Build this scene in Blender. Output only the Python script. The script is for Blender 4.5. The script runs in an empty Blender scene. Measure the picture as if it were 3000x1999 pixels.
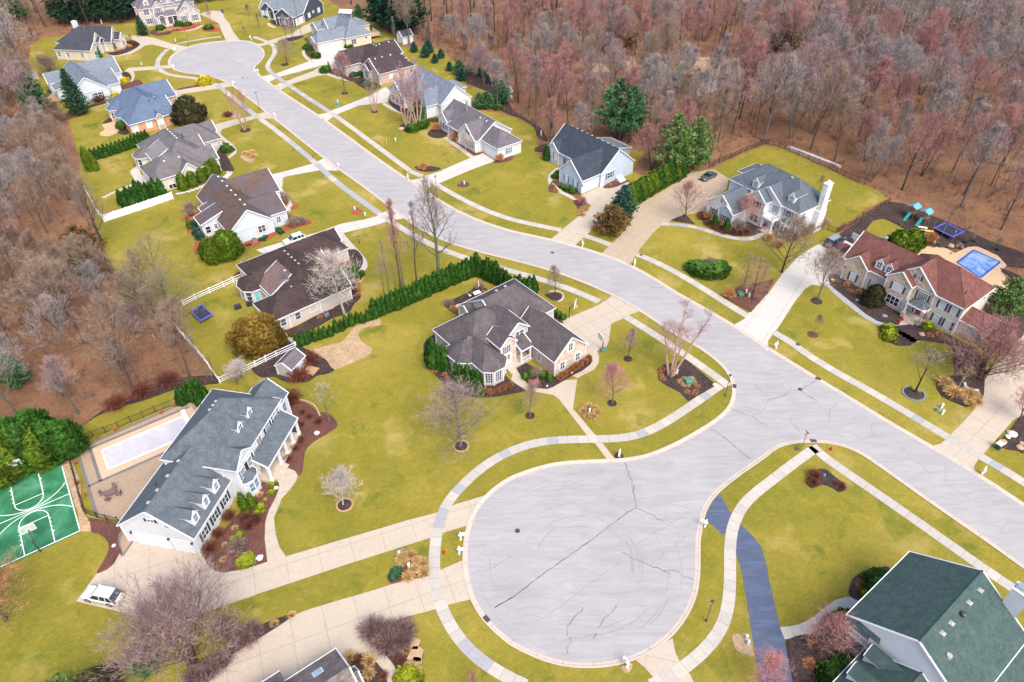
import bpy, bmesh, math, random
from math import sin, cos, tan, radians, pi, atan2, hypot
from mathutils import Vector, Matrix
from mathutils.geometry import delaunay_2d_cdt
RND = random.Random(7)
scene = bpy.context.scene
COL = scene.collection
# ------------------------------------------------------------------ camera: survey of the photograph (f, pitch, roll, height)
F, PITCH, ROLL, H = 2100.0, radians(40.378), radians(-0.775), 82.4
_f = Vector((0, cos(PITCH), -sin(PITCH))); _r = Vector((1, 0, 0)); _u = _r.cross(_f)
_R = _r * cos(ROLL) + _u * sin(ROLL); _U = -_r * sin(ROLL) + _u * cos(ROLL)
def P(x, y, z=0.0):
    """world point at height z surveyed at photo position x, y"""
    d = _f * F + _R * (x - 1500) - _U * (y - 999.5)
    t = (z - H) / d.z
    return Vector((d.x * t, d.y * t, z))
def px(v):
    d = Vector(v) - Vector((0, 0, H)); k = F / d.dot(_f)
    return (1500 + d.dot(_R) * k, 999.5 - d.dot(_U) * k)
def hgt(b, t):
    """height of an upright whose foot is at b and top at t in the photo"""
    g = P(*b); lo, hi = 0.0, 45.0
    for _ in range(40):
        m = (lo + hi) / 2
        if px((g.x, g.y, m))[1] > t[1]: lo = m
        else: hi = m
    return lo
def c(i, j, s):
    a = [float(q) for q in s.split()]
    return [(750 * i + a[k] / 3.136, 500 * j + a[k + 1] / 3.136) for k in range(0, len(a), 2)]
def g2(pts, z=0): return [P(x, y, z).to_2d() for x, y in pts]
cam = bpy.data.cameras.new('camera'); cam.lens = 36 * F / 3000; cam.sensor_width = 36; cam.clip_end = 3000; cam.clip_start = 1
camo = bpy.data.objects.new('camera', cam); COL.objects.link(camo); scene.camera = camo
mw = Matrix((( _R.x, _U.x, -_f.x, 0), (_R.y, _U.y, -_f.y, 0), (_R.z, _U.z, -_f.z, H), (0, 0, 0, 1)))
camo.matrix_world = mw
# ------------------------------------------------------------------ materials
MATS = {}
class NT:
    def __init__(s, name, rough=0.85, spec=0.3):
        m = bpy.data.materials.new(name); m.use_nodes = True; s.m = m
        s.t = m.node_tree; s.b = s.t.nodes['Principled BSDF']; s.b.inputs['Roughness'].default_value = rough
        s.b.inputs['Specular IOR Level'].default_value = spec
        s.pos = s.n('ShaderNodeNewGeometry').outputs['Position']
    def n(s, k, **kw):
        o = s.t.nodes.new(k)
        for a, v in kw.items(): setattr(o, a, v)
        return o
    def l(s, a, b): s.t.links.new(a, b)
    def scale(s, sx, sy, sz, vec=None, rot=0):
        mp = s.n('ShaderNodeMapping'); s.l(vec or s.pos, mp.inputs[0]); mp.inputs['Scale'].default_value = (sx, sy, sz)
        mp.inputs['Rotation'].default_value = (0, 0, rot)
        return mp.outputs[0]
    def noise(s, sc, det=3, rough=.6, vec=None, dist=0):
        o = s.n('ShaderNodeTexNoise'); s.l(vec or s.pos, o.inputs['Vector'])
        o.inputs['Scale'].default_value = sc; o.inputs['Detail'].default_value = det; o.inputs['Roughness'].default_value = rough
        o.inputs['Distortion'].default_value = dist
        return o.outputs[0]
    def ramp(s, fac, stops, interp='LINEAR'):
        o = s.n('ShaderNodeValToRGB'); s.l(fac, o.inputs[0]); e = o.color_ramp.elements; o.color_ramp.interpolation = interp
        while len(e) < len(stops): e.new(0.5)
        for k, (p, col) in enumerate(stops):
            e[k].position = p; e[k].color = (*col, 1) if len(col) == 3 else col
        return o.outputs[0]
    def mix(s, fac, a, b, mode='MIX'):
        o = s.n('ShaderNodeMix'); o.data_type = 'RGBA'; o.blend_type = mode
        for sock, v in ((o.inputs[0], fac), (o.inputs[6], a), (o.inputs[7], b)):
            if isinstance(v, (int, float)): sock.default_value = v
            elif isinstance(v, tuple): sock.default_value = (*v, 1)
            else: s.l(v, sock)
        return o.outputs[2]
    def math(s, op, a, b=0.0):
        o = s.n('ShaderNodeMath', operation=op)
        for sock, v in ((o.inputs[0], a), (o.inputs[1], b)):
            if isinstance(v, (int, float)): sock.default_value = v
            else: s.l(v, sock)
        return o.outputs[0]
    def out(s, col, bump=None, strength=.4, dist=.05):
        if isinstance(col, tuple): s.b.inputs['Base Color'].default_value = (*col, 1)
        else: s.l(col, s.b.inputs['Base Color'])
        if bump is not None:
            o = s.n('ShaderNodeBump'); o.inputs['Strength'].default_value = strength; o.inputs['Distance'].default_value = dist
            s.l(bump, o.inputs['Height']); s.l(o.outputs[0], s.b.inputs['Normal'])
        MATS[s.m.name] = s.m
        return s.m
def plain(name, col, var=.12, sc=1.5, rough=.7, spec=.3, metal=0):
    t = NT(name, rough, spec); t.b.inputs['Metallic'].default_value = metal
    nz = t.noise(sc, 4)
    f = lambda k: tuple(min(1, q * k) for q in col)
    return t.out(t.ramp(nz, [(.3, f(1 - var)), (.7, f(1 + var))]))
def grow(name, dark, mid, light, sc=2.5, spec=.2, big=.12):
    """foliage / twigs / mulch: clumps in three tones, plus slow drift"""
    t = NT(name, .8, spec)
    a = t.ramp(t.noise(sc, 3), [(.3, dark), (.5, mid), (.72, light)])
    oi = t.n('ShaderNodeObjectInfo').outputs['Random']
    a = t.mix(t.math('MULTIPLY', oi, .35), a, mid)
    a = t.mix(1.0, a, t.ramp(t.noise(big, 2), [(.3, (.78, .8, .82)), (.7, (1.15, 1.1, 1.05))]), 'MULTIPLY')
    return t.out(a)
def shingle(name, c1, c2, stain=None):
    t = NT(name, .9, .15)
    z = t.n('ShaderNodeSeparateXYZ'); t.l(t.pos, z.inputs[0])
    row = t.math('FRACT', t.math('MULTIPLY', z.outputs[2], 7.5))
    vec = t.scale(2.2, 2.2, 7.5)
    vor = t.n('ShaderNodeTexVoronoi'); t.l(vec, vor.inputs['Vector']); vor.inputs['Scale'].default_value = 1.4
    hv = t.n('ShaderNodeSeparateColor'); t.l(vor.outputs['Color'], hv.inputs[0])
    col = t.ramp(hv.outputs[0], [(.05, c1), (.95, c2)])
    col = t.mix(.5, col, t.ramp(t.noise(.55, 4, .65), [(.3, c1), (.7, c2)]))
    edge = t.ramp(row, [(.0, (.72, .72, .72)), (.18, (1, 1, 1))])
    col = t.mix(.55, col, edge, 'MULTIPLY')
    # weather streaks running down the slope
    st = t.noise(1.0, 3, .6, t.scale(1.2, 1.2, .12))
    col = t.mix(1.0, col, t.ramp(st, [(.3, (.86, .86, .87)), (.7, (1.12, 1.11, 1.1))]), 'MULTIPLY')
    if stain: col = t.mix(t.ramp(t.noise(.16, 3), [(.45, (0, 0, 0)), (.62, (1, 1, 1))]), col, stain)
    return t.out(col, row, .25, .02)
def siding(name, col, lap=6.0):
    t = NT(name, .6, .3)
    z = t.n('ShaderNodeSeparateXYZ'); t.l(t.pos, z.inputs[0])
    row = t.math('FRACT', t.math('MULTIPLY', z.outputs[2], lap))
    k = t.ramp(row, [(0, (.8, .8, .8)), (.16, (1, 1, 1))])
    a = t.mix(1.0, col, k, 'MULTIPLY')
    a = t.mix(1.0, a, t.ramp(t.noise(.7, 3), [(.3, (.93, .93, .94)), (.7, (1.04, 1.04, 1.03))]), 'MULTIPLY')
    return t.out(a, row, .3, .02)
def stone(name, cols, sc=2.4):
    t = NT(name, .85, .2)
    vor = t.n('ShaderNodeTexVoronoi'); t.l(t.scale(1, 1, 1.9), vor.inputs['Vector']); vor.inputs['Scale'].default_value = sc
    hv = t.n('ShaderNodeSeparateColor'); t.l(vor.outputs['Color'], hv.inputs[0])
    a = t.ramp(hv.outputs[0], [(k / max(1, len(cols) - 1), q) for k, q in enumerate(cols)], 'CONSTANT' if len(cols) > 3 else 'LINEAR')
    return t.out(a, vor.outputs['Distance'], .4, .05)
# ------------------------------------------------------------------ mesh building
class M:
    def __init__(s): s.v = []; s.f = []; s.mi = []
    def add(s, vs, fs, mi=0):
        b = len(s.v); s.v += [tuple(q) for q in vs]
        for f in fs: s.f.append(tuple(b + k for k in f)); s.mi.append(mi)
    def quad(s, *vs, mi=0): s.add(vs, [tuple(range(len(vs)))], mi)
    def box(s, x0, x1, y0, y1, z0, z1, mi=0, rz=0, o=None):
        vs = [(x, y, z) for z in (z0, z1) for x, y in ((x0, y0), (x1, y0), (x1, y1), (x0, y1))]
        if o is not None:
            cc, ss = cos(rz), sin(rz); vs = [(o[0] + x * cc - y * ss, o[1] + x * ss + y * cc, z) for x, y, z in vs]
        s.add(vs, [(3, 2, 1, 0), (4, 5, 6, 7), (0, 1, 5, 4), (1, 2, 6, 5), (2, 3, 7, 6), (3, 0, 4, 7)], mi)
    def prism(s, poly, z0, z1, mi=0, top=None):
        n = len(poly)
        if sum(poly[k][0] * poly[(k + 1) % n][1] - poly[(k + 1) % n][0] * poly[k][1] for k in range(n)) < 0: poly = poly[::-1]
        vs = [(p[0], p[1], z0) for p in poly] + [(p[0], p[1], z1) for p in poly]
        fs = [(k, (k + 1) % n, n + (k + 1) % n, n + k) for k in range(n)]
        s.add(vs, fs, mi)
        s.sheet(poly, z1, mi if top is None else top)
    def sheet(s, poly, z, mi=0):
        n = len(poly); v2 = [Vector((p[0], p[1])) for p in poly]
        vo, eo, fo = delaunay_2d_cdt(v2, [(k, (k + 1) % n) for k in range(n)], [], 2, 1e-4)[:3]
        b = len(s.v); s.v += [(q.x, q.y, z) for q in vo]
        for t in fo:
            if len(t) == 3 and (vo[t[1]] - vo[t[0]]).cross(vo[t[2]] - vo[t[0]]) < 0: t = t[::-1]
            s.f.append(tuple(b + k for k in t)); s.mi.append(mi)
    def tube(s, pts, rads, n=6, mi=0, cap=True):
        pts = [Vector(p) for p in pts]; rings = []
        for k, p in enumerate(pts):
            d = (pts[min(k + 1, len(pts) - 1)] - pts[max(k - 1, 0)]).normalized()
            a = d.orthogonal().normalized() if abs(d.z) > .9 or abs(d.z) < 1e-4 else Vector((0, 0, 1)).cross(d).normalized()
            if abs(d.z) > .9: a = (Vector((1, 0, 0)) - d * d.x).normalized()
            b = d.cross(a); r = rads[k] if isinstance(rads, (list, tuple)) else rads
            rings.append([p + (a * cos(2 * pi * q / n) + b * sin(2 * pi * q / n)) * r for q in range(n)])
        vs = [q for r in rings for q in r]
        fs = [(k * n + q, k * n + (q + 1) % n, (k + 1) * n + (q + 1) % n, (k + 1) * n + q) for k in range(len(pts) - 1) for q in range(n)]
        if cap: fs += [tuple(range(n - 1, -1, -1)), tuple(range((len(pts) - 1) * n, len(pts) * n))]
        s.add(vs, fs, mi)
    def lathe(s, prof, o=(0, 0, 0), n=10, mi=0):
        vs = [(o[0] + r * cos(2 * pi * k / n), o[1] + r * sin(2 * pi * k / n), o[2] + z) for r, z in prof for k in range(n)]
        fs = [(i * n + k, i * n + (k + 1) % n, (i + 1) * n + (k + 1) % n, (i + 1) * n + k) for i in range(len(prof) - 1) for k in range(n)]
        s.add(vs, fs + [tuple(range(n - 1, -1, -1)), tuple(range((len(prof) - 1) * n, len(prof) * n))], mi)
    def strip(s, L, R, zl, zr, mi=0):
        for k in range(len(L) - 1):
            s.quad((*L[k], zl), (*R[k], zr), (*R[k + 1], zr), (*L[k + 1], zl), mi=mi)
    def build(s, name, mats, parent=None, smooth=False, loc=None):
        me = bpy.data.meshes.new(name); me.from_pydata(s.v, [], s.f)
        for m in (mats if isinstance(mats, (list, tuple)) else [mats]): me.materials.append(MATS[m] if isinstance(m, str) else m)
        if len(me.materials) > 1: me.polygons.foreach_set('material_index', s.mi)
        if smooth: me.polygons.foreach_set('use_smooth', [True] * len(me.polygons))
        me.update()
        o = bpy.data.objects.new(name, me); COL.objects.link(o)
        if parent: o.parent = parent
        if loc is not None: o.location = loc
        return o
def tag(o, label=None, cat=None, group=None, kind=None):
    if label: o['label'] = label
    if cat: o['category'] = cat
    if group: o['group'] = group
    if kind: o['kind'] = kind
    return o
def thing(name, label, cat, loc=(0, 0, 0), rz=0, group=None):
    o = bpy.data.objects.new(name, None); COL.objects.link(o); o.empty_display_size = .3
    o.location = loc; o.rotation_euler = (0, 0, rz)
    return tag(o, label, cat, group)
KIDS = {}
def dup(root, loc, rz=0, label=None, group=None, sc=1.0):
    """copy a thing with its parts and sub-parts"""
    if root.name not in KIDS: KIDS[root.name] = [(ch, list(ch.children)) for ch in root.children]
    r = root.copy(); COL.objects.link(r); r.location = loc; r.rotation_euler = (0, 0, rz)
    r.scale = (sc, sc, sc) if isinstance(sc, (int, float)) else sc
    if label: r['label'] = label
    if group: r['group'] = group
    for ch, gs in KIDS[root.name]:
        q = ch.copy(); COL.objects.link(q); q.parent = r
        for g in gs:
            w = g.copy(); COL.objects.link(w); w.parent = q
    return r
def struct(name, m, mats, kind='structure', label=None):
    o = m.build(name, mats); tag(o, label, None, None, kind); return o
def smooth(pts, n=4, closed=False):
    """Catmull-Rom through ground points"""
    pts = [Vector(p) for p in pts]; N = len(pts); out = []
    for k in range(N if closed else N - 1):
        if closed: a, b, cc, d = pts[k - 1], pts[k], pts[(k + 1) % N], pts[(k + 2) % N]
        else: a, b, cc, d = pts[max(k - 1, 0)], pts[k], pts[k + 1], pts[min(k + 2, N - 1)]
        for q in range(n):
            t = q / n
            out.append(.5 * ((2 * b) + (cc - a) * t + (2 * a - 5 * b + 4 * cc - d) * t * t + (3 * b - a - 3 * cc + d) * t ** 3))
    if not closed: out.append(pts[-1])
    return out
def relax(pts, it=2):
    pts = [Vector(p) for p in pts]
    for _ in range(it): pts = [pts[0]] + [pts[k] * .5 + (pts[k - 1] + pts[k + 1]) * .25 for k in range(1, len(pts) - 1)] + [pts[-1]]
    return pts
def offset(pts, d):
    out = []
    for k, p in enumerate(pts):
        t = (pts[min(k + 1, len(pts) - 1)] - pts[max(k - 1, 0)]).normalized()
        out.append(Vector((p[0] - t.y * d, p[1] + t.x * d)))
    return out
def inpoly(p, poly):
    r = False; n = len(poly); j = n - 1
    for i in range(n):
        a, b = poly[i], poly[j]
        if (a[1] > p[1]) != (b[1] > p[1]) and p[0] < (b[0] - a[0]) * (p[1] - a[1]) / (b[1] - a[1]) + a[0]: r = not r
        j = i
    return r
# ================================================================== GROUND MATERIALS
def m_lawn():
    t = NT('lawn', .95, .1)
    warp = t.n('ShaderNodeVectorMath', operation='ADD'); t.l(t.pos, warp.inputs[0])
    nz = t.n('ShaderNodeTexNoise'); t.l(t.pos, nz.inputs[0]); nz.inputs['Scale'].default_value = .25; nz.inputs['Detail'].default_value = 3
    sc_ = t.n('ShaderNodeVectorMath', operation='SCALE'); t.l(nz.outputs['Color'], sc_.inputs[0]); sc_.inputs['Scale'].default_value = 5
    t.l(sc_.outputs[0], warp.inputs[1]); wv = warp.outputs[0]
    straw, olive, green, lush, tan_ = (.36, .275, .062), (.235, .195, .028), (.150, .155, .020), (.090, .128, .018), (.42, .315, .115)
    big = t.noise(.045, 4, .55, wv)
    mid = t.noise(.22, 5, .68, wv, .6)
    fine = t.noise(1.1, 6, .75, t.scale(1, 1.7, 1, None, .6), .8)
    a = t.ramp(big, [(.36, straw), (.5, olive), (.64, green)])
    b = t.ramp(mid, [(.30, lush), (.44, green), (.55, olive), (.70, straw)])
    f = t.ramp(fine, [(.30, green), (.50, olive), (.66, straw), (.8, tan_)])
    col = t.mix(.46, a, b); col = t.mix(.36, col, f)
    col = t.mix(t.ramp(t.noise(.09, 3, .6, t.scale(1, 1, 1, wv, 1.2)), [(.57, (0, 0, 0)), (.72, (.75, .75, .75))]), col, tan_)
    col = t.mix(t.ramp(t.noise(.16, 3, .6, t.scale(1.3, 1, 1, wv, .3)), [(.60, (0, 0, 0)), (.74, (.8, .8, .8))]), col, lush)
    # mower passes
    w = t.n('ShaderNodeTexWave'); t.l(t.scale(1, 1, 1, wv, radians(40)), w.inputs[0]); w.inputs['Scale'].default_value = .42; w.inputs['Distortion'].default_value = 1.5
    col = t.mix(.22, col, t.ramp(w.outputs[0], [(.3, (.84, .88, .8)), (.7, (1.1, 1.06, 1.1))]), 'MULTIPLY')
    spk = t.noise(5.5, 3, .8)
    col = t.mix(.55, col, t.ramp(spk, [(.3, (.62, .66, .6)), (.68, (1.28, 1.24, 1.2))]), 'MULTIPLY')
    return t.out(col, t.noise(4, 4, .8), .8, .12)
m_lawn()
def m_litter():
    t = NT('leaf_litter', .95, .1)
    a = t.ramp(t.noise(.14, 5, .65), [(.32, (.12, .062, .042)), (.5, (.25, .125, .068)), (.68, (.40, .19, .085))])
    b = t.ramp(t.noise(1.3, 6, .8), [(.3, (.07, .042, .034)), (.52, (.24, .13, .08)), (.72, (.45, .25, .13))])
    col = t.mix(.55, a, b)
    col = t.mix(t.ramp(t.noise(.06, 3), [(.62, (0, 0, 0)), (.72, (.5, .5, .5))]), col, (.26, .2, .085))
    return t.out(col, t.noise(3, 5, .85), 1, .25)
m_litter()
def m_asphalt(name, base, warm, rough=.85, streak=.5):
    t = NT(name, rough, .25)
    k = lambda q, f: tuple(min(1, v * f) for v in q)
    a = t.ramp(t.noise(.12, 5, .62, None, .8), [(.3, k(base, .86)), (.7, k(base, 1.08))])
    s = t.noise(.8, 5, .6, t.scale(.22, 1.3, 1, None, radians(-38)), 1.2)
    a = t.mix(streak, a, t.ramp(s, [(.28, k(base, .76)), (.5, base), (.72, k(warm, 1.14))]))
    a = t.mix(.4, a, t.ramp(t.noise(9, 3, .8), [(.3, (.84, .84, .84)), (.7, (1.13, 1.13, 1.13))]), 'MULTIPLY')
    bl = t.noise(.5, 4, .7, None, 1.6)
    a = t.mix(t.ramp(bl, [(.58, (0, 0, 0)), (.74, (.4, .4, .4))]), a, k(base, .74))
    return t.out(a, t.noise(30, 2), .25, .01)
m_asphalt('asphalt', (.335, .318, .318), (.365, .345, .338))
m_asphalt('blue_sealed_asphalt', (.085, .105, .16), (.125, .15, .21), .32, .6)
def m_concrete(name, col, dirt=.8, rough=.85):
    t = NT(name, rough, .25); k = lambda q, f: tuple(min(1, v * f) for v in q)
    a = t.ramp(t.noise(.3, 5, .65), [(.3, k(col, .9)), (.7, k(col, 1.05))])
    a = t.mix(.6, a, t.ramp(t.noise(1.7, 5, .75, None, .7), [(.28, k(col, dirt)), (.55, col), (.75, k(col, 1.06))]))
    a = t.mix(.35, a, t.ramp(t.noise(14, 3, .8), [(.3, (.86, .86, .86)), (.7, (1.1, 1.1, 1.1))]), 'MULTIPLY')
    st = t.ramp(t.noise(.18, 4, .6, None, 1.2), [(.60, (0, 0, 0)), (.76, (.55, .55, .55))])
    a = t.mix(st, a, k(col, .74))
    return t.out(a, t.noise(25, 2), .2, .008)
m_concrete('concrete', (.455, .385, .305)); m_concrete('pale_concrete', (.50, .47, .43)); m_concrete('tan_concrete', (.47, .36, .25))
m_concrete('walk_light', (.47, .425, .37)); m_concrete('walk_mid', (.42, .385, .345)); m_concrete('walk_grey', (.33, .325, .34), .72)
m_concrete('kerb_concrete', (.50, .42, .345), .72); m_concrete('aged_driveway', (.41, .325, .235), .7)
plain('joint', (.24, .19, .14), .2); plain('crack', (.12, .10, .115), .35, 6); plain('faint_crack', (.225, .205, .225), .2, 6); plain('iron', (.07, .055, .06), .3, 8, .6)
grow('mulch_dark', (.026, .018, .018), (.055, .038, .036), (.10, .072, .066), 3.5, .1, .4)
grow('mulch_brown', (.07, .032, .028), (.125, .056, .046), (.185, .09, .07), 3.5, .1, .4)
grow('mulch_red', (.20, .045, .03), (.31, .075, .045), (.40, .12, .075), 3.5, .1, .4)
grow('dry_straw', (.26, .17, .10), (.40, .28, .17), (.52, .40, .27), 2.5, .1, .4)
plain('court_line', (.78, .80, .78), .06); plain('pool_tile', (.66, .58, .45), .08)
# ================================================================== GROUND SHEETS
base = M(); n = 64
base.sheet([(900 * cos(2 * pi * k / n), 260 + 900 * sin(2 * pi * k / n)) for k in range(n)], -.03)
struct('ground', base, 'leaf_litter')
LAWN = ([(-260, 2120), (-330, 1500)] + c(0, 2, "-200 1550 0 1300 560 940 620 860 760 770 1000 640 1400 520 1620 440 1900 400 2025 385") +
        c(0, 2, "1860 160 1740 0") + c(0, 1, "1640 1440 1500 1330 1330 1150 1210 1090 1100 960 960 820 950 690 880 470 830 330 760 180 700 90") +
        c(0, 0, "740 1500 690 1300 640 1120 540 990 420 940 350 830 330 740 260 560 280 420 400 350 560 330 700 300 1000 235 1250 180 1600 60 1800 20 2000 -90 2352 -160") +
        c(1, 0, "300 -150 620 -60 700 40 900 120 1060 190 1250 310 1320 410 1440 450 1580 410 1720 480 1840 590 1830 690 1960 790 2100 830 2210 890 2200 960 2060 1010") +
        c(2, 0, "-40 1060 60 1090 200 1170 235 1260 225 1390 310 1470 600 1440 900 1350 1090 1380 1230 1400") + c(2, 1, "1100 0 1230 60 1550 20 1840 -20") +
        c(2, 0, "1870 1540 2010 1470 2110 1420 2250 1370") + c(3, 0, "-40 1345 100 1350 280 1420 450 1520") + c(3, 1, "560 -10 820 110 1000 180 1110 260 1010 300 860 390 700 480 620 545 700 600 850 620 950 470 1060 440 1180 500 1300 570 1360 590 1380 700 2000 900 2352 1150") + [(3080, 900), (3300, 1100), (3400, 2000), (2400, 2300), (600, 2250)])
lawn = M()
lp = g2(LAWN); lp2 = []
rj = random.Random(3)
for k in range(len(lp)):                                             # ragged edge
    a, b = lp[k], lp[(k + 1) % len(lp)]; s = max(1, int((b - a).length / 1.5))
    if (b - a).length > 70: s = 1
    for q in range(s):
        p = a.lerp(b, q / s); lp2.append(p + Vector((rj.uniform(-.35, .35), rj.uniform(-.35, .35))) if s > 1 else p)
LAWN2 = lp2
lawn.sheet(lp2, 0.0)
for s in (c(3, 1, "1790 560 1850 570 1960 620 2100 660 2220 720 2160 740 2000 690 1850 640"), c(3, 2, "2120 40 2352 150 2352 400")):
    lawn.sheet(g2(s), .0)
struct('lawn', lawn, 'lawn')
fld = M(); fld.sheet(g2(c(2, 0, "1540 560 1700 530 1900 525 2110 540 2160 610 2140 680 2020 720 1800 700 1600 690 1500 640")), -.01); fld.sheet(g2(c(2, 0, "1040 520 1130 520 1150 680 1040 690")), -.01)
fld.sheet(g2(c(2, 0, "720 570 860 590 900 660 740 660")), -.01)
struct('field', fld, 'dry_straw')
# ---- street: two edges of asphalt; kerb and gutter run along them
EAST = (c(0, 0, "") + c(1, 0, "15 690 90 750 250 870 550 1055 640 1118 900 1310 1240 1565") + c(1, 1, "1400 95 1560 197 1640 262 1850 385 2010 458 2200 520") +
        c(2, 1, "0 572 170 602 350 642 580 702 820 772 1000 842 1200 935 1330 1022 1500 1130 1700 1248 2050 1425") + c(3, 2, "0 95 450 352 750 532 1100 762 1480 967 1700 1102 1900 1222 2352 1515") + [(3150, 1590), (3350, 1730)])
BULB2 = c(0, 0, "2150 790 2040 728 1960 700 1800 683 1690 667 1612 645 1572 615 1553 570 1570 530 1620 482 1700 445 1800 415 1900 396 2050 380 2200 374 2300 384") + c(1, 0, "-20 405 30 430 62 465 70 500 55 545 15 585 -30 620 -40 650 15 690")
WEST = c(1, 0, "-200 790 0 945 100 1030 190 1095 400 1265 630 1447 760 1550") + c(1, 1, "800 0 1030 165 1255 342 1390 440 1500 522 1620 588 1760 648 1900 700 2130 760") + c(2, 1, "0 812 240 875 480 945 700 1032 930 1135 1080 1210 1200 1287 1400 1425 1560 1528") + \
       c(2, 2, "1655 5 1770 75 1900 170 1985 255 2040 345 2063 435 2055 535 2020 620 1950 695 1840 772 1700 862 1530 952 1350 1040 1200 1083 1050 1108 850 1118 600 1122 400 1137 200 1190 0 1272") + \
       c(1, 2, "2352 1272 2190 1370 2050 1505") + c(1, 3, "2000 60 1965 160 1945 280 1938 400 1942 500 1955 620 1985 740 2040 860 2110 965 2200 1065 2352 1185") + \
       c(2, 3, "0 1185 130 1262 300 1332 430 1368 550 1386 700 1395 850 1386 1000 1360 1150 1310 1310 1225 1450 1112 1550 980 1620 860 1665 730 1685 600 1690 430 1685 330 1690 240 1712 120 1740 0") + \
       c(2, 2, "1742 1560 1790 1460 1850 1390 1930 1315 2050 1222 2200 1120 2352 1020") + c(3, 2, "0 1000 70 958 150 928 250 910 400 905 550 913 700 942 850 1005 960 1080 1100 1180 1300 1322 1640 1562") + c(3, 3, "1660 5 1900 172 2100 310 2352 490") + [(3180, 1790), (3400, 1950)]
e_ = smooth(relax(g2(EAST), 1), 3); b_ = smooth(relax(g2(BULB2), 1), 3); w_ = smooth(relax(g2(WEST), 1), 3)
KERBS = w_ + e_ + b_; road = M(); road.sheet(w_ + e_[::-1] + b_[::-1], .012)
struct('road', road, 'asphalt')
kerb = M()
for pts, sgn in ((b_ + e_, 1), (w_, -1)):
    o = [offset(pts, d * sgn) for d in (-.06, .22, .40, .62)]
    for (a, za), (b, zb) in zip(zip(o, (.016, .03, .085, .09)), zip(o[1:], (.03, .085, .09, -.02))):
        if sgn > 0: kerb.strip(b, a, zb, za)
        else: kerb.strip(a, b, za, zb)
    L = 0
    for k in range(1, len(pts)):                                    # contraction joints
        L += (pts[k] - pts[k - 1]).length
        if L > 3.0:
            L = 0; t = (pts[k] - pts[k - 1]).normalized() * .025
            a, b = o[0][k], o[2][k]; kerb.quad((*(a - t), .022), (*(a + t), .022), (*(b + t), .094), (*(b - t), .094), mi=1)
struct('kerb', kerb, ['kerb_concrete', 'joint'])
# ---- cracks and sealed joints in the asphalt
cr = M(); rj = random.Random(11)
def crack(s, w=.05, mi=0, jit=.10):
    p = g2(s) if not isinstance(s[0], Vector) else s
    q = []
    for a, b in zip(p, p[1:]):
        m = max(1, int((b - a).length / .5))
        for k in range(m): q.append(a.lerp(b, k / m) + Vector((rj.gauss(0, jit), rj.gauss(0, jit))))
    q.append(p[-1])
    lw = [w * rj.uniform(.45, 1.25) for _ in q]
    for k in range(len(q) - 1):
        t = (q[k + 1] - q[k]).normalized(); nn = Vector((-t.y, t.x))
        cr.quad((*(q[k] - nn * lw[k]), .017), (*(q[k + 1] - nn * lw[k + 1]), .017), (*(q[k + 1] + nn * lw[k + 1]), .017), (*(q[k] + nn * lw[k]), .017), mi=mi)
crack(c(2, 2, "1040 1115 1060 1180 1095 1290 1125 1430 1140 1530"), .055); crack(c(2, 2, "1140 1530 1090 1560") + c(2, 3, "1060 10 700 280 560 380 240 605 20 775 -160 880"), .06, 0, .03)
crack(c(2, 2, "1140 1530 1230 1568") + c(2, 3, "1230 0 1330 60 1470 100"), .045); crack(c(2, 2, "1400 1480 1560 1515 1700 1560"), .03, 1)
crack(c(2, 3, "1020 375 1110 430 1340 520 1450 570"), .045); crack(c(2, 3, "1400 540 1480 535 1680 630"), .04)
crack(c(2, 3, "660 885 600 930 515 1040 490 1120 500 1140"), .045); crack(c(2, 3, "525 1140 530 1190 500 1260 515 1310"), .04); crack(c(2, 3, "955 850 910 930 850 990 790 1070"), .04); crack(c(2, 3, "765 1100 745 1165"), .05)
crack(c(2, 3, "220 1010 320 950 500 830 780 610 1000 460"), .03, 1, .05); crack(c(2, 3, "1130 310 1300 200 1480 100 1620 0"), .03, 1, .05); crack(c(2, 3, "1280 480 1400 380 1640 200"), .03, 1, .05)
crack(c(2, 2, "1810 790 1900 850 2030 950 2120 1030 2190 1085"), .055, 0, .04); crack(c(2, 2, "2030 630 2200 690 2352 790"), .04); crack(c(2, 2, "2230 390 2290 470 2352 500"), .035); crack(c(2, 2, "2210 690 2300 640 2352 550"), .03, 1)
crack(c(3, 2, "0 535 130 510 210 450 290 445 400 390 480 350"), .045); crack(c(3, 2, "300 450 380 510 460 545"), .045); crack(c(3, 2, "220 440 205 400 150 350 60 270"), .03, 1); crack(c(3, 2, "380 510 440 590 570 640 620 590 680 500"), .035, 1)
crack(c(3, 2, "555 700 570 650 570 620"), .03); crack(c(3, 2, "200 690 215 750 290 830"), .035); crack(c(3, 2, "790 700 880 690 960 750 950 830 980 870 880 900 800 870"), .035, 1); crack(c(3, 2, "1220 970 1240 1000 1500 1220"), .04, 1); crack(c(3, 2, "1630 1190 1640 1310 1700 1350 1850 1440"), .03, 1)
crack(c(3, 3, "2140 190 2170 130 2230 80 2215 60"), .03, 1); crack(c(2, 1, "1140 1160 1300 1070 1430 1130 1600 1180"), .03, 1); crack(c(2, 1, "480 680 560 780 640 850 800 860"), .03, 1); crack(c(2, 1, "860 950 1010 1050 1200 1020"), .03, 1); crack(c(2, 1, "1500 1140 1650 1260 1780 1400 1900 1500"), .025, 1)
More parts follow.
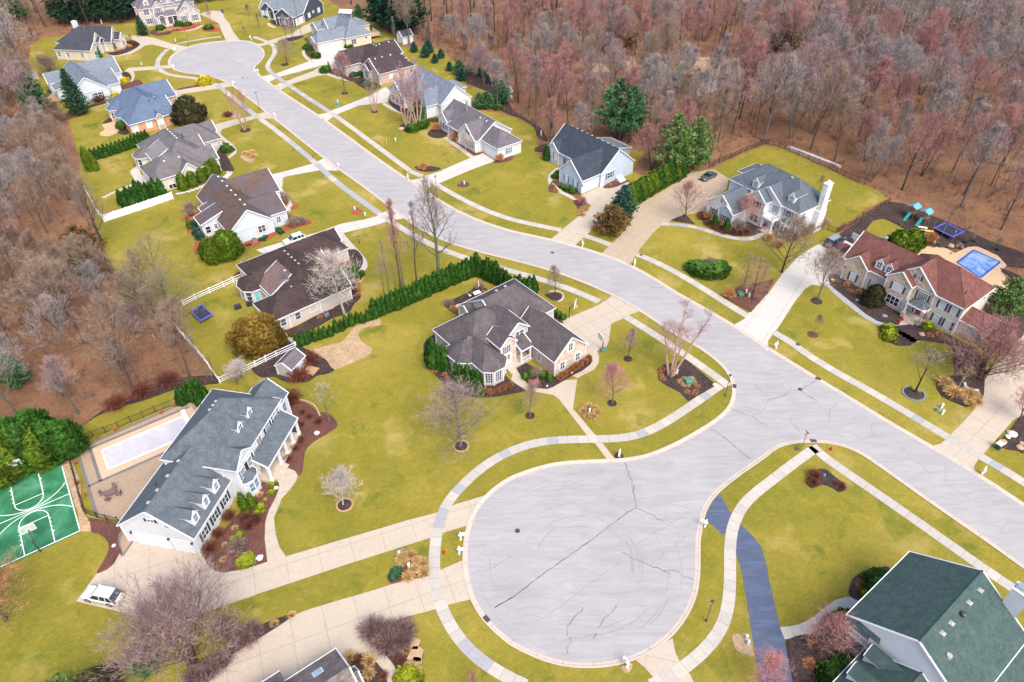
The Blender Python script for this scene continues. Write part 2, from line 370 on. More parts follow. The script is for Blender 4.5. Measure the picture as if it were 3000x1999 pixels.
crack(c(2, 1, "60 760 220 680 300 620"), .03, 1); crack(c(1, 1, "1000 120 1120 140 1300 60"), .03, 1); crack(c(1, 1, "1600 420 1700 470 1880 560 2100 700"), .03, 1); crack(c(1, 0, "300 960 420 1080 560 1200"), .03, 1); crack(c(1, 0, "560 1300 800 1310 860 1390"), .03, 1); crack(c(1, 1, "2200 730 2260 640 2352 560"), .03, 1)
crack(c(1, 3, "1990 560 2120 540 2280 450 2352 400"), .04, 1); crack(c(1, 3, "2200 870 2270 830 2352 790"), .04); crack(c(2, 2, "60 1400 300 1290 560 1220 800 1150"), .03, 1, .05); crack(c(2, 2, "390 1370 620 1290 830 1190"), .035, 1); crack(c(0, 0, "1950 460 2060 500 2200 530 2352 560"), .03, 1); crack(c(0, 0, "2170 480 2120 540 2180 640"), .03, 1)
r4 = random.Random(5)
for k in range(26):                                                 # long sweeping tyre scuffs round the turning circle
    cx, cy = P(1703, 1640).to_2d(); r = r4.uniform(5, 13.5); a0 = r4.uniform(0, 6.3); a1 = a0 + r4.uniform(.3, 1.0)
    crack([Vector((cx + r * cos(a0 + (a1 - a0) * q / 8), cy + r * sin(a0 + (a1 - a0) * q / 8))) for q in range(9)], r4.uniform(.03, .09), 2, .015)
plain('scuff', (.262, .248, .268), .12, 3)
struct('cracks', cr, ['crack', 'faint_crack', 'scuff'])
# ---- driveways
DRV = M(); JN = M()
def drive(s, mi=0, z=.024, jang=None, step=3.0, sub=0, step2=None, off=0):
    poly = g2(s); DRV.sheet(poly, z, mi)
    if jang is None: return poly
    d0 = (g2(jang)[1] - g2(jang)[0]).normalized(); o = g2(jang)[0]
    for d, st in ((d0, step2 or step), (Vector((-d0.y, d0.x)), step)):
        nn = Vector((-d.y, d.x)); r = range(-14, 15)
        for k in r:
            b0 = o + nn * (k * st + (off if d is d0 else 0)); run = None
            for q in range(-400, 401):
                p = b0 + d * (q * .15); ins = inpoly(p, poly)
                if ins and run is None: run = p
                if (not ins or q == 400) and run is not None:
                    if (p - run).length > .5:
                        w = nn * .022; JN.quad((*(run - w), z + .004), (*(p - w), z + .004), (*(p + w), z + .004), (*(run + w), z + .004))
                    run = None
    return poly
# the long double driveway to the big white house
drive(c(1, 2, "2110 1415 1830 1500 1690 1568") + c(1, 3, "1400 75 1100 165 700 282 275 410 215 320 180 200 165 50") + c(1, 2, "190 1568 235 1450 300 1380 370 1285 390 1215 350 1190 260 1150 235 1160 180 1250 214 1310 205 1380 165 1470 110 1560") + c(1, 3, "85 100 80 250 105 460 0 495") +
      c(0, 3, "2200 535 2060 560 1990 550 1920 510 1880 440 1850 380 1850 340 1240 220 1130 390 1095 385 1050 475 980 535 890 565 700 822 1560 1030 2352 765") + c(1, 3, "0 760 800 495 1600 240 1710 195 1950 125"), 0, jang=c(1, 3, "0 760 1600 240"), step=4.2, step2=3.0)
drive(c(1, 3, "1900 445 1690 535 1570 590 1250 665 1050 730 770 810 490 895 370 940 210 1050 0 1180") + c(0, 3, "2200 1265 1950 1430 1860 1568 1860 1800") + c(1, 3, "60 1800 805 1350 835 1290 900 1300 1000 1330 1110 1390 1180 1470 1210 1568 1215 1700 1320 1700 1315 1568 1290 1450 1240 1370 1160 1290 1080 1230 1040 1180 1030 1130 1140 1060 1400 960 1650 895 1760 855 1990 800"), 0, jang=c(1, 3, "350 1200 1600 745"), step=3.9, step2=3.9)
drive(c(2, 3, "1140 1365 1220 1430 1320 1545 1340 1700 1720 1700 1670 1568 1640 1500 1550 1390 1500 1290 1475 1160"), 0, jang=c(2, 3, "1230 1320 1220 1430"), step=4)
drive(c(2, 1, "925 1130 910 1160 850 1200 790 1240 520 1350 450 1395") + c(2, 2, "-60 -100 300 200 600 340 755 260 795 205 800 140 780 90 870 50 890 0") + c(2, 1, "910 1415 930 1400 1010 1365 1065 1330 1190 1287"), 0, jang=c(2, 1, "850 1200 450 1390"), step=3.2, step2=3.2)
drive(c(2, 2, "690 868 430 530 380 495 240 470 110 440 50 410 -10 350 30 250 60 290 90 330 150 400 240 435 330 440 380 420 480 360 600 350 560 620 770 868"), 0, .026)
drive(c(2, 2, "760 935 870 1085 945 1080 830 935"), 0)
drive(c(2, 1, "345 640 430 570 470 535 600 430 690 360 705 320 690 290 640 240 640 225 845 130 930 150 1010 90 1080 110 900 300 820 440 690 590 640 630 575 695"), 0, jang=c(2, 1, "470 535 700 340"), step=3.2, step2=3.4)
drive(c(2, 1, "815 770 890 695 930 660 1000 590 1090 470 1120 360 1200 290 1400 180 1560 70 1640 20 1850 -10 1990 70 1970 180 1800 270 1780 400 1700 400 1640 400 1590 400 1455 465 1380 500 1300 570 1200 690 1155 752 1130 790 1085 872"), 1, jang=c(2, 1, "1000 760 1330 420"), step=3.6, step2=3.8)
drive(c(2, 1, "2045 1415 2140 1360 2180 1300 2352 1130") + c(3, 1, "140 940 270 800 400 710 520 650 700 590 800 670 790 740 740 830 690 990 600 950 560 960 570 1050 500 1062 400 1050 340 1090 250 1200 90 1450 60 1480 0 1568") + c(3, 2, "0 95"), 2, jang=c(3, 1, "0 1500 300 1030"), step=3.9, step2=4.0)
drive(c(3, 2, "1485 968 1590 940 1630 905 1690 845 1800 735 1900 620 1970 520 1985 420 1990 340 2200 120 2352 -60") + [(3250, 930), (3250, 1080)] + c(3, 2, "2352 670 2250 730 2100 900 1990 1025 1930 1090 1890 1150 1910 1215"), 0, jang=c(3, 2, "1690 1080 2190 560"), step=3.6, step2=3.8)
drive(c(1, 1, "1395 95 1520 70 1560 48 1735 -5") + c(1, 0, "1700 1568 2080 1405 2200 1480 1960 1568") + c(1, 1, "1680 120 1620 132 1555 192"), 2, jang=c(1, 1, "1480 145 1850 0"), step=3.5, step2=3.4)
drive(c(1, 0, "550 1058 650 1040 700 1015 1050 880 1190 800 1235 835 1210 940 1100 955 950 970 750 1050 710 1075 645 1115"), 2, jang=c(1, 0, "600 1085 1050 915"), step=4, step2=3.2)
drive(c(1, 0, "150 795 280 745 520 655 600 610 680 585 760 570 770 640 640 690 560 700 340 770 225 830"), 0)
drive(c(1, 0, "55 705 190 675 500 560 590 500 610 480 830 430 800 520 690 585 600 605 230 705 115 757"), 2)
drive(c(1, 0, "-20 405 60 400 130 370 330 310 420 250 530 200 530 270 500 295 350 350 180 395 50 425"), 0)
drive(c(0, 0, "2075 372 2050 320 2010 215 1900 160 1825 132 1920 98 2040 105 2065 170 2110 220 2140 290 2205 372"), 0, .026)
drive(c(0, 0, "1640 480 1550 450 1400 410 1330 422 1290 450 1200 500 1050 522 970 500 1180 440 1270 390 1140 330 1300 330 1420 350 1560 398 1720 432"), 0)
drive(c(0, 0, "1590 597 1430 610 1180 625 1140 655 1190 670 1210 720 1180 770 1110 800 1150 805 1220 755 1240 700 1230 655 1440 640 1500 630 1600 632"), 0)
drive(c(0, 0, "2095 748 1990 778 1610 830 1600 900 1650 920 1690 900 1660 868 2010 816 2155 792"), 0)
drive(c(1, 0, "95 1028 0 1052") + c(0, 0, "2300 1070 2150 1100 1960 1150 1960 1200 2010 1260 2040 1190 2352 1090") + c(1, 0, "192 1093"), 0)
drive(c(1, 0, "635 1448 540 1500 280 1572") + c(1, 1, "130 40 150 120 240 160 250 68 300 50 595 -3") + c(1, 0, "740 1570 765 1553"), 2, jang=c(1, 1, "130 60 600 -60"), step=3.6)
drive(c(1, 1, "1252 342 1110 420 1000 450 780 490 600 560 300 640 0 730 60 760 290 700 620 590 790 578 1100 502 1230 460 1390 438"), 2, jang=c(1, 1, "600 600 1100 440"), step=4, step2=3.2)
struct('driveway', DRV, ['concrete', 'aged_driveway', 'pale_concrete'])
struct('driveway_joints', JN, 'joint')
bl = M()
bl.sheet(g2(c(2, 2, "1912 1402 1850 1460 1795 1568") + c(2, 3, "1765 82 1850 130 1935 215 2050 100 2015 20") + c(2, 2, "2000 1568")), .022); bl.sheet(g2(c(2, 3, "2050 230 2060 400 2100 500 2140 700 2170 900 2200 1100 2240 1350 2275 1568 2290 1720") + c(3, 3, "280 1700 240 1568 160 1200 100 1010 50 800 0 580") + c(2, 3, "2352 550 2320 420 2290 320 2200 210 2098 112")), .022)
struct('asphalt_path', bl, 'blue_sealed_asphalt')
# ---- public walk in panels, and house paths
WALK = M(); rw = random.Random(21)
def walk(s, w=1.52, seg=1.55, z=.034, tones=(0, 0, 1, 1, 1), grey=None, m=None):
    p = smooth(relax(g2(s) if not isinstance(s[0], Vector) else s, 1), 5); q = [p[0]]; acc = 0
    for a, b in zip(p, p[1:]):
        d = (b - a).length
        while acc + d >= seg:
            f = (seg - acc) / d; a = a.lerp(b, f); q.append(a); d = (b - a).length; acc = 0
        acc += d
    if acc > .4: q.append(p[-1])
    L, R = offset(q, w / 2), offset(q, -w / 2)
    for k in range(len(q) - 1):
        mi = rw.choice(tones)
        if grey and grey[0] < k / len(q) < grey[1] and rw.random() < .85: mi = 2
        WALK.quad((*R[k], z), (*R[k + 1], z), (*L[k + 1], z), (*L[k], z), mi=mi)
        t = (q[k + 1] - q[k]).normalized() * .022
        WALK.quad((*(R[k] - t), z + .004), (*(R[k] + t), z + .004), (*(L[k] + t), z + .004), (*(L[k] - t), z + .004), mi=3)
walk(c(1, 0, "-20 340 110 385 160 415 185 460 165 520 115 570 92 620 130 665 200 712 300 785 480 905 665 1022 740 1070 1000 1262 1250 1450 1410 1568"), grey=(.3, .62))
walk(c(1, 1, "1410 5 1530 55"))
walk(c(1, 1, "1650 125 1720 165 1850 240 2000 320 2180 395 2352 458") + c(2, 1, "200 495 450 548")); walk(c(2, 1, "670 600 800 640 910 685")); walk(c(2, 1, "1145 770 1280 820 1400 880 1600 985 1800 1110 2000 1240 2165 1340"))
walk(c(3, 1, "50 1485 220 1568") + c(3, 2, "350 130 600 272 900 432 1200 612 1500 790 1660 888"), tones=(0, 1, 1, 1, 2)); walk(c(3, 2, "1660 888 1820 980 1980 1075 2200 1200 2352 1300") + [(3120, 1490)], tones=(0, 1, 1, 2))
walk(c(0, 0, "1540 455 1480 505 1445 560 1440 615 1475 655 1545 690 1650 708 1800 718 1900 738 1985 775 2040 815 2150 905 2340 1060") + c(1, 0, "20 1078"), tones=(0, 1, 1, 2))
walk(c(1, 0, "40 1095 160 1180 300 1288 520 1478 610 1550") + c(1, 1, "700 85 850 190 1000 300 1130 395 1230 462"), grey=(.25, .9))
walk(c(1, 1, "1230 462 1400 570 1550 655 1700 725 1900 795 2100 865 2352 920") + c(2, 1, "200 985 400 1040 600 1112 800 1205"))
walk(c(2, 1, "1040 1340 1200 1435 1400 1568") + c(2, 2, "1600 130 1800 268 1990 412"), tones=(0, 0, 1))
walk(c(2, 2, "1915 405 1870 435 1750 522 1600 622 1400 760 1250 832 1100 882 950 900 700 900 500 903 300 915 150 948 0 1002") + c(1, 2, "2200 1075 2050 1175 1900 1315 1780 1450 1700 1568") + c(1, 3, "1660 200 1640 350 1632 500 1650 700 1690 850 1760 1010 1860 1170 2000 1320 2150 1430 2352 1545") + c(2, 3, "150 1610"), tones=(0, 1, 1, 1, 2))
walk(c(2, 3, "1280 1600 1420 1530 1520 1470 1620 1400 1730 1310 1850 1190 1940 1050 1985 900 2005 700 2005 500 1998 300 2015 160 2065 50") + c(2, 2, "2110 1500 2230 1400 2352 1305") + c(3, 2, "150 1190 300 1075 430 985"), tones=(0, 0, 0, 1))
walk(c(3, 2, "405 960 470 1035 650 1160 900 1330 1235 1560") + c(3, 3, "1500 180 1800 395 2100 600 2300 740") + [(3100, 1810)], tones=(0, 1, 1, 1))
HP = dict(w=1.2, seg=1.9, z=.03, tones=(0, 0, 0))
walk(c(2, 1, "590 268 520 235 430 185 360 140 335 80 365 25 430 -20"), **HP); walk(c(2, 1, "1370 490 1550 495 1720 520 1880 585 2050 635 2200 640 2310 600 2300 540"), w=1.3, seg=1.9, z=.03, tones=(1, 2))
walk(c(3, 1, "550 1040 620 1120 760 1230 880 1330 1000 1400 1120 1440 1230 1430 1290 1380"), w=1.4, seg=1.9, z=.03, tones=(1, 2, 2)); walk(c(1, 0, "1990 1450 1880 1370 1800 1310 1740 1262"), **HP); walk(c(1, 0, "1170 950 1240 1000 1330 1045 1400 1050"), **HP)
walk(c(1, 0, "660 685 760 715 830 745 930 745 1020 730"), **HP); walk(c(1, 0, "500 415 440 440 425 490 460 545 540 580"), w=1.0, seg=1.9, z=.03, tones=(0, 0)); walk(c(1, 0, "110 215 125 245 180 255"), **HP)
walk(c(0, 0, "1860 235 1800 275 1700 293 1600 292 1540 265"), **HP); walk(c(0, 0, "1990 1220 2060 1290 2150 1350 2178 1400 2130 1440 2000 1492"), w=1.0, seg=1.9, z=.03, tones=(0,))
walk(c(1, 1, "190 130 250 230 320 300 320 345 285 375"), **HP); walk(c(1, 1, "770 575 850 680 950 775 1010 850 1005 905 940 955 840 990"), w=1.3, seg=1.9, z=.03, tones=(0, 0)); walk(c(0, 0, "1620 405 1690 395 1790 372 1900 350 2040 340"), w=1.3, tones=(1, 2))
walk(c(3, 3, "130 1115 220 1110 350 1085 450 1030 560 930 650 850 740 820 860 840"), w=1.5, seg=1.3, z=.03, tones=(0,))
struct('pavement', WALK, ['walk_light', 'walk_mid', 'walk_grey', 'joint'])
# ---- planting beds
BEDS = [M(), M(), M(), M()]; NB = [0]
def bed(s, mi=0, h=.06, sm=True):
    p = g2(s)
    if sm: p = smooth(p, 4, True)
    NB[0] += 1; BEDS[mi].prism([(q.x, q.y) for q in p], -.01, h + (NB[0] % 40) * .003)
def disc(pt, r, mi=0):
    o = P(*pt); BEDS[mi].lathe([(r, -.01), (r * .96, .05), (r * .5, .12), (.01, .16)], (o.x, o.y, 0), 18)
bed(c(1, 2, "300 560 400 540 470 570 560 640 640 660 700 690 750 760 730 800 640 860 540 920 460 1000 440 1090 425 1200 385 1235 350 1185 240 1150 210 1100 330 900 280 700 270 600"), 1)
bed(c(1, 2, "20 1290 160 1270 205 1300 214 1330 170 1460 120 1550") + c(1, 3, "85 90 80 250 103 455 0 490") + c(0, 3, "2200 530 2060 555 1980 540 1900 480 1870 400 1900 340 2300 -100"), 1, sm=False)
bed(c(0, 3, "815 60 1150 130 1090 200 1090 300 1130 390 1100 385 1050 470 980 530 890 562 960 440 1000 340 980 260 900 200 845 185"), 1)
bed(c(0, 2, "620 960 640 870 760 775 1000 600 1250 480 1620 345 1990 320 2010 385 1900 400 1620 440 1400 520 1000 640 760 775 650 900"), 0)
bed(c(1, 2, "1560 0 1540 80 1580 220 1650 320 1750 400 1850 450 1980 505 2100 520 2250 505 2352 485") + c(2, 2, "80 470 130 455 -30 350 -100 250") + c(1, 2, "2250 350 1830 300 1700 -60"), 0)
bed(c(2, 2, "45 240 100 180 330 320 400 330 670 140 730 135 740 180 720 215 650 270 550 320 450 380 380 420 330 438 240 432 150 400 90 330 60 285"), 0, sm=False)
bed(c(2, 2, "1540 185 1600 170 1880 405 1620 555 1590 520 1540 470 1430 415 1350 360 1335 260 1390 220"), 0, sm=False)
bed(c(2, 1, "300 1145 350 1130 440 1130 455 1160 440 1190 380 1195 330 1170"), 0); bed(c(2, 1, "365 1310 470 1395 450 1400 400 1380"), 0)
bed(c(1, 2, "1740 -60 1700 -110 1650 -140"), 0)
bed(c(1, 1, "1730 1230 1800 1190 1950 1120 2030 1060 2100 1080 2130 1110 2080 1140 1960 1210 1830 1240 1880 1330 1800 1300"), 0)
bed(c(1, 2, "390 380 480 370 560 320 650 300 720 260 640 160 600 60 500 90 300 0 150 80 60 200 -40 250 40 330 170 330 260 370"), 0)
bed(c(1, 2, "500 95 560 70 700 30 800 0") + c(1, 1, "900 1450 1050 1370 1140 1370 1140 1420 1020 1440 950 1480 960 1560") + c(1, 2, "1070 95 900 190 720 260 640 170"), 3)
bed(c(1, 1, "370 1530 560 1440 700 1360 830 1310 860 1240 720 1270 560 1330 400 1420 250 1490"), 0); bed(c(1, 1, "840 740 920 730 980 800 975 870 930 930 850 960 760 900 800 800"), 0); bed(c(1, 1, "850 1000 960 960 1000 960 960 1010 960 1120 960 1170 900 1230 850 1300 720 1270 800 1150 860 1100"), 0)
bed(c(0, 1, "1850 360 1780 400 1665 450 1720 480 1720 560 1800 600 1780 740 1830 770 1930 830 2060 840 2190 745 2352 690 2352 640 2000 500"), 2); bed(c(1, 1, "0 640 0 680 100 640 260 560 400 520 500 490 500 460 440 440 330 430 280 500 180 560"), 2); bed(c(1, 1, "320 340 380 310 380 345 330 360"), 2); bed(c(1, 1, "220 200 280 250 300 300 270 320 250 260"), 2)
bed(c(2, 1, "375 90 340 150 345 195 420 200 400 150 370 110") , 1); bed(c(2, 1, "370 100 440 90 640 200 620 250 540 220 440 165"), 1, sm=False); bed(c(2, 1, "565 280 640 280 690 300 707 340 680 380 620 415 605 350"), 1); bed(c(2, 1, "840 150 970 80 1080 95 1050 110 960 150 880 165"), 1)
bed(c(2, 1, "1460 460 1590 402 1680 495"), 0, sm=False); bed(c(2, 1, "1705 400 1800 450 1990 530 2250 440 2330 560 2200 600 2050 605 1900 560 1770 490"), 0, sm=False); bed(c(2, 1, "1625 900 1750 960 1850 1010 1950 990 1960 940 1800 900"), 1)
bed(c(2, 1, "1940 1165 2100 1060 2270 1030") + c(3, 1, "60 1000 0 1110") + c(2, 1, "2352 1125 2195 1305"), 1, sm=False)
bed(c(3, 1, "550 960 600 948 690 990 880 1090 1020 1200 1200 1310 1250 1350 1200 1420 1120 1420 1000 1380 900 1320 780 1220 640 1110 570 1050"), 0, sm=False); bed(c(3, 1, "1040 1480 1060 1440 1200 1430 1290 1420 1400 1400 1700 1530 1900 1640") + c(3, 2, "1750 100 1650 30 1500 5 1400 -10 1300 40 1200 45 1090 5"), 0, sm=False)
bed(c(3, 1, "2050 1150 2352 1150 2352 1480 2250 1568 2100 1500"), 0)
bed(c(3, 2, "1550 440 1545 390 1570 350 1690 320 1720 330 1700 180 1700 60 1750 20 1900 60 2000 200 1990 350 1980 500 1910 600 1800 600 1700 560 1600 510"), 0, sm=False); disc(c(3, 2, "1338 482")[0], 1.55, 0)
bed(c(3, 2, "2120 930 2200 850 2352 690 2352 1010 2300 1010 2180 990"), 0); bed(c(3, 2, "350 1290 390 1230 450 1185 520 1180 590 1230 700 1330 700 1370 650 1385 590 1350 500 1320 400 1350"), 0)
bed(c(3, 3, "745 760 760 660 800 600 900 545 1010 515 1120 530 1000 750 850 815"), 0); bed(c(3, 3, "165 1190 250 1150 400 1120 500 1060 640 930 740 920 700 1100 640 1190 760 1320 700 1420 520 1600 240 1590 190 1350"), 0, sm=False)
bed(c(1, 3, "805 1350 840 1300 900 1302 1000 1330 1110 1390 1180 1470 1210 1568 1212 1660 960 1660 880 1420"), 0, sm=False); bed(c(1, 3, "1030 1128 1140 1065 1230 1035 1250 1055 1440 1150 1500 1220 1540 1300 1520 1400 1480 1568 1480 1680 1320 1680 1312 1568 1290 1450 1240 1370 1160 1290 1080 1230 1042 1180"), 0, sm=False)
bed(c(1, 3, "370 940 340 940 180 990 0 1060 -160 1120") + c(0, 3, "2000 1400 1900 1500 1850 1600") + c(0, 3, "1950 1440 2200 1268") + c(1, 3, "0 1180 210 1050"), 0, sm=False); bed(c(1, 3, "1210 580 1290 480 1290 410 1310 370 1420 360 1470 400 1560 460 1570 590 1400 620 1250 660 1215 630"), 1)
bed(c(2, 3, "2030 1130 2100 1120 2170 1130 2200 1250 2220 1320 2150 1320 2060 1270 2030 1200"), 3); bed(c(2, 3, "1000 1430 1060 1400 1105 1400 1090 1460 1040 1478"), 3); bed(c(2, 2, "940 1050 980 1020 1020 1050 1020 1075 960 1075"), 0)
disc(c(2, 2, "720 655")[0], 1.35, 0); disc(c(2, 2, "918 570")[0], .8, 0); disc(c(2, 2, "165 685")[0], .8, 0); disc(c(2, 2, "1065 163")[0], .8, 0); disc(c(1, 2, "1885 965")[0], .95, 0); disc(c(1, 2, "815 1505")[0], .95, 0); disc(c(3, 1, "445 1200")[0], 1.1, 0); disc(c(3, 1, "412 1508")[0], 1.0, 1); disc(c(2, 1, "395 1150")[0], .4, 0)
disc(c(1, 0, "1090 1028")[0], 1.0, 0); disc(c(1, 0, "815 858")[0], 1.1, 0); disc(c(1, 0, "265 595")[0], 1.4, 0); disc(c(0, 0, "2255 1198")[0], 1.5, 0); disc(c(1, 1, "925 380")[0], 1.3, 2); disc(c(1, 1, "1905 128")[0], 1.5, 1)
bed(c(1, 0, "1310 1180 1350 1145 1400 1150 1500 1140 1580 1180 1500 1200 1400 1215"), 0); bed(c(1, 0, "1575 1230 1640 1180 1720 1200 1765 1240 1700 1270 1620 1265"), 0); bed(c(1, 0, "1800 1285 1850 1280 2000 1400 2090 1400 2010 1430 1900 1360"), 1); bed(c(1, 0, "2180 1485 2352 1430 2352 1470 2230 1500"), 1); bed(c(1, 0, "1460 1535 1560 1525 1700 1550 1600 1580 1500 1568"), 0); bed(c(1, 0, "1220 920 1280 960 1400 1000 1500 1090 1560 1100 1680 1080 1660 1130 1450 1080 1320 1030 1240 970"), 0)
bed(c(1, 0, "640 660 680 640 760 640 900 720 1000 690 1010 730 880 750 760 700"), 0); bed(c(1, 0, "900 750 1000 740 1100 770 1150 800 1080 830 1000 820"), 0); bed(c(1, 0, "450 480 480 440 510 450 590 500 590 540 520 540"), 0); bed(c(1, 0, "200 385 300 350 420 330 430 345 300 385"), 0); bed(c(1, 0, "440 360 490 345 500 400 470 390"), 1); bed(c(1, 0, "130 200 180 190 300 240 370 235 340 260 200 240"), 0)
bed(c(0, 0, "1550 260 1640 225 1830 222 1830 240 1700 285 1600 290"), 2); bed(c(0, 0, "1380 290 1460 265 1560 285 1570 310 1480 330 1400 320"), 1); bed(c(0, 0, "1850 255 1950 245 2020 270 2010 290 1900 290"), 2); bed(c(0, 0, "1885 215 1940 208 2000 218 1940 232"), 2); bed(c(0, 0, "980 490 1080 470 1200 400 1280 400 1270 430 1180 480 1060 512"), 0); bed(c(0, 0, "1110 700 1150 665 1200 690 1205 730 1160 765 1110 760"), 0); bed(c(0, 0, "1100 810 1250 740 1310 760 1280 790 1150 860"), 1)
bed(c(0, 0, "830 970 1000 920 1030 930 850 985"), 0); bed(c(0, 0, "560 1060 700 1030 800 1030 780 1060 680 1085 590 1100"), 1); bed(c(0, 0, "1010 1090 960 1120 950 1140 1030 1120"), 0); bed(c(0, 0, "1080 1220 1150 1190 1200 1210 1150 1240"), 0); bed(c(0, 0, "1640 820 1700 805 1900 770 1950 775 1800 800 1640 830"), 1); bed(c(0, 0, "2060 1400 1990 1400 1990 1500 2050 1568 2150 1568 2120 1500"), 0); bed(c(0, 0, "2210 1450 2260 1410 2352 1400 2352 1450 2300 1500"), 3); bed(c(0, 0, "2100 1060 2150 1040 2210 1060 2200 1085 2130 1085"), 3)
bed(c(1, 0, "1880 730 1980 700 2100 740 2220 780 2280 900 2352 1000 2352 1060 2200 1000 2080 1010 2200 950 2210 890 2100 830"), 0); bed(c(2, 0, "0 1060 60 1080 200 1165 235 1260 330 1300 260 1180 150 1110 0 1020"), 0); bed(c(2, 0, "220 1360 320 1330 330 1390 220 1395"), 0); bed(c(0, 1, "1640 180 1900 110 1900 80 1700 130"), 1)
bed(c(3, 1, "2130 900 2352 1000 2352 1150 2250 1000"), 0); bed(c(3, 1, "640 600 700 560 900 430 1110 290 1250 310 1500 420 1800 540 2000 640 2352 760 2352 900 2200 880 2050 720 1900 700 1700 720 1500 690 1360 680 1370 600 1200 500 1060 440 960 460 860 600 800 690"), 0, sm=False); bed(c(3, 1, "1820 620 2000 700 2200 740 2220 800 2100 780 1950 700"), 0)
bed(c(0, 2, "600 960 740 1280 760 1568") + c(0, 3, "830 100 840 185 735 180 720 0") + c(0, 2, "690 1500 560 1080"), 3, .03, False)
for k, nm in enumerate(('mulch_dark', 'mulch_brown', 'mulch_red', 'dry_straw')): struct('planting_bed', BEDS[k], nm)
# ================================================================== HOUSES
def k_(nm, a, b, st=None): shingle('shingle ' + nm, a, b, st); return 'shingle ' + nm
S_BLUEGREY = k_('slate blue', (.070, .088, .105), (.135, .155, .178)); S_BROWNGREY = k_('brown grey', (.062, .053, .056), (.128, .11, .114)); S_GREEN = k_('green', (.038, .07, .065), (.072, .11, .103))
S_MOTTLED = k_('mottled grey', (.08, .07, .07), (.24, .20, .19)); S_RED = k_('red brown', (.10, .042, .036), (.19, .083, .07)); S_GREY = k_('grey', (.078, .095, .115), (.115, .135, .158)); S_DARK = k_('charcoal blue', (.032, .04, .054), (.055, .066, .086))
S_MAUVE = k_('mauve grey', (.095, .085, .098), (.16, .145, .158)); S_PALE = k_('pale blue grey', (.13, .15, .195), (.19, .21, .26)); S_BARK = k_('dark brown', (.042, .031, .036), (.078, .058, .062)); S_SKY = k_('light slate', (.13, .155, .185), (.19, .215, .25))
S_LILAC = k_('lilac grey', (.115, .10, .12), (.18, .16, .18)); S_NIGHT = k_('dark slate', (.042, .044, .06), (.075, .075, .092)); S_BLUE = k_('blue', (.08, .115, .18), (.125, .165, .24)); S_TAUPE = k_('taupe grey', (.10, .092, .10), (.165, .15, .155))
S_BROWN = k_('brown', (.08, .053, .045), (.145, .10, .08), (.10, .085, .10)); S_COCOA = k_('cocoa', (.035, .025, .025), (.075, .052, .05)); S_ROSE = k_('rosy brown', (.14, .09, .085), (.2, .135, .125)); S_LIGHT = k_('ash grey', (.17, .155, .165), (.23, .21, .22)); S_MOSS = k_('mossy', (.10, .09, .09), (.19, .17, .165), (.11, .15, .02))
W_WHITE = siding('white siding', (.60, .62, .655)) and 'white siding'; siding('pale blue siding', (.45, .525, .62)); siding('mist siding', (.53, .60, .635)); siding('cream siding', (.58, .52, .425)); siding('beige siding', (.52, .46, .40)); siding('greige siding', (.48, .44, .42)); siding('navy siding', (.055, .072, .11)); siding('ivory siding', (.60, .565, .50)); siding('chalk siding', (.60, .60, .60)); siding('orange siding', (.55, .31, .18)); siding('weathered white', (.62, .61, .62))
stone('buff stone', [(.52, .40, .31), (.60, .50, .41), (.42, .33, .27), (.66, .56, .47)]); stone('rose brick', [(.46, .33, .28), (.52, .39, .33), (.42, .30, .27), (.55, .43, .37)], 3.5); stone('grey stone', [(.46, .42, .40), (.38, .34, .33), (.54, .50, .47), (.43, .38, .36)]); stone('white stone', [(.68, .67, .65), (.58, .56, .55), (.74, .73, .71), (.63, .61, .60)])
plain('white trim', (.68, .68, .71), .03, 1, .5); plain('glass', (.055, .075, .10), .4, .8, .06, .7); plain('bright glass', (.16, .26, .36), .25, .9, .08, .7); plain('blind glass', (.55, .60, .60), .06, 1, .15, .5); plain('deep glass', (.02, .028, .045), .3, .9, .06, .7); plain('black shutter', (.025, .028, .036), .1); plain('plum shutter', (.085, .05, .10), .1); plain('slate shutter', (.13, .15, .19), .1); plain('teal shutter', (.03, .14, .17), .1); plain('sky shutter', (.22, .42, .62), .1); plain('tan shutter', (.55, .47, .38), .08); plain('mint shutter', (.5, .6, .58), .08); plain('red shutter', (.45, .08, .07), .1); plain('mauve shutter', (.24, .16, .17), .1)
plain('garage white', (.64, .655, .69), .03, 1, .55); plain('door white', (.70, .71, .74), .04); plain('door teal', (.16, .50, .52), .08); plain('door red', (.35, .05, .06), .1); plain('door wood', (.30, .13, .05), .2, 5); plain('dark metal', (.05, .055, .065), .2, 2, .45, .5); plain('metal roof', (.24, .255, .275), .1, 1.5, .4, .5, .4); plain('copper roof', (.11, .13, .135), .2, 2, .4, .5, .5); plain('galvanised', (.55, .57, .60), .1, 3, .3, .5, .8); plain('vent grey', (.36, .34, .34), .1); plain('deck wood', (.42, .24, .14), .2, 4); plain('porch floor', (.46, .40, .32), .12, 2); plain('brick chimney', (.42, .16, .08), .25, 6); plain('black vent', (.03, .03, .034), .1); plain('skylight', (.30, .52, .66), .08, 2, .08, .6)
FACE = {'u0': ((-1, 0), (0, -1)), 'u1': ((1, 0), (0, 1)), 'v0': ((0, -1), (1, 0)), 'v1': ((0, 1), (-1, 0))}
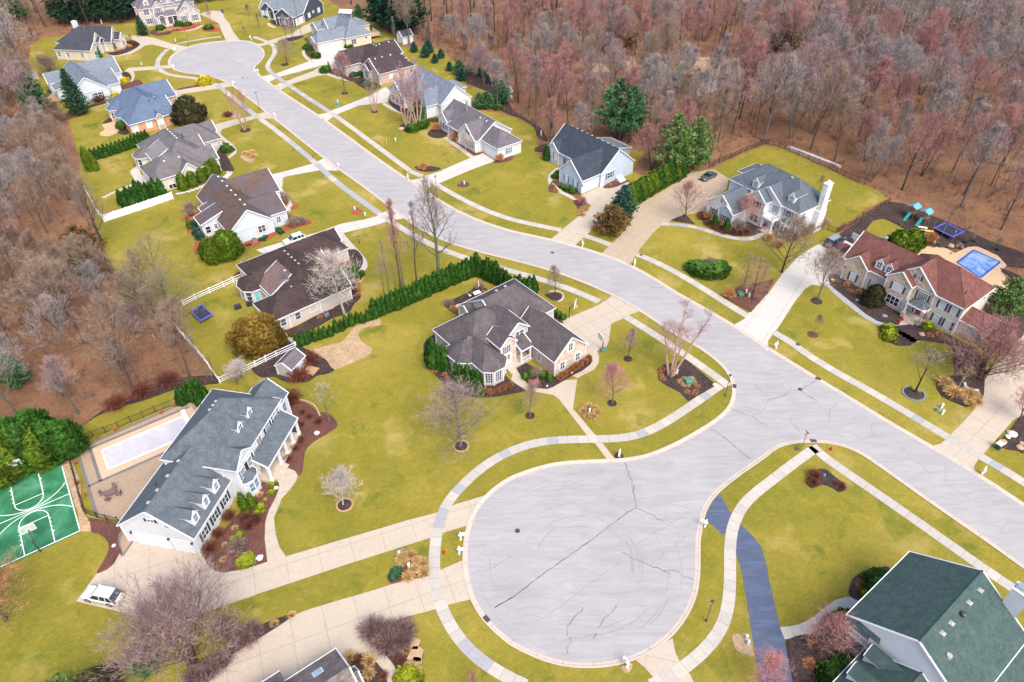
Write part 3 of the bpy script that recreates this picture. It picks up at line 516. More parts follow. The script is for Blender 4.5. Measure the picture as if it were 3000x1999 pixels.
class House:
    def __init__(s, name, label, crop, org, ang, roof, wall, cat='house', accents=(), trim='white trim'):
        x0, y0, sc = crop; X, Y, z = org; p = P(x0 + X * sc, y0 + Y * sc, z)
        s.e = thing(name, label, cat, (p.x, p.y, 0), radians(ang)); s.wm = M(); s.rm = M(); s.tm = M(); s.w = []; s.roofmats = [roof, trim] + [q for q in accents if q.startswith('shingle') or 'roof' in q]
        s.wallmats = [wall, trim, 'porch floor'] + [q for q in accents if q not in s.roofmats]; s.late = []; s.trim = trim; s.rakes = []
    def ri(s, m): return s.roofmats.index(m) if m else 0
    def wi(s, m): return s.wallmats.index(m) if m else 0
    def wing(s, u0, u1, v0, v1, ze, zr, ax='u', hip=(0, 0), inset=None, oh=.32, roof=None, wall=None, faces={}, base=0, gut=True, pent=None, walls=True):
        k = len(s.w); j = .005 * k; ri, wi = s.ri(roof), s.wi(wall)
        S0, S1, T0, T1 = (u0, u1, v0, v1) if ax == 'u' else (v0, v1, u0, u1)
        X = (lambda a, b, z: (a, b, z)) if ax == 'u' else (lambda a, b, z: (b, a, z))
        ze += j * .6; zr += j * .6; tm = (T0 + T1) / 2; hw = (T1 - T0) / 2; sl = (zr - ze) / hw; th = .15
        ins = inset if inset is not None else hw
        ins = min(ins, (S1 - S0) / 2 - .02 if hip[0] and hip[1] else S1 - S0 - .05)
        r0, r1 = S0 + (ins if hip[0] else 0), S1 - (ins if hip[1] else 0)
        top = dict(a=X(S0, T0, ze), b=X(S1, T0, ze), c=X(S1, T1, ze), d=X(S0, T1, ze), p=X(r0, tm, zr), q=X(r1, tm, zr))
        m = s.rm; n = len(m.v); ks = 'abcdpq'
        m.add([top[q] for q in ks] + [(top[q][0], top[q][1], top[q][2] - th) for q in ks], [])
        A = {q: n + i for i, q in enumerate(ks)}
        def f(t, mi):
            m.f.append(tuple(A[q] for q in t)); m.mi.append(mi)
            m.f.append(tuple(A[q] + 6 for q in reversed(t))); m.mi.append(1)
        f('abqp', ri); f('cdpq', ri)
        if hip[0]: f('dap', ri)
        if hip[1]: f('bcq', ri)
        loop = ['a', 'b'] + ([] if hip[1] else ['q']) + ['c', 'd'] + ([] if hip[0] else ['p'])
        for x, y in zip(loop, loop[1:] + loop[:1]): m.f.append((A[x], A[y], A[y] + 6, A[x] + 6)); m.mi.append(1)
        t = s.tm                                                       # gutters, rake boards, corner boards
        V = lambda q: Vector(q)
        if gut:
            for x, y, on in (('a', 'b', 1), ('c', 'd', 1), ('b', 'c', hip[1]), ('d', 'a', hip[0])):
                if not on: continue
                a, b = V(top[x]), V(top[y]); d = (b - a).normalized(); o = Vector((d.y, -d.x, 0)); ce = V(X((S0 + S1) / 2, tm, ze))
                if o.dot((a + b) / 2 - ce) < 0: o = -o
                a = a - d * .02; b = b + d * .02
                for (p1, p2, z1, z2) in ((0, .10, .03, .03), (.10, .10, .03, -.13), (0, .10, -.13, -.13)):
                    t.quad(a + o * p1 + Vector((0, 0, z1)), b + o * p1 + Vector((0, 0, z1)), b + o * p2 + Vector((0, 0, z2)), a + o * p2 + Vector((0, 0, z2)))
            for g, (x, y, r, sg, se) in ((hip[0], ('a', 'd', 'p', -1, S0)), (hip[1], ('b', 'c', 'q', 1, S1))):
                if not g: s.rakes.append((k, X(se - sg * .4, tm, zr), [(V(top[i]), V(top[r])) for i in (x, y)], V(X(sg, 0, 0))))
        cap = [('p', 'q')] + ([('a', 'p'), ('d', 'p')] if hip[0] else []) + ([('b', 'q'), ('c', 'q')] if hip[1] else [])
        for x, y in cap:                                               # ridge and hip caps
            a, b = V(top[x]), V(top[y])
            if (b - a).length < .3: continue
            o = Vector((b.y - a.y, a.x - b.x, 0)).normalized() * .13; up = Vector((0, 0, .055)); lo = Vector((0, 0, -.01 if x != 'p' else -.13 * sl + .04))
            s.rm.quad(a + up, b + up, b + o + lo, a + o + lo, mi=ri); s.rm.quad(a + up, b + up, b - o + lo, a - o + lo, mi=ri)
        w = dict(S0=S0 + oh + j, S1=S1 - oh - j, T0=T0 + oh + j, T1=T1 - oh - j, ax=ax, ze=ze, zr=zr, tm=tm, sl=sl, r0=r0, r1=r1)
        hs = ze + (oh + j) * sl - th - .02; hp = zr - th - .02
        if walls:
            q = lambda a, b, z: X(w[a], w[b], z)
            names = {'u': ('v0', 'u1', 'v1', 'u0'), 'v': ('u0', 'v1', 'u1', 'v0')}[ax]
            cor = [('S0', 'T0'), ('S1', 'T0'), ('S1', 'T1'), ('S0', 'T1')]
            for i in range(4):
                a, b = cor[i], cor[(i + 1) % 4]; mi = s.wi(faces[names[i]]) if names[i] in faces else wi
                pts = [q(*a, base), q(*b, base), q(*b, hs), q(*a, hs)]
                if (i == 1 and not hip[1]) or (i == 3 and not hip[0]):
                    pts.insert(3, X(w[a[0]], tm, hp))
                s.wm.quad(*pts, mi=mi)
            if base < 1:
                for a in cor:
                    x, y, _ = q(*a, 0); t.box(x - .09, x + .09, y - .09, y + .09, base + .02, hs - .02)
        (w['u0'], w['u1'], w['v0'], w['v1']) = (w['S0'], w['S1'], w['T0'], w['T1']) if ax == 'u' else (w['T0'], w['T1'], w['S0'], w['S1'])
        s.w.append(w)
        if pent:                                                       # shingled pent strip across the foot of a gable
            a0, a1 = T0 + .1, T1 - .1; sw, sg = (S0, 1) if pent == 0 else (S1, -1)
            for z0, z1, o0, o1, mi in ((ze + .02, ze + .45, -.02, oh + .05, ri), (ze - .12, ze + .02, -.02, -.02, 1)):
                s.rm.quad(X(sw + sg * o0, a0, z0), X(sw + sg * o0, a1, z0), X(sw + sg * o1, a1, z1), X(sw + sg * o1, a0, z1), mi=mi)
        return k
    def shed(s, u0, u1, v0, v1, z0, z1, d, roof=None, walls=True, wall=None, base=0, th=.14, oh=.3, gut=True):
        """single slope: z0 at the low edge on side d, z1 at the other"""
        zz = {'u0': (z0, z1, z1, z0), 'u1': (z1, z0, z0, z1), 'v0': (z0, z0, z1, z1), 'v1': (z1, z1, z0, z0)}[d]
        c_ = [(u0, v0), (u1, v0), (u1, v1), (u0, v1)]; m = s.rm; n = len(m.v); ri = s.ri(roof)
        m.add([(*c_[i], zz[i]) for i in range(4)] + [(*c_[i], zz[i] - th) for i in range(4)], [])
        m.f.append((n, n + 1, n + 2, n + 3)); m.mi.append(ri)
        for fc in [(n + 7, n + 6, n + 5, n + 4)] + [(n + i, n + (i + 1) % 4, n + 4 + (i + 1) % 4, n + 4 + i) for i in range(4)]: m.f.append(fc); m.mi.append(1)
        for i in range(4):                                             # white edge boards
            a, b = Vector((*c_[i], zz[i])), Vector((*c_[(i + 1) % 4], zz[(i + 1) % 4])); ce = Vector(((u0 + u1) / 2, (v0 + v1) / 2, 0)); dd = (b - a).normalized(); o = Vector((dd.y, -dd.x, 0)).normalized()
            if zz[i] == z1 and zz[(i + 1) % 4] == z1: continue
            up, dn = Vector((0, 0, .03)), Vector((0, 0, -.17))
            s.tm.quad(a + up + o * .05, b + up + o * .05, b + up - o * .1, a + up - o * .1); s.tm.quad(a + up + o * .05, b + up + o * .05, b + dn + o * .05, a + dn + o * .05)
        if walls:
            iu0, iu1, iv0, iv1 = u0 + oh, u1 - oh, v0 + oh, v1 - oh
            def zat(u, v):
                f = {'u0': (u - u0) / (u1 - u0), 'u1': (u1 - u) / (u1 - u0), 'v0': (v - v0) / (v1 - v0), 'v1': (v1 - v) / (v1 - v0)}[d]; return z0 + f * (z1 - z0) - th - .02
            q = [(iu0, iv0), (iu1, iv0), (iu1, iv1), (iu0, iv1)]
            for i in range(4):
                a, b = q[i], q[(i + 1) % 4]; s.wm.quad((*a, base), (*b, base), (*b, zat(*b)), (*a, zat(*a)), mi=s.wi(wall))
            s.w.append(dict(u0=iu0, u1=iu1, v0=iv0, v1=iv1)); return len(s.w) - 1
    def bay(s, poly, ze, apex, roof=None, wall=None, base=0, oh=.3, th=.14):
        ap = Vector(apex); ce = Vector((sum(p[0] for p in poly) / len(poly), sum(p[1] for p in poly) / len(poly))); n = len(poly)
        for i in range(n):
            a, b = Vector((*poly[i], ze)), Vector((*poly[(i + 1) % n], ze)); s.rm.quad(a, b, ap, mi=s.ri(roof))
            z = Vector((0, 0, -th)); s.rm.quad(a, b, b + z, a + z, mi=1)
            d = (b - a).normalized(); o = Vector((d.y, -d.x, 0))
            if o.to_2d().dot((a + b).to_2d() / 2 - ce) < 0: o = -o
            s.tm.quad(a + Vector((0, 0, .03)), b + Vector((0, 0, .03)), b + o * .1 + Vector((0, 0, .03)), a + o * .1 + Vector((0, 0, .03))); s.tm.quad(a + o * .1 + Vector((0, 0, .03)), b + o * .1 + Vector((0, 0, .03)), b + o * .1 + Vector((0, 0, -.13)), a + o * .1 + Vector((0, 0, -.13)))
            e = a + (ap - a) * .012; nn = Vector((ap.y - a.y, a.x - ap.x, 0)).normalized() * .1
            s.rm.quad(a + Vector((0, 0, .05)), ap + Vector((0, 0, .05)), ap + nn, a + nn, mi=s.ri(roof)); s.rm.quad(a + Vector((0, 0, .05)), ap + Vector((0, 0, .05)), ap - nn, a - nn, mi=s.ri(roof))
        s.rm.quad(*[(*p, ze - th) for p in poly], mi=1)
        ip = [Vector(p) + (ce - Vector(p)).normalized() * oh * 1.15 for p in poly]
        for i in range(n): s.wm.quad((*ip[i], base), (*ip[(i + 1) % n], base), (*ip[(i + 1) % n], ze - .05), (*ip[i], ze - .05), mi=s.wi(wall))
        for p in ip: s.tm.box(p.x - .08, p.x + .08, p.y - .08, p.y + .08, base, ze - .12)
        return ip
    def _pt(s, side, val, al): return (val, al) if side[0] == 'u' else (al, val)
    def opening(s, o, t, n, z, w, h, name='window', sh=None, cols=2, rows=2, glass='glass', parent=None, arch=False, frame=True):
        """window or door on a wall: o along-point, t tangent, n outward normal"""
        O, T, N = Vector((*o, 0)), Vector((*t, 0)), Vector((*n, 0))
        def slab(m, a0, a1, z0, z1, n0, n1):
            q = [O + T * a + N * b + Vector((0, 0, c_)) for c_ in (z0, z1) for a, b in ((a0, n0), (a1, n0), (a1, n1), (a0, n1))]
            m.add(q, [(3, 2, 1, 0), (4, 5, 6, 7), (0, 1, 5, 4), (1, 2, 6, 5), (2, 3, 7, 6), (3, 0, 4, 7)])
        p = M(); slab(p, -w / 2, w / 2, z - h / 2, z + h / 2, -.02, .025); po = p.build(name, glass, parent or s.e)
        f = M(); b = .1
        if frame:
            for a0, a1, z0, z1 in ((-w / 2 - b, -w / 2, z - h / 2 - b, z + h / 2 + b), (w / 2, w / 2 + b, z - h / 2 - b, z + h / 2 + b), (-w / 2, w / 2, z + h / 2, z + h / 2 + b), (-w / 2, w / 2, z - h / 2 - b, z - h / 2)): slab(f, a0, a1, z0, z1, -.02, .06)
            for i in range(1, cols): x = -w / 2 + w * i / cols; ww = .05 if cols <= 3 else .03; slab(f, x - ww, x + ww, z - h / 2, z + h / 2, .02, .045)
            for i in range(1, rows): y = z - h / 2 + h * i / rows; ww = .035 if rows <= 3 else .022; slab(f, -w / 2, w / 2, y - ww, y + ww, .02, .04)
            if parent is None: f.build('frame', s.trim, po)
            else: f.build('window_frame', s.trim, parent)
        if sh:
            for sg in (-1, 1):
                q = M(); c0 = sg * (w / 2 + b + .2); slab(q, c0 - .18, c0 + .18, z - h / 2 - .05, z + h / 2 + .05, -.02, .05); q.build('shutter', sh, po)
        return po
    def win(s, k, side, al, z, w=1.0, h=1.5, sh=None, cols=2, rows=2, glass='glass', off=0, **kw):
        v = s.w[k][side] if isinstance(k, int) else k
        n, t = FACE[side]; o = s._pt(side, v, al); o = (o[0] + n[0] * off, o[1] + n[1] * off)
        return s.opening(o, t, n, z, w, h, 'window', sh, cols, rows, glass, **kw)
    def bwin(s, ip, i, z, w, h, f=.5, **kw):
        a, b = ip[i], ip[(i + 1) % len(ip)]; o = a.lerp(b, f); d = (b - a).normalized(); n = Vector((d.y, -d.x)); ce = sum(ip, Vector((0, 0))) / len(ip)
        if n.dot(o - ce) < 0: n = -n
        return s.opening(tuple(o), tuple(d), tuple(n), z, w, h, **kw)
    def door(s, k, side, al, w=.95, h=2.1, m='door white', z0=0.15, name='door', panes=True):
        v = s.w[k][side] if isinstance(k, int) else k; n, t = FACE[side]; o = s._pt(side, v, al)
        d = s.opening(o, t, n, z0 + h / 2, w, h, name, None, 1, 1, m)
        if panes:
            O, T, N = Vector((*o, 0)), Vector((*t, 0)), Vector((*n, 0)); q = M()
            for i in range(2):
                for j in range(3):
                    a0 = -w * .32 + i * w * .34; zz = z0 + h * .45 + j * h * .17
                    q.quad(*[O + T * a + N * .035 + Vector((0, 0, b)) for a, b in ((a0, zz), (a0 + w * .28, zz), (a0 + w * .28, zz + h * .13), (a0, zz + h * .13))])
            q.build('pane', 'deep glass', d)
        h_ = M(); O = Vector((*o, 0)) + Vector((*t, 0)) * (w * .38) + Vector((*n, 0)) * .05; h_.box(O.x - .05, O.x + .05, O.y - .05, O.y + .05, z0 + 1.0, z0 + 1.12); h_.build('handle', 'dark metal', d)
    def garage(s, k, side, al, w=4.9, h=2.2, z0=.05, lights=False):
        v = s.w[k][side] if isinstance(k, int) else k; n, t = FACE[side]; o = s._pt(side, v, al)
        d = s.opening(o, t, n, z0 + h / 2, w, h, 'garage_door', None, 1, 4, 'garage white')
        if lights:
            O, T, N = Vector((*o, 0)), Vector((*t, 0)), Vector((*n, 0)); q = M()
            for i in range(4):
                a0 = -w * .45 + i * w * .235; zz = z0 + h * .8
                q.quad(*[O + T * a + N * .04 + Vector((0, 0, b)) for a, b in ((a0, zz), (a0 + w * .18, zz), (a0 + w * .18, zz + .22), (a0, zz + .22))])
            q.build('door_light', 'bright glass', d)
    def dormer(s, u, v, side, w, zb, ze, zr, dep, glass='glass', win=True, cols=2, rows=2, roof=None):
        n, t = FACE[side]; o = Vector((u, v)); T, N = Vector(t), Vector(n); hw = w / 2
        X = lambda a, b, z: (*(o + T * a - N * b), z)                  # a across, b backwards
        d = M()
        d.quad(X(-hw, 0, zb), X(hw, 0, zb), X(hw, 0, ze), X(0, 0, zr - .08), X(-hw, 0, ze))
        for sg in (-1, 1): d.quad(X(sg * hw, 0, zb), X(sg * hw, dep, zb), X(sg * hw, dep, ze), X(sg * hw, 0, ze))
        do = d.build('dormer', 'white trim', s.e)
        r = M(); e = .18
        for sg in (-1, 1):
            sl = (zr - ze) / hw; zl = ze - e * sl
            r.quad(X(sg * (hw + e), -.15, zl), X(0, -.15, zr), X(0, dep + .3, zr), X(sg * (hw + e), dep + .3, zl)); r.quad(X(sg * (hw + e), -.15, zl - .1), X(0, -.15, zr - .1), X(0, -.15, zr), X(sg * (hw + e), -.15, zl), mi=1); r.quad(X(sg * (hw + e), -.15, zl - .1), X(sg * (hw + e), dep, zl - .1), X(sg * (hw + e), dep, zl), X(sg * (hw + e), -.15, zl), mi=1)
            r.quad(X(sg * (hw + e), -.16, zl + .02), X(0, -.16, zr + .02), X(0, -.06, zr + .02), X(sg * (hw + e), -.06, zl + .02), mi=1)
        r.build('dormer_roof', [roof or s.roofmats[0], 'white trim'], do)
        if win: s.opening(tuple(o), t, n, (zb + .25 + ze) / 2 + .1, w * .5, (ze - zb) * .68, 'dormer_window', None, cols, rows, glass, parent=do)
    def at(s, k, st, dt):
        w = s.w[k]; z = w['zr'] - abs(dt) * w['sl']; return ((st, w['tm'] + dt) if w['ax'] == 'u' else (w['tm'] + dt, st)) + (z,)
    def vents(s, k, sts, dt, m='vent grey', sz=.22):
        for st in sts:
            x, y, z = s.at(k, st, dt); q = M(); q.box(x - sz, x + sz, y - sz, y + sz, z - .1, z + .16); q.add([(x - sz - .05, y - sz - .05, z + .16), (x + sz + .05, y - sz - .05, z + .16), (x + sz + .05, y + sz + .05, z + .16), (x - sz - .05, y + sz + .05, z + .16), (x, y, z + .26)], [(0, 1, 4), (1, 2, 4), (2, 3, 4), (3, 0, 4)]); s.late.append(('roof_vent', q, m))
    def pipe(s, k, st, dt, h=.6, r=.07, m='black vent'):
        x, y, z = s.at(k, st, dt); q = M(); q.lathe([(r * 1.8, -.1), (r * 1.6, .05), (r, .08), (r, h), (r * .6, h)], (x, y, z), 8); s.late.append(('vent_pipe', q, m))
    def dish(s, x, y, z):
        q = M(); q.lathe([(.03, -.2), (.03, .5)], (x, y, z), 6); pr = [(.0, 0), (.15, .03), (.28, .10)]
        vs = []; n = 10
        for r, h in pr: vs += [(x + h + .05, y + r * cos(2 * pi * i / n), z + .5 + r * sin(2 * pi * i / n)) for i in range(n)]
        q.add(vs, [(i * n + j, i * n + (j + 1) % n, (i + 1) * n + (j + 1) % n, (i + 1) * n + j) for i in range(2) for j in range(n)]); q.tube([(x, y, z + .45), (x + .45, y, z + .55)], .02, 4); s.late.append(('satellite_dish', q, 'vent grey'))
    def part(s, name, m, mats): s.late.append((name, m, mats))
    def post(s, u, v, z0, z1, r=.14, m='white trim'):
        q = M(); q.box(u - r, u + r, v - r, v + r, z0, z1); q.box(u - r - .06, u + r + .06, v - r - .06, v + r + .06, z0, z0 + .22); q.box(u - r - .06, u + r + .06, v - r - .06, v + r + .06, z1 - .2, z1 - .01); s.late.append(('porch_column', q, m))
    def floor(s, u0, u1, v0, v1, h, m='porch floor', steps=None):
        q = M(); q.box(u0, u1, v0, v1, 0, h); s.late.append(('porch_floor', q, m))
        if steps:
            a0, a1, side = steps; q = M()
            for i in range(2):
                d = .35 * (i + 1); z = h * (1 - (i + 1) / 3)
                if side == 'v0': q.box(a0, a1, v0 - d, v0 - d + .36, 0, z)
                else: q.box(u0 - d, u0 - d + .36, a0, a1, 0, z)
            s.late.append(('porch_steps', q, m))
    def rail(s, pts, z0, h=.95, gap=.16):
        q = M()
        for a, b in zip(pts, pts[1:]):
            a, b = Vector(a), Vector(b); L = (b - a).length; an = atan2(b.y - a.y, b.x - a.x)
            q.box(0, L, -.045, .045, z0 + h - .07, z0 + h, rz=an, o=a); q.box(0, L, -.03, .03, z0 + .1, z0 + .16, rz=an, o=a)
            for i in range(int(L / gap) + 1): q.box(i * gap - .022, i * gap + .022, -.02, .02, z0 + .16, z0 + h - .07, rz=an, o=a)
            for e in (0, L): q.box(e - .06, e + .06, -.06, .06, z0, z0 + h + .08, rz=an, o=a)
        s.late.append(('railing', q, 'white trim'))
    def done(s):
        for k, pt, prs, o in s.rakes:
            hid = False
            for i, w in enumerate(s.w):
                if i == k or 'tm' not in w: continue
                st, tt = (pt[0], pt[1]) if w['ax'] == 'u' else (pt[1], pt[0])
                if w['S0'] < st < w['S1'] and abs(tt - w['tm']) < (w['T1'] - w['T0']) / 2 and w['zr'] - abs(tt - w['tm']) * w['sl'] > pt[2] - 1.2: hid = True
            if hid: continue
            for a, b in prs:
                up = Vector((0, 0, .035)); dn = Vector((0, 0, -.2)); s.tm.quad(a + up + o * .04, b + up + o * .04, b + up - o * .13, a + up - o * .13); s.tm.quad(a + up + o * .04, b + up + o * .04, b + dn + o * .04, a + dn + o * .04)
        s.wm.build('wall', s.wallmats, s.e); ro = s.rm.build('roof', s.roofmats, s.e); s.tm.build('gutter_and_trim', s.trim, s.e)
        for nm, m, mt in s.late: m.build(nm, mt, ro if nm in ('roof_vent', 'vent_pipe', 'chimney', 'satellite_dish', 'skylight', 'flue_pipe') else s.e)
        return s.e
CR = dict(H1=(330, 1350, .19133), H2=(1250, 790, .24237), H3=(2400, 1590, .26087), H5=(2440, 660, .22321), H6=(2050, 460, .17219), H7=(1580, 350, .15306), H19=(670, 660, .21042), H18=(550, 480, .19129), H17=(370, 340, .14667), H16=(290, 220, .11478), H15=(120, 150, .1105), H14=(150, 50, .10625), H13=(370, 0, .10625), H11=(750, 0, .153), H12=(750, 0, .153), H10=(970, 100, .11475), H9=(1120, 190, .119), H8=(1270, 290, .12116), FH=(1940, 170, .085), H4=(760, 1850, .1445))
def mbox(*a): q = M(); q.box(*a); return q
# ---- big white house with the blue-grey roof
h = House('house', 'large white house with slate blue roof, five dormers and pillared porch beside the covered pool', CR['H1'], (1240, 1215, 3.6), 77.95, S_BLUEGREY, 'white siding')
g = h.wing(0, 12.3, 0, 11.1, 3.6, 8.0, 'u', oh=.26)
m = h.wing(9.5, 23.7, -1.55, 9.8, 6.2, 10.85, 'u', (1, 1), oh=.26)
f = h.wing(9.5, 14.15, -1.85, 1.2, 6.22, 8.15, 'v', oh=.26, pent=0)
n_ = h.wing(20, 26.15, -1.3, 4.6, 5.2, 7.7, 'u')
h.shed(13.0, 22.95, -3.95, -1.45, 3.35, 4.65, 'v0', walls=False)
h.floor(12.9, 22.4, -4.05, -1.4, .5, steps=(13.7, 16.6, 'v0'))
for u in (13.15, 16.3, 18.3, 20.4, 22.4): h.post(u, -3.75, .5, 3.3, .17)
h.part('porch_beam', mbox(13.0, 22.6, -3.85, -3.62, 2.95, 3.2), 'white trim')
b = h.bay([(9.6, -1.2), (9.9, -2.2), (10.7, -2.75), (11.9, -2.75), (12.7, -2.2), (13, -1.2)], 3.3, (11.3, -1.5, 4.3), oh=.15)
h.bwin(b, 1, 1.9, .7, 1.6, glass='bright glass', cols=1); h.bwin(b, 2, 1.9, .85, 1.6, glass='bright glass', cols=1); h.bwin(b, 3, 1.9, .7, 1.6, glass='bright glass', cols=1)
for u in (7.71, 4.96, 2.32): h.win(g, 'v0', u, 1.9, 1.2, 1.5, 'black shutter', cols=2)
for u in (21.36, 18.94): h.win(m, 'v0', u, 5.05, 1.1, 1.5, 'black shutter', glass='bright glass', cols=1)
h.win(m, 'v0', 16.27, 5.1, 1.0, 1.1, glass='deep glass', rows=3)
for u in (12.75, 10.75): h.win(f, 'v0', u, 4.6, 1.05, 1.5, 'black shutter', glass='bright glass', cols=1)
h.win(n_, 'v0', 24.6, 3.4, .9, 1.7, glass='bright glass', cols=1); h.door(m, 'v0', 15.2, 1.1, 2.2, 'door wood', .5); h.win(m, 'v0', 18.2, 1.9, 1.5, 1.5, glass='deep glass'); h.win(m, 'v0', 20.6, 1.9, 1.5, 1.5, glass='deep glass')
h.garage(g, 'u0', 6.9, 4.9, 2.3); h.garage(g, 'u0', 2.35, 2.7, 2.3); h.win(g, 'u0', 5.5, 5.9, .9, .5, 'black shutter', rows=1, glass='deep glass'); h.win(g, 'u0', 3.45, 5.2, .6, .55, glass='bright glass', cols=1, rows=1)
for v in (9.6, 4.15, .75): h.part('wall_lamp', mbox(.02, .26, v - .1, v + .1, 2.2, 2.55), 'dark metal')
for u in (18.35, 15.5): h.dormer(u, .35, 'v0', 1.35, 7.2, 8.75, 9.55, 3.2, 'deep glass')
for u in (7.55, 4.95, 2.35): h.dormer(u, .62, 'v0', 1.35, 3.9, 5.75, 6.55, 4, 'bright glass', cols=1)
h.vents(g, (1.6, 3.6, 6.0, 8.6), .35, sz=.18); h.vents(m, (15.8, 16.7, 17.5), .3, sz=.16); h.pipe(g, 5, 1.8); h.pipe(m, 19.5, 5)
h.done()
# ---- centre house
h = House('house', 'beige house with brown grey roof, turret bays and stone garage gable inside the hedge', CR['H2'], (1550, 1125, 3.25), 38.48, S_BROWNGREY, 'greige siding', accents=('buff stone', 'rose brick'))
g = h.wing(-.12, 7.45, -.1, 11, 3.25, 6.75, 'v', faces={'v0': 'buff stone', 'u0': 'rose brick'})
m = h.wing(-2.2, 9.85, 10.9, 22.7, 3.25, 7.55, 'u', (0, 1), 5.0)
a = h.wing(-10.7, 2.2, 9.0, 20.0, 3.25, 7.75, 'u', (1, 1), 5.5)
h.wing(-3.75, 4, 18.2, 22.6, 3.3, 4.9, 'u')
b2 = h.wing(-10.55, -5.3, 8.3, 14, 3.25, 5.75, 'v', gut=False)
c1 = h.wing(-9.6, -5, 8.8, 14.7, 3.25, 5.75, 'u', gut=False)
t2 = h.bay([(-10.6, 9), (-10.6, 5.7), (-9.25, 4.45), (-7.0, 4.4), (-5.25, 6.0), (-5.25, 9)], 3.25, (-7.9, 8.4, 5.75))
t1 = h.bay([(-9.2, 14.7), (-11.5, 14.7), (-12.6, 13.0), (-12.45, 10.2), (-10.9, 8.75), (-9.2, 8.75)], 3.25, (-9.5, 11.75, 5.7))
ug = h.wing(-3.5, 1.25, 7.9, 14.5, 5.35, 7.35, 'v', pent=0)
lg = h.wing(-5.95, -2.35, 6.85, 11, 4.8, 6.45, 'v', faces={'v0': 'buff stone'}, oh=.2)
h.shed(-2.5, .2, 5.6, 8.3, 3.25, 4.3, 'v0', walls=False); h.floor(-5.2, .0, 5.7, 8.0, .45, steps=(-5.1, -3.9, 'v0'))
for u in (-2.35, -.4): h.post(u, 5.85, .45, 3.1, .12)
h.rail([(-2.3, 5.85), (-.45, 5.85)], .45); h.door(lg, 'v0', -4.35, 1.7, 2.2, 'door white', .45); h.win(lg, 'v0', -4.5, 3.9, 1.6, 1.5, glass='glass', cols=4, rows=4); h.win(ug, 'v0', -.75, 4.6, 1.7, 1.1)
h.win(8.2, 'v0', -1.2, 1.7, 1.8, 1.5, glass='deep glass')
h.win(g, 'v0', 3.61, 4.55, .85, 1.5, 'mint shutter'); h.win(g, 'v0', 1.92, 1.35, .85, 1.5, 'mint shutter'); h.win(g, 'v0', 5.41, 1.4, .85, 1.5, 'mint shutter'); h.win(g, 'u0', 4.17, 1.5, .8, 1.6)
for i in (1, 2, 3): h.bwin(t2, i, 1.75, 1.1, 2.1, cols=3, rows=4, glass='deep glass')
h.bwin(t1, 3, 2.2, 1.2, .8, rows=1); h.garage(g, 'u1', 4.0, 4.9)
h.dish(*h.at(c1, -9.2, -.3)); h.vents(m, (2, 4), 1.2); h.done()
# ---- green-roofed house
h = House('house', 'white house with green roof and two storey corner porch, cut off at lower right', CR['H3'], (305, 815, 6.1), 37.12, S_GREEN, 'white siding')
m = h.wing(0, 13.35, -13.75, 0, 6.15, 10.7, 'u', walls=False, oh=.3)
w_ = h.w[m]
h.wm.quad((.3, -13.45, 0), (.3, -3.25, 0), (.3, -3.25, 6.1), (.3, -13.45, 6.1)); h.wm.quad((.3, -13.45, 6.1), (.3, -.3, 6.1), (.3, -6.87, 10.5)); h.wm.quad((.3, -3.25, 0), (2.6, -3.25, 0), (2.6, -3.25, 6.2), (.3, -3.25, 6.2)); h.wm.quad((2.6, -3.25, 0), (2.6, -.3, 0), (2.6, -.3, 6.2), (2.6, -3.25, 6.2)); h.wm.quad((2.6, -.3, 0), (13.05, -.3, 0), (13.05, -.3, 6.2), (2.6, -.3, 6.2)); h.wm.quad((13.05, -.3, 0), (13.05, -13.45, 0), (13.05, -13.45, 6.1), (13.05, -6.87, 10.5), (13.05, -.3, 6.1)); h.wm.quad((.3, -13.45, 0), (13.05, -13.45, 0), (13.05, -13.45, 6.2), (.3, -13.45, 6.2))
h.floor(.2, 2.6, -3.3, -.2, .6); h.part('balcony_floor', mbox(.2, 2.6, -3.3, -.2, 3.2, 3.45), 'white trim')
for v in (-.38, -3.15): h.post(.38, v, .6, 6.0, .15)
h.post(2.4, -.38, .6, 6.0, .15)
h.rail([(.3, -3.1), (.3, -.45)], .6); h.rail([(.3, -3.1), (.3, -.45)], 3.45); h.rail([(.45, -.3), (2.4, -.3)], .6); h.rail([(.45, -.3), (2.4, -.3)], 3.45)
q = M(); q.box(1.6, 1.75, -2.9, -1.9, 1.0, 2.5); h.part('window', q, 'deep glass')
q = M(); q.quad((-.05, -.2, 5.9), (-.05, -4.1, 5.9), (.35, -3.9, 6.45), (.35, -.2, 6.45)); q.quad((-.05, -.2, 5.9), (-.05, -4.1, 5.9), (-.05, -4.1, 5.78), (-.05, -.2, 5.78)); h.part('pent_roof', q, S_GREEN)
l = h.wing(-14, .28, -14.0, -3.2, 3.0, 6.5, 'u', oh=.3)
for u in (-.55, -3.75): h.dormer(u, -3.75, 'v1', 1.7, 2.9, 4.75, 5.75, 3.6, win=True)
h.shed(5.3, 13.2, -19, -13.5, 3.2, 5.6, 'v1' if 0 else 'v0', walls=True)
q = M(); q.box(13.1, 14.3, -11.75, -9.95, 0, 11.3); q.box(13.0, 14.4, -11.85, -9.85, 11.3, 11.42); h.part('chimney', q, 'white siding'); h.part('chimney_cap', mbox(13.25, 14.15, -11.6, -10.1, 11.42, 11.85), 'galvanised')
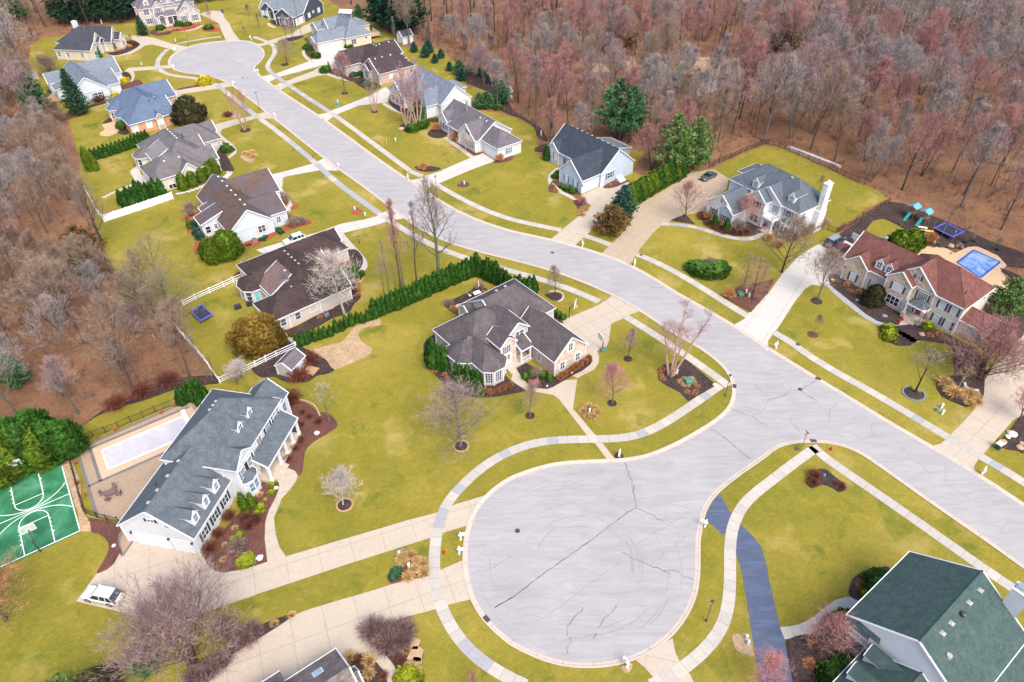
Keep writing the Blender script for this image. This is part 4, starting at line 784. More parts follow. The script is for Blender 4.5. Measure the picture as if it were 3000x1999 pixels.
h.vents(m, (3.2, 5.0, 8.8, 11.2), -1.0, 'vent grey', .24); x, y, z = h.at(m, 7, -1.3); q = M(); q.lathe([(.2, -.1), (.2, .3), (.36, .34), (.34, .5), (.15, .6)], (x, y, z), 14); h.late.append(('roof_vent', q, 'dark metal')); x, y, z = h.at(m, 2.2, -2.6); q = M(); q.lathe([(.3, -.2), (.3, .3), (.2, .34)], (x, y, z), 14); h.late.append(('roof_vent', q, 'vent grey'))
h.vents(l, (-1.6,), -.5); h.done()
# ---- mottled roof at the bottom edge
h = House('house', 'mottled grey roof with skylight, cut off by the bottom edge beside the wide driveway', CR['H4'], (490, 1031, 3.2), 36.14, S_MOTTLED, 'cream siding')
m = h.wing(-8, 6.35, -8.4, 0, 3.2, 6.0, 'u'); h.wing(-8, .15, -4, 1.4, 3.2, 4.9, 'u'); h.wing(4.2, 7.1, -5.3, -3.0, 3.0, 4.2, 'u')
x, y, z = h.at(m, 3.4, 2.2); q = M(); sl = h.w[m]['sl']
for e, z1, mi in ((.5, .10, 1), (.38, .14, 0)): q.quad(*[(x + a * e * 1.2, y + b * e, z - b * e * sl + z1) for a, b in ((-1, -1), (1, -1), (1, 1), (-1, 1))], mi=mi)
h.late.append(('skylight', q, ['skylight', 'white trim'])); h.done()
# ---- red-brown roof by the pool
h = House('house', 'cream and stone house with red brown roof and plum shutters by the blue pool', CR['H5'], (1365, 925, 5.9), -53.69, S_RED, 'ivory siding', accents=('buff stone', 'copper roof'))
m = h.wing(-5.2, 5.12, 0, 10.4, 5.9, 9.8, 'u', (0, 1), 5.2)
bg = h.wing(-8.85, .05, -.25, 10.3, 5.92, 9.75, 'v', (0, 1), 4.5, faces={'v0': 'buff stone'})
sg = h.wing(-8.95, -3.75, -1.45, 3.2, 5.94, 8.1, 'v', faces={'v0': 'buff stone'})
g = h.wing(-18.3, -6, .1, 10.1, 4.3, 8.4, 'u'); gg = h.wing(-17.6, -12.5, -.55, 5, 4.3, 6.6, 'v', faces={'v0': 'buff stone'})
e = h.wing(3.0, 9.15, .9, 6.4, 2.95, 4.7, 'u', (0, 1), 2.2)
pr = h.bay([(-3.6, -.3), (-3.6, -1.5), (-3.0, -2.2), (-.5, -2.2), (.1, -1.5), (.1, -.3)], 3.3, (-1.75, -.3, 4.3), roof='copper roof', oh=.1, base=3.0)
h.floor(-3.5, 0, -2.2, -.2, .5, steps=(-2.9, -.7, 'v0'))
for u in (-3.3, -.2): h.post(u, -1.95, .5, 3.1, .16); h.part('stone_pier', mbox(u - .3, u + .3, -2.25, -1.65, 0, 1.25), 'buff stone')
h.door(bg, 'v0', -1.75, 1.0, 2.2, 'door red', .5)
for u in (-2.7, -.8): h.win(bg, 'v0', u, 1.6, .35, 1.9, cols=1, rows=4, glass='deep glass')
h.win(sg, 'v0', -6.25, 4.5, 1.8, 1.35, 'plum shutter', glass='blind glass'); h.win(sg, 'v0', -6.25, 1.65, 2.3, 1.7, cols=3, glass='deep glass'); h.win(bg, 'v0', -4.05, 7.5, .65, .7, 'plum shutter', glass='deep glass'); h.win(bg, 'v0', -2.1, 4.4, 1.6, 1.5, 'plum shutter', cols=5, rows=5, glass='deep glass')
for u in (1.4, 3.5): h.win(m, 'v0', u, 4.45, .95, 1.45, 'plum shutter', cols=1, glass='blind glass'); h.win(m, 'v0', u, 1.45, .95, 1.55, 'plum shutter', cols=1, glass='blind glass')
h.win(gg, 'v0', -15.05, 1.6, 1.0, 1.6, 'plum shutter', cols=1, glass='blind glass'); h.win(g, 'v0', -10.7, 1.7, 1.9, 1.5, 'mauve shutter', glass='blind glass'); h.win(m, 'u1', 8, 4.5, .7, .7, cols=1, rows=1, glass='deep glass')
for u in (5.6, 6.65, 7.7): h.win(e, 'v0', u, 1.65, .8, 1.5, cols=1, glass='blind glass')
for v in (1.9, 3.2, 4.6): h.win(e, 'u1', v, 1.65, .8, 1.5, cols=1, glass='blind glass')
for u in (-11.55, -9.65): h.dormer(u, .85, 'v0', 1.5, 4.7, 6.4, 7.25, 4, 'deep glass')
q = M(); x, y, z = h.at(g, -14.0, .15); q.lathe([(.3, -.3), (.3, .5), (.42, .52), (.42, .7), (.1, .85)], (x, y, z), 10); h.late.append(('roof_vent', q, 'galvanised')); h.pipe(m, 3.4, -3); h.done()
# ---- white house with chimney
h = House('house', 'two storey white house with grey roof and tall white stone chimney above the tan driveway', CR['H6'], (120, 740, 3.4), -55.68, S_GREY, 'white siding', accents=('white stone', 'pale blue siding', 'copper roof'))
g = h.wing(-.05, 7.75, 0, 9, 3.4, 6.5, 'v', faces={'v0': 'white stone'}); sm = h.wing(3.45, 7.85, -.4, 4, 3.4, 5.0, 'v', faces={'v0': 'pale blue siding'})
m = h.wing(-.7, 18.25, 7.2, 17.4, 6.1, 10.4, 'u', (1, 1), 5.2)
mg = h.wing(6.1, 14.15, 6.7, 13, 6.12, 9.1, 'v', pent=0); sg = h.wing(6.45, 11.5, 4.8, 9.5, 6.14, 8.3, 'v', faces={'v0': 'white stone'})
h.wing(-3.6, 4, 13.5, 20, 5.0, 6.8, 'u', (1, 0), 2.5)
h.win(g, 'v0', 2.14, 1.55, .95, 1.4, 'slate shutter', glass='deep glass'); h.win(sm, 'v0', 5.5, 1.55, .95, 1.4, 'slate shutter', glass='deep glass'); h.win(g, 'v0', 3.74, 4.85, .6, .9, glass='deep glass'); h.win(g, 'u1', 2.6, 1.6, 1.6, 1.7, glass='glass')
h.win(sg, 'v0', 8.95, 4.95, 1.7, 1.5, 'mauve shutter'); h.win(sg, 'v0', 9.3, 1.75, 1.9, 1.7); h.win(mg, 'v0', 12.6, 4.7, 1.5, 1.6, cols=4, rows=5); h.win(m, 'v0', 15.6, 4.75, 1.4, 1.4, 'slate shutter', cols=1, rows=1)
h.part('balcony_floor', mbox(11.3, 14.3, 4.6, 7, 3.05, 3.35), 'white trim'); h.rail([(11.5, 4.8), (14.1, 4.8), (14.1, 6.9)], 3.35); h.floor(11.2, 14.5, 4.3, 7, .2)
for u in (11.6, 14.1): h.post(u, 4.85, .2, 3.05, .15)
h.door(mg, 'v0', 12.6, 1.1, 2.2, 'door white', .2); h.win(mg, 'v0', 13.6, 1.4, .35, 1.9, cols=1, rows=3)
b = h.bay([(14.6, 7.4), (14.7, 6.7), (15.3, 6.1), (16.3, 6.1), (16.9, 6.7), (17, 7.4)], 3.2, (15.8, 7.3, 4.0), roof='copper roof', oh=.1)
for i in (1, 2, 3): h.bwin(b, i, 1.6, .6, 1.7, cols=1)
h.win(m, 'u1', 9.6, 4.9, .5, .9, cols=1); h.win(m, 'u1', 10.8, 1.8, .6, 1.8, cols=1)
h.dormer(5.9, 7.85, 'v0', 1.6, 6.2, 8.1, 9.0, 4, 'deep glass', cols=3); h.dormer(14.9, 8.3, 'v0', 1.6, 6.4, 8.4, 9.3, 4, 'deep glass', cols=3)
q = M(); q.box(17.9, 19.2, 13.0, 15.4, 0, 5.0); q.box(18.0, 19.1, 13.4, 15.0, 5.0, 11); q.box(17.9, 19.2, 13.3, 15.1, 11, 11.2); q.lathe([(.25, 11.2), (.25, 11.7), (.1, 11.9)], (18.5, 14.2, 0), 8); h.part('chimney', q, 'white stone'); h.vents(m, (11.5,), -.4); h.pipe(m, 3, -1); h.done()
# ---- light blue house
h = House('house', 'pale blue house with charcoal roof and white garage door beside the two tall pines', CR['H7'], (360, 945, 3.4), -51.9, S_DARK, 'pale blue siding', accents=('metal roof',))
f = h.wing(0, 8.25, 0, 11, 3.4, 7.2, 'v', pent=0); m = h.wing(-10.5, 8.65, 5.8, 17.0, 3.42, 8.0, 'u'); l = h.wing(-10.6, -6.0, 5.4, 10, 3.44, 5.6, 'v', pent=0)
h.shed(-4.5, 3.2, 14, 21.6, 3.4, 5.4, 'v1', roof='metal roof')
h.win(f, 'v0', 2.71, 1.85, .8, 1.5, 'slate shutter', glass='garage white', cols=1); h.win(f, 'v0', 5.82, 1.8, .8, 1.5, 'slate shutter', glass='garage white', cols=1); h.win(l, 'v0', -8.8, 2.0, .9, 1.5, 'slate shutter', glass='blind glass', cols=1); h.win(l, 'v0', -7.4, 2.0, .6, 1.5, glass='garage white', cols=1)
h.win(m, 'v0', -4.4, 1.5, 1.2, 2.2, glass='slate shutter', cols=1, rows=1); h.door(m, 'v0', -2.3, 1, 2.1, 'door white', .15)
h.garage(f, 'u1', 3.05, 4.9, 2.3); h.door(m, 'u1', 6.6, 1.0, 2.2, 'door white', .1, panes=False); h.win(m, 'u1', 9.0, 2.1, 1.7, 1.4, 'slate shutter'); h.part('wall_lamp', mbox(8.0, 8.25, .25, .45, 2, 2.4), 'dark metal')
q = M(); q.add([(8.35, 11, 0), (8.35, 13, 0), (10.2, 13, 0), (10.2, 11, 0), (8.35, 11, 1.0), (8.35, 13, 1.0), (10.2, 13, .12), (10.2, 11, .12)], [(4, 5, 6, 7), (0, 3, 7, 4), (1, 2, 6, 5), (3, 2, 6, 7)]); h.part('cellar_hatch', q, 'pale blue siding')
h.vents(m, (-8.5, -6.7, -4.9, -3.1, -1.4, .4, 2.2, 4, 5.8), .5, 'garage white', .16); h.done()
# ---- dark brown roof by the long hedge
h = House('house', 'beige house with dark brown roof, rosy porch roof and steel flue behind the long hedge', CR['H19'], (665, 1325, 3.1), 40.17, S_COCOA, 'beige siding', accents=(S_ROSE,))
m = h.wing(2.1, 15.5, .05, 21.3, 3.1, 7.1, 'v', (1, 1), 6.7); sw = h.wing(-1.0, 9, 0, 7.4, 3.12, 5.7, 'u', (1, 0), 3.6); gw = h.wing(9, 21.9, 11.9, 20.9, 3.1, 6.1, 'u', (0, 1), 4.5); h.wing(16.5, 22.35, 15.3, 20.2, 3.12, 5.0, 'u')
se = h.wing(9, 15.75, .8, 7.1, 3.13, 5.25, 'u'); mi_ = h.wing(8, 15.4, 6.9, 14.2, 3.1, 6.2, 'u')
h.shed(2.3, 7.2, 6.75, 12.8, 3.5, 6.25, 'u0', roof=S_ROSE, walls=False)
bb = h.bay([(3.2, 16.5), (.2, 16.5), (-.9, 14.6), (-.8, 12.1), (.5, 10.85), (3.2, 10.7)], 3.1, (3.0, 13.6, 5.2)); h.wing(2.6, 6, 10.8, 16.4, 3.1, 5.25, 'u', gut=False)
for u in (1.23, 4.09): h.win(sw, 'v0', u, 1.8, .95, 1.4, cols=1)
h.win(m, 'v0', 7.3, 1.95, 1.4, 1.3, glass='garage white', cols=1, rows=1); h.win(se, 'v0', 13.0, 1.8, .9, 1.6, 'white trim', cols=1); h.win(gw, 'v0', 17.8, 1.8, .9, 1.5, 'white trim', cols=1)
h.bwin(bb, 2, 1.8, 1.0, 1.5, cols=1); h.bwin(bb, 3, 1.8, 1.0, 1.7, cols=1); h.bwin(bb, 4, 1.5, .85, 1.9, name='door', glass='door teal', cols=1, rows=1, f=.3)
for v in (7.0, 8.3, 9.6): h.post(2.7, v, 0, 3.4, .07)
h.win(3.4, 'u0', 8.2, 1.7, 2.2, 1.9, glass='deep glass', cols=4, rows=1); h.vents(m, (8.2, 9.6, 11, 12.4, 13.9), .7, 'vent grey', .15); h.vents(sw, (5.6,), .4, 'vent grey', .15)
q = M(); q.box(5.5, 6.5, 6.2, 6.9, 4.4, 5.6); q.lathe([(.24, 5.6), (.24, 7.4), (.34, 7.45), (.34, 7.75), (.1, 7.9)], (6.0, 6.5, 0), 12); h.part('flue_pipe', q, 'galvanised'); h.dish(2.8, 20.8, 3.3); h.dish(3.6, 21.0, 3.4); h.done()
# ---- brown roof, red mulch
h = House('house', 'pale mint house with brown and tan roof ringed by red mulch', CR['H18'], (1300, 850, 3.3), 36.5, S_BROWN, 'mist siding')
m = h.wing(-9.6, .2, 0, 20.4, 3.3, 7.25, 'v'); r = h.wing(-5, 4.1, 1.6, 11.6, 3.32, 5.8, 'u'); g = h.wing(-5, 6.55, 11.0, 22, 3.3, 6.75, 'u'); h.wing(2, 7.1, 14.6, 19.6, 3.34, 5.1, 'u')
s_ = h.shed(-13.25, -8, 6.9, 11.4, 3.3, 5.0, 'u0'); h.shed(-11.1, -8.5, 11.8, 15, 3.2, 4.0, 'u0')
h.part('belt_board', mbox(-9.2, -.1, .2, .36, 3.0, 3.25), 'white trim'); h.win(m, 'v0', -2.64, 1.8, 1.5, 1.5, 'tan shutter'); h.win(s_, 'v0', -11.9, 1.7, .95, 1.5, cols=1, glass='deep glass'); h.door(s_, 'v0', -10.2, .9, 2.1, 'door white', .5)
for v in (7.8, 9, 10.2): h.win(s_, 'u0', v, 1.8, .8, 1.4, cols=1, glass='deep glass')
h.win(g, 'v0', 4.55, 2.1, .7, .9, glass='blind glass'); h.win(r, 'v0', 1.8, 1.7, .8, 1.3); h.vents(m, (3.2, 5.8, 8.4, 11, 13.6, 16.5, 19), .6, 'garage white', .16); h.pipe(m, 13, 3); h.done()
# ---- taupe house with the egg-shaped cedars
h = House('house', 'large taupe roofed house with lighter porch roof behind a row of egg shaped cedars', CR['H17'], (575, 1305, 3.3), 38.42, S_TAUPE, 'ivory siding', accents=(S_LIGHT, 'grey stone'))
m = h.wing(2.9, 15.6, 1.9, 23.2, 3.3, 7.8, 'v', (1, 1), 6.3); s_ = h.wing(-.6, 12.05, 0, 9.4, 3.32, 6.8, 'u', (1, 1), 4.8); e = h.wing(9, 16.2, 1.8, 8.8, 3.33, 5.8, 'u'); g = h.wing(9, 21.2, 12.8, 23.8, 3.3, 6.6, 'u', (0, 1), 4.6, faces={'v0': 'grey stone'}); h.wing(16, 21.9, 17.5, 22.6, 3.32, 5.5, 'u')
h.wing(8, 15.8, 8.7, 16.8, 3.3, 6.0, 'u'); sgb = h.wing(5.75, 10.3, -.55, 4, 3.34, 5.6, 'v'); h.shed(2.6, 8.5, 8.8, 15.7, 4.1, 6.9, 'u0', roof=S_LIGHT, walls=True, th=.2, oh=.5)
bb = h.bay([(3.4, 18.6), (.9, 18.6), (0, 17.4), (.2, 14.9), (1.2, 13.9), (3.4, 13.7)], 3.3, (3.6, 16.2, 5.6))
for i in (2, 3): h.bwin(bb, i, 1.8, .9, 2.0, cols=1, rows=3, glass='deep glass')
h.win(s_, 'v0', 3.4, .75, 1.5, 1.0, rows=1, glass='deep glass'); h.win(sgb, 'v0', 7.6, 2.2, .9, 1.3); h.win(g, 'v0', 17.6, 1.9, 1.0, 1.3, glass='deep glass'); h.win(3.2, 'u0', 12, 1.5, 2.0, 2.1, glass='deep glass')
h.vents(m, (10.5, 12, 13.6, 15.2, 17), .7, 'garage white', .15); h.vents(s_, (4, 7.5), -1.4, 'garage white', .15); h.pipe(m, 12.4, 2.6, 1.6, .1, 'dark metal'); h.done()
# ---- blue roof, orange walls
h = House('house', 'house with orange tan walls and bright blue roof beside the dark round yew', CR['H16'], (760, 1290, 3.2), 40.06, S_BLUE, 'orange siding', accents=('rose brick',))
m = h.wing(.8, 14, 1.6, 21.5, 3.2, 7.3, 'v', (1, 1), 6.2); s_ = h.wing(.0, 12.95, 0, 11.7, 3.22, 6.5, 'u', (1, 0), 5.6); n_ = h.wing(5, 17.7, 12.3, 23.2, 3.2, 6.4, 'u', faces={'v0': 'rose brick'}); h.wing(12, 18.4, 16.5, 22, 3.22, 4.9, 'u')
sgb = h.wing(6.85, 9.2, -.7, 3, 3.24, 4.6, 'v', faces={'v0': 'rose brick'})
b1 = h.bay([(2.6, 17.6), (.3, 17.6), (-1.0, 16.2), (-1.0, 13.9), (.3, 12.9), (2.6, 12.8)], 3.2, (2.8, 15.2, 5.3)); b2 = h.bay([(2.4, 10.7), (-.5, 10.6), (-.9, 9), (-.65, 7.4), (.75, 6.1), (2.4, 6.0)], 3.2, (2.6, 8.4, 5.2))
h.win(s_, 'v0', 1.45, 1.8, 1.3, 1.6, glass='blind glass', cols=1); h.win(s_, 'v0', 5.09, 1.8, 1.4, 1.5, glass='blind glass', cols=1); h.win(sgb, 'v0', 8.0, 2.0, 1.4, 1.3, glass='blind glass', cols=1); h.bwin(b2, 2, 1.8, 1.0, 1.5, cols=2, glass='deep glass'); h.bwin(b2, 3, 1.8, 1.2, 1.5, cols=2, glass='deep glass'); h.bwin(b1, 3, 1.7, .8, 1.4, cols=1, glass='deep glass'); h.bwin(b1, 2, 1.7, .8, 1.4, cols=1, glass='deep glass')
h.vents(m, (7.5, 8.9, 10.3, 11.7, 13, 14.4), .8, 'dark metal', .16); h.vents(s_, (8.2, 10), -.5, 'dark metal', .16); h.pipe(m, 9, 3.2, .5, .08, 'garage white'); h.pipe(m, 8.4, 3.4, .5, .1, 'garage white'); h.dish(*h.at(s_, 11.0, -3.6)); h.done()
# ---- pale green house, teal shutters
h = House('house', 'pale mint house with light slate roof and teal shutters behind the tall leaning spruce', CR['H15'], (1780, 950, 3.2), 36.3, S_SKY, 'mist siding', accents=('grey stone',))
m = h.wing(-10.9, .15, -.7, 18.4, 3.2, 7.4, 'v'); g = h.wing(-5, 6.5, 10.2, 22, 3.3, 6.6, 'u'); h.shed(-3, 3.85, 1.3, 9.6, 3.2, 5.4, 'v0'); h.wing(-13.9, -6, 13.6, 19.8, 3.2, 5.6, 'u'); h.shed(-13.2, -10.3, 7.5, 13.4, 2.8, 3.7, 'u0')
h.part('belt_board', mbox(-10.5, -.2, -.52, -.36, 3.0, 3.2), 'white trim'); h.win(m, 'v0', -3.4, 1.7, 2.0, 1.4, 'teal shutter'); h.win(m, 'v0', -8, 1.7, 1.2, 1.4, 'teal shutter'); h.vents(m, (1.5, 3.8, 6.1, 8.4, 10.7, 13, 15.4), .8, 'dark metal', .18); h.done()
# ---- cream house, dark slate roof
h = House('house', 'cream house with dark slate roof, white chimney and red shutters', CR['H14'], (80, 900, 3.3), -9.18, S_NIGHT, 'cream siding')
h.wing(-.3, 11, 0, 14.5, 3.3, 8.3, 'v', (1, 1), 5.4); h.wing(3, 13.2, 0, 5.4, 3.32, 5.2, 'u'); d = h.wing(4, 11.4, 5.0, 10.2, 3.9, 6.9, 'u'); en = h.wing(6, 12.4, 6.6, 9.9, 3.9, 5.3, 'u', walls=False); b = h.wing(5, 14.9, 9.2, 15.6, 3.3, 7.4, 'u', pent=1); fz = h.wing(10, 17.0, 11.2, 14.6, 3.6, 5.6, 'u'); h.wing(-4, 3, 6.5, 13, 3.3, 5.2, 'u', (1, 0))
h.win(1, 'v0', 1.6 + 2.6, 1.7, .8, 1.4, glass='deep glass'); h.win(1, 'v0', 9.4, 1.8, .8, 1.4, glass='slate shutter', cols=1); h.win(0, 'v0', 1.0, 1.8, .9, 1.5, glass='deep glass'); h.win(b, 'u1', 10.6, 1.7, 1.5, 1.4, 'red shutter', glass='deep glass'); h.win(b, 'u1', 12.3, 5.2, .6, 1.2, glass='deep glass'); h.win(fz, 'u1', 13.0, 2.0, .9, 1.4, glass='deep glass'); h.door(1, 'u1', 2.6, 1.6, 2.3, 'door teal', .2); h.door(d, 'u1', 8.2, 1.2, 2.3, 'door white', .3)
for v in (7.0, 9.5): h.post(12.1, v, .2, 3.8, .16)
h.part('chimney', mbox(3.3, 4.7, 8.4, 9.6, 5, 9.9), 'white siding'); h.done()
# ---- stone mansion
h = House('house', 'grey stone mansion with mauve roof and columned entry at the far turning circle', CR['H13'], (345, 270, 6.2), 28, S_LILAC, 'grey stone')
m = h.wing(-.6, 19.4, .0, 11.5, 6.2, 10.7, 'u', (1, 1), 5.7); h.wing(-1.4, 4.6, 4, 10, 6.2, 8.5, 'u', (1, 0)); gl = h.wing(4.25, 8.5, -.9, 4, 6.22, 8.5, 'v'); mg = h.wing(6.6, 12.8, .3, 6, 6.24, 9.6, 'v', pent=0, wall='white trim' if 0 else None); rg = h.wing(12.2, 20.0, -3.3, 6, 3.7, 7.7, 'v'); r2 = h.wing(15.75, 20.1, -3.75, 1, 3.72, 5.9, 'v')
h.shed(4.4, 12.3, -3.4, .4, 3.5, 4.7, 'v0', walls=False); en = h.wing(4.5, 8.6, -4.1, 0, 3.3, 4.4, 'v', walls=False); h.floor(4.5, 12.2, -3.9, .3, .4)
for u in (4.9, 5.5, 7.7, 8.3): h.post(u, -3.8, .4, 3.2, .17)
for u in (10.3, 12.0): h.post(u, -3.1, .4, 3.4, .13)
h.win(m, 'v0', 2.18, 4.9, 1.7, 1.6); h.win(m, 'v0', 2.4, 1.75, 1.4, 1.8, 'slate shutter'); h.win(gl, 'v0', 6.35, 5.0, 1.4, 1.9, 'slate shutter', rows=3); h.win(mg, 'v0', 9.3, 5.0, .8, 1.6, 'slate shutter'); h.win(mg, 'v0', 11.3, 5.0, .8, 1.6, 'slate shutter'); h.win(mg, 'v0', 8.9, 7.8, .8, 1.3, 'slate shutter'); h.win(rg, 'v0', 14.2, 1.7, 1.1, 1.9, 'slate shutter'); h.win(r2, 'v0', 18, 1.7, 1.1, 1.9, 'slate shutter'); h.win(rg, 'v0', 15.2, 5.2, .6, 1.1, 'slate shutter'); h.door(mg, 'v0', 6.9, 1.3, 2.4, 'slate shutter', .4); h.win(m, 'v0', 10.8, 1.8, 1.3, 1.8, glass='deep glass')
h.dormer(3.0, 1.1, 'v0', 1.7, 6.8, 8.4, 9.4, 4, 'deep glass'); h.dormer(14.2, 1.1, 'v0', 1.7, 6.8, 8.4, 9.4, 4, 'deep glass'); h.done()
# ---- navy house
h = House('house', 'dark navy house with white trim and slate grey roof at the top of the picture', CR['H12'], (340, 300, 3.3), -22.8, S_SKY, 'navy siding')
f = h.wing(0, 8.45, 0, 10, 3.3, 6.2, 'v'); m = h.wing(-11.4, 8.9, 6.0, 19.3, 3.32, 8.6, 'u'); l = h.wing(-10.5, -4.2, 5.4, 10, 3.34, 5.8, 'v'); l2 = h.wing(-7.0, -3.9, 4.9, 8, 3.36, 5.0, 'v', walls=False); bx = h.wing(2.2, 6.8, -.9, 2, 3.0, 3.4, 'v', (1, 0))
h.win(bx, 'v0', 4.5, 1.6, 1.7, 1.6, cols=3, glass='blind glass'); h.garage(f, 'u1', 4.0, 4.9, 2.3); h.win(m, 'u1', 9.6, 1.7, 1.4, 1.5, glass='blind glass'); h.win(m, 'u1', 12.4, 2.2, .9, .7, glass='blind glass', cols=1, rows=1); h.win(m, 'u1', 16, 1.9, 1.4, 1.5, glass='blind glass'); h.win(l, 'v0', -9.4, 1.8, .9, 1.6, glass='blind glass', cols=1); h.win(l, 'v0', -7.9, 1.7, .9, 1.8, glass='blind glass', cols=1); h.door(l, 'v0', -5.5, 1.6, 2.4, 'deep glass', .2)
for u in (-6.8, -4.2): h.post(u, 5.2, 0, 3.3, .15)
h.done()
# ---- cream house, light slate roof, wide garage
h = House('house', 'cream house with light slate roof, wide lighted garage door and deck behind', CR['H11'], (1165, 835, 3.3), 34.06, S_SKY, 'cream siding')
g = h.wing(.0, 12, 0, 7.3, 3.3, 6.0, 'u', (1, 0), 2.2); m = h.wing(9.9, 19.6, -1.2, 17, 3.32, 7.9, 'v', (1, 1), 5.2); lg = h.wing(8.3, 15, 9.0, 16, 3.9, 7.0, 'u', oh=.3); l2 = h.wing(5.6, 12, 13.2, 19.6, 3.3, 5.3, 'u'); h.wing(6.9, 12, 14.2, 17.4, 3.5, 5.2, 'u'); h.wing(18, 23.6, 8.2, 16.9, 3.3, 5.3, 'u', (0, 1), 3); g0 = h.wing(-.35, 4, 1.2, 6.2, 3.34, 4.7, 'u')
h.garage(g, 'v0', 3.7, 5.2, 2.3, lights=True); h.door(g, 'v0', 7.6, 1.0, 2.1, 'door white', .1, panes=False); h.win(m, 'v0', 12.9, 1.7, 1.7, 1.5); h.win(m, 'v0', 17.6, 2.2, .7, .7, cols=1, rows=1)
for v in (1.9, 3.7, 5.5): h.win(g0, 'u0', v, 1.7, .6, 1.3, 'red shutter', cols=1, glass='blind glass')
h.win(l2, 'u0', 15.5, 1.7, .9, 1.5, 'red shutter'); h.vents(g, (7, 8.6), -.3, 'dark metal', .16); h.vents(m, (6, 8.4, 10.8), -.4, 'dark metal', .16)
q = M(); q.box(20, 24.5, 2.5, 8, .8, 1.0)
h.part('deck', q, 'deck wood'); h.rail([(24.4, 2.6), (24.4, 8.0)], 1.0, gap=.3); h.rail([(20, 2.6), (24.4, 2.6)], 1.0, gap=.3); h.done()
# ---- stone house with dark brown roof
h = House('house', 'tan stone house with dark brown roof and white vents beyond the bare street tree', CR['H10'], (1200, 1045, 3.3), 38.1, S_BARK, 'grey stone', accents=('rose brick',))
s_ = h.wing(.2, 13.4, 0, 10.2, 3.3, 7.0, 'u', (0, 1), 5.2, wall='rose brick'); w_ = h.wing(-3.8, 8, 12.9, 21.4, 3.32, 6.7, 'u', faces={'v0': 'rose brick'}); m = h.wing(1.0, 14, 4.8, 21.2, 3.3, 7.8, 'v', (1, 1), 6.2); h.wing(8, 16.4, 11.8, 22.2, 3.34, 6.4, 'u'); h.wing(10, 15.1, 7.6, 13.4, 3.3, 5.2, 'u', (0, 1)); sg = h.wing(-.75, 5, 4.2, 8.9, 3.34, 5.1, 'u', pent=0); wg = h.wing(-4.3, 2, 12.7, 16.8, 3.36, 5.0, 'u', pent=0)
h.win(s_, 'v0', 4.6, 1.8, 1.2, 1.3, glass='blind glass', cols=1); h.win(s_, 'v0', 7.8, 1.8, .9, 1.4, glass='mauve shutter', cols=1); h.win(s_, 'v0', 11.9, 1.8, .9, 1.4, cols=1); h.win(sg, 'u0', 6.6, 1.8, 1.5, 2.0, glass='glass'); h.win(s_, 'u0', 1.8, 1.6, .8, 1.7, cols=1); h.win(w_, 'v0', -1.6, 1.8, .9, 1.6, glass='mauve shutter', cols=1); h.win(wg, 'u0', 14.9, 1.8, 1.3, 1.4); h.win(w_, 'u0', 18.8, 1.8, 1.0, 1.4)
h.vents(s_, (2, 4.4, 7.4), -.7, 'garage white', .17); h.vents(m, (12, 13.5, 15.2), -.5, 'garage white', .14); h.vents(3, (10.5, 14), -.6, 'garage white', .16); h.done()
# ---- pale roof behind the birch
h = House('house', 'white house with pale blue grey roof and sky blue shutters behind the river birches', CR['H9'], (1070, 1040, 3.4), 36, S_PALE, 'white siding')
m = h.wing(3.75, 14.25, -1.85, 18.6, 3.4, 7.85, 'v'); s_ = h.wing(0, 9, -.1, 9.6, 3.42, 6.3, 'u', (1, 0), 2.4); l = h.wing(-2, 9, 9.4, 17.4, 3.4, 7.1, 'u', pent=0, faces={'u0': 'white siding'}); h.wing(1.2, 6, 4.6, 7.8, 4.2, 5.6, 'u'); h.wing(12, 17.2, 5.4, 11.5, 3.4, 5.2, 'u', (0, 1), 2.5)
h.part('belt_board', mbox(4.1, 13.9, -1.67, -1.5, 3.2, 3.4), 'white trim'); h.win(m, 'v0', 6.4, 1.6, 1.5, 1.4, 'sky shutter')
for v in (10.8, 13.3, 15.8): h.win(l, 'u0', v, 1.6, .7, 1.5, 'mauve shutter', cols=1, glass='deep glass')
h.win(l, 'u0', 13.4, 5.0, 1.0, 1.0, 'slate shutter'); h.win(m, 'u0', 8.9, 1.5, 1.1, 1.6, glass='deep glass'); h.vents(s_, (3.5, 5.5), -.4, 'mauve shutter', .17); h.done()
# ---- white ranch
h = House('house', 'long white ranch house with mauve grey roof and steel flue, tan driveway in front', CR['H8'], (1545, 1220, 3.3), 36.85, S_MAUVE, 'chalk siding')
m = h.wing(-.75, 9.9, 6.9, 26, 3.3, 6.95, 'v', walls=True, oh=.35); g = h.wing(0, 7.85, 0, 10, 3.32, 5.9, 'v', (1, 0), 3.9); gf = h.wing(-1.95, 5, 7.05, 15.0, 3.3, 6.75, 'u'); lg = h.wing(-1.1, 4, 20.9, 25.85, 3.34, 5.5, 'u')
h.garage(g, 'u0', 3.0, 4.9, 2.3); h.win(g, 'v0', 3.75, 1.75, .9, 1.4, 'slate shutter', cols=1, glass='bright glass'); h.win(gf, 'u0', 10.8, 4.6, .75, 1.2, 'slate shutter'); h.win(gf, 'u0', 11.8, 1.7, 1.0, 1.6, 'mauve shutter', glass='mauve shutter'); h.win(gf, 'u0', 9.2, 1.6, 1.0, 1.6, 'mauve shutter', glass='mauve shutter')
for v in (24.2, 22.4): h.win(lg, 'u0', v, 1.7, .75, 1.3, 'slate shutter', cols=1, glass='bright glass')
h.win(m, 'u0', 18.8, 1.4, 1.9, 2.4, glass='porch floor', cols=1, rows=1, frame=False); h.door(m, 'u0', 16.6, 1.0, 2.2, 'deep glass', .1, panes=False); h.floor(-1.7, -.4, 15.2, 20.8, .15)
for v in (15.6, 17.6, 20.4): h.post(-1.2, v, .1, 3.2, .13)
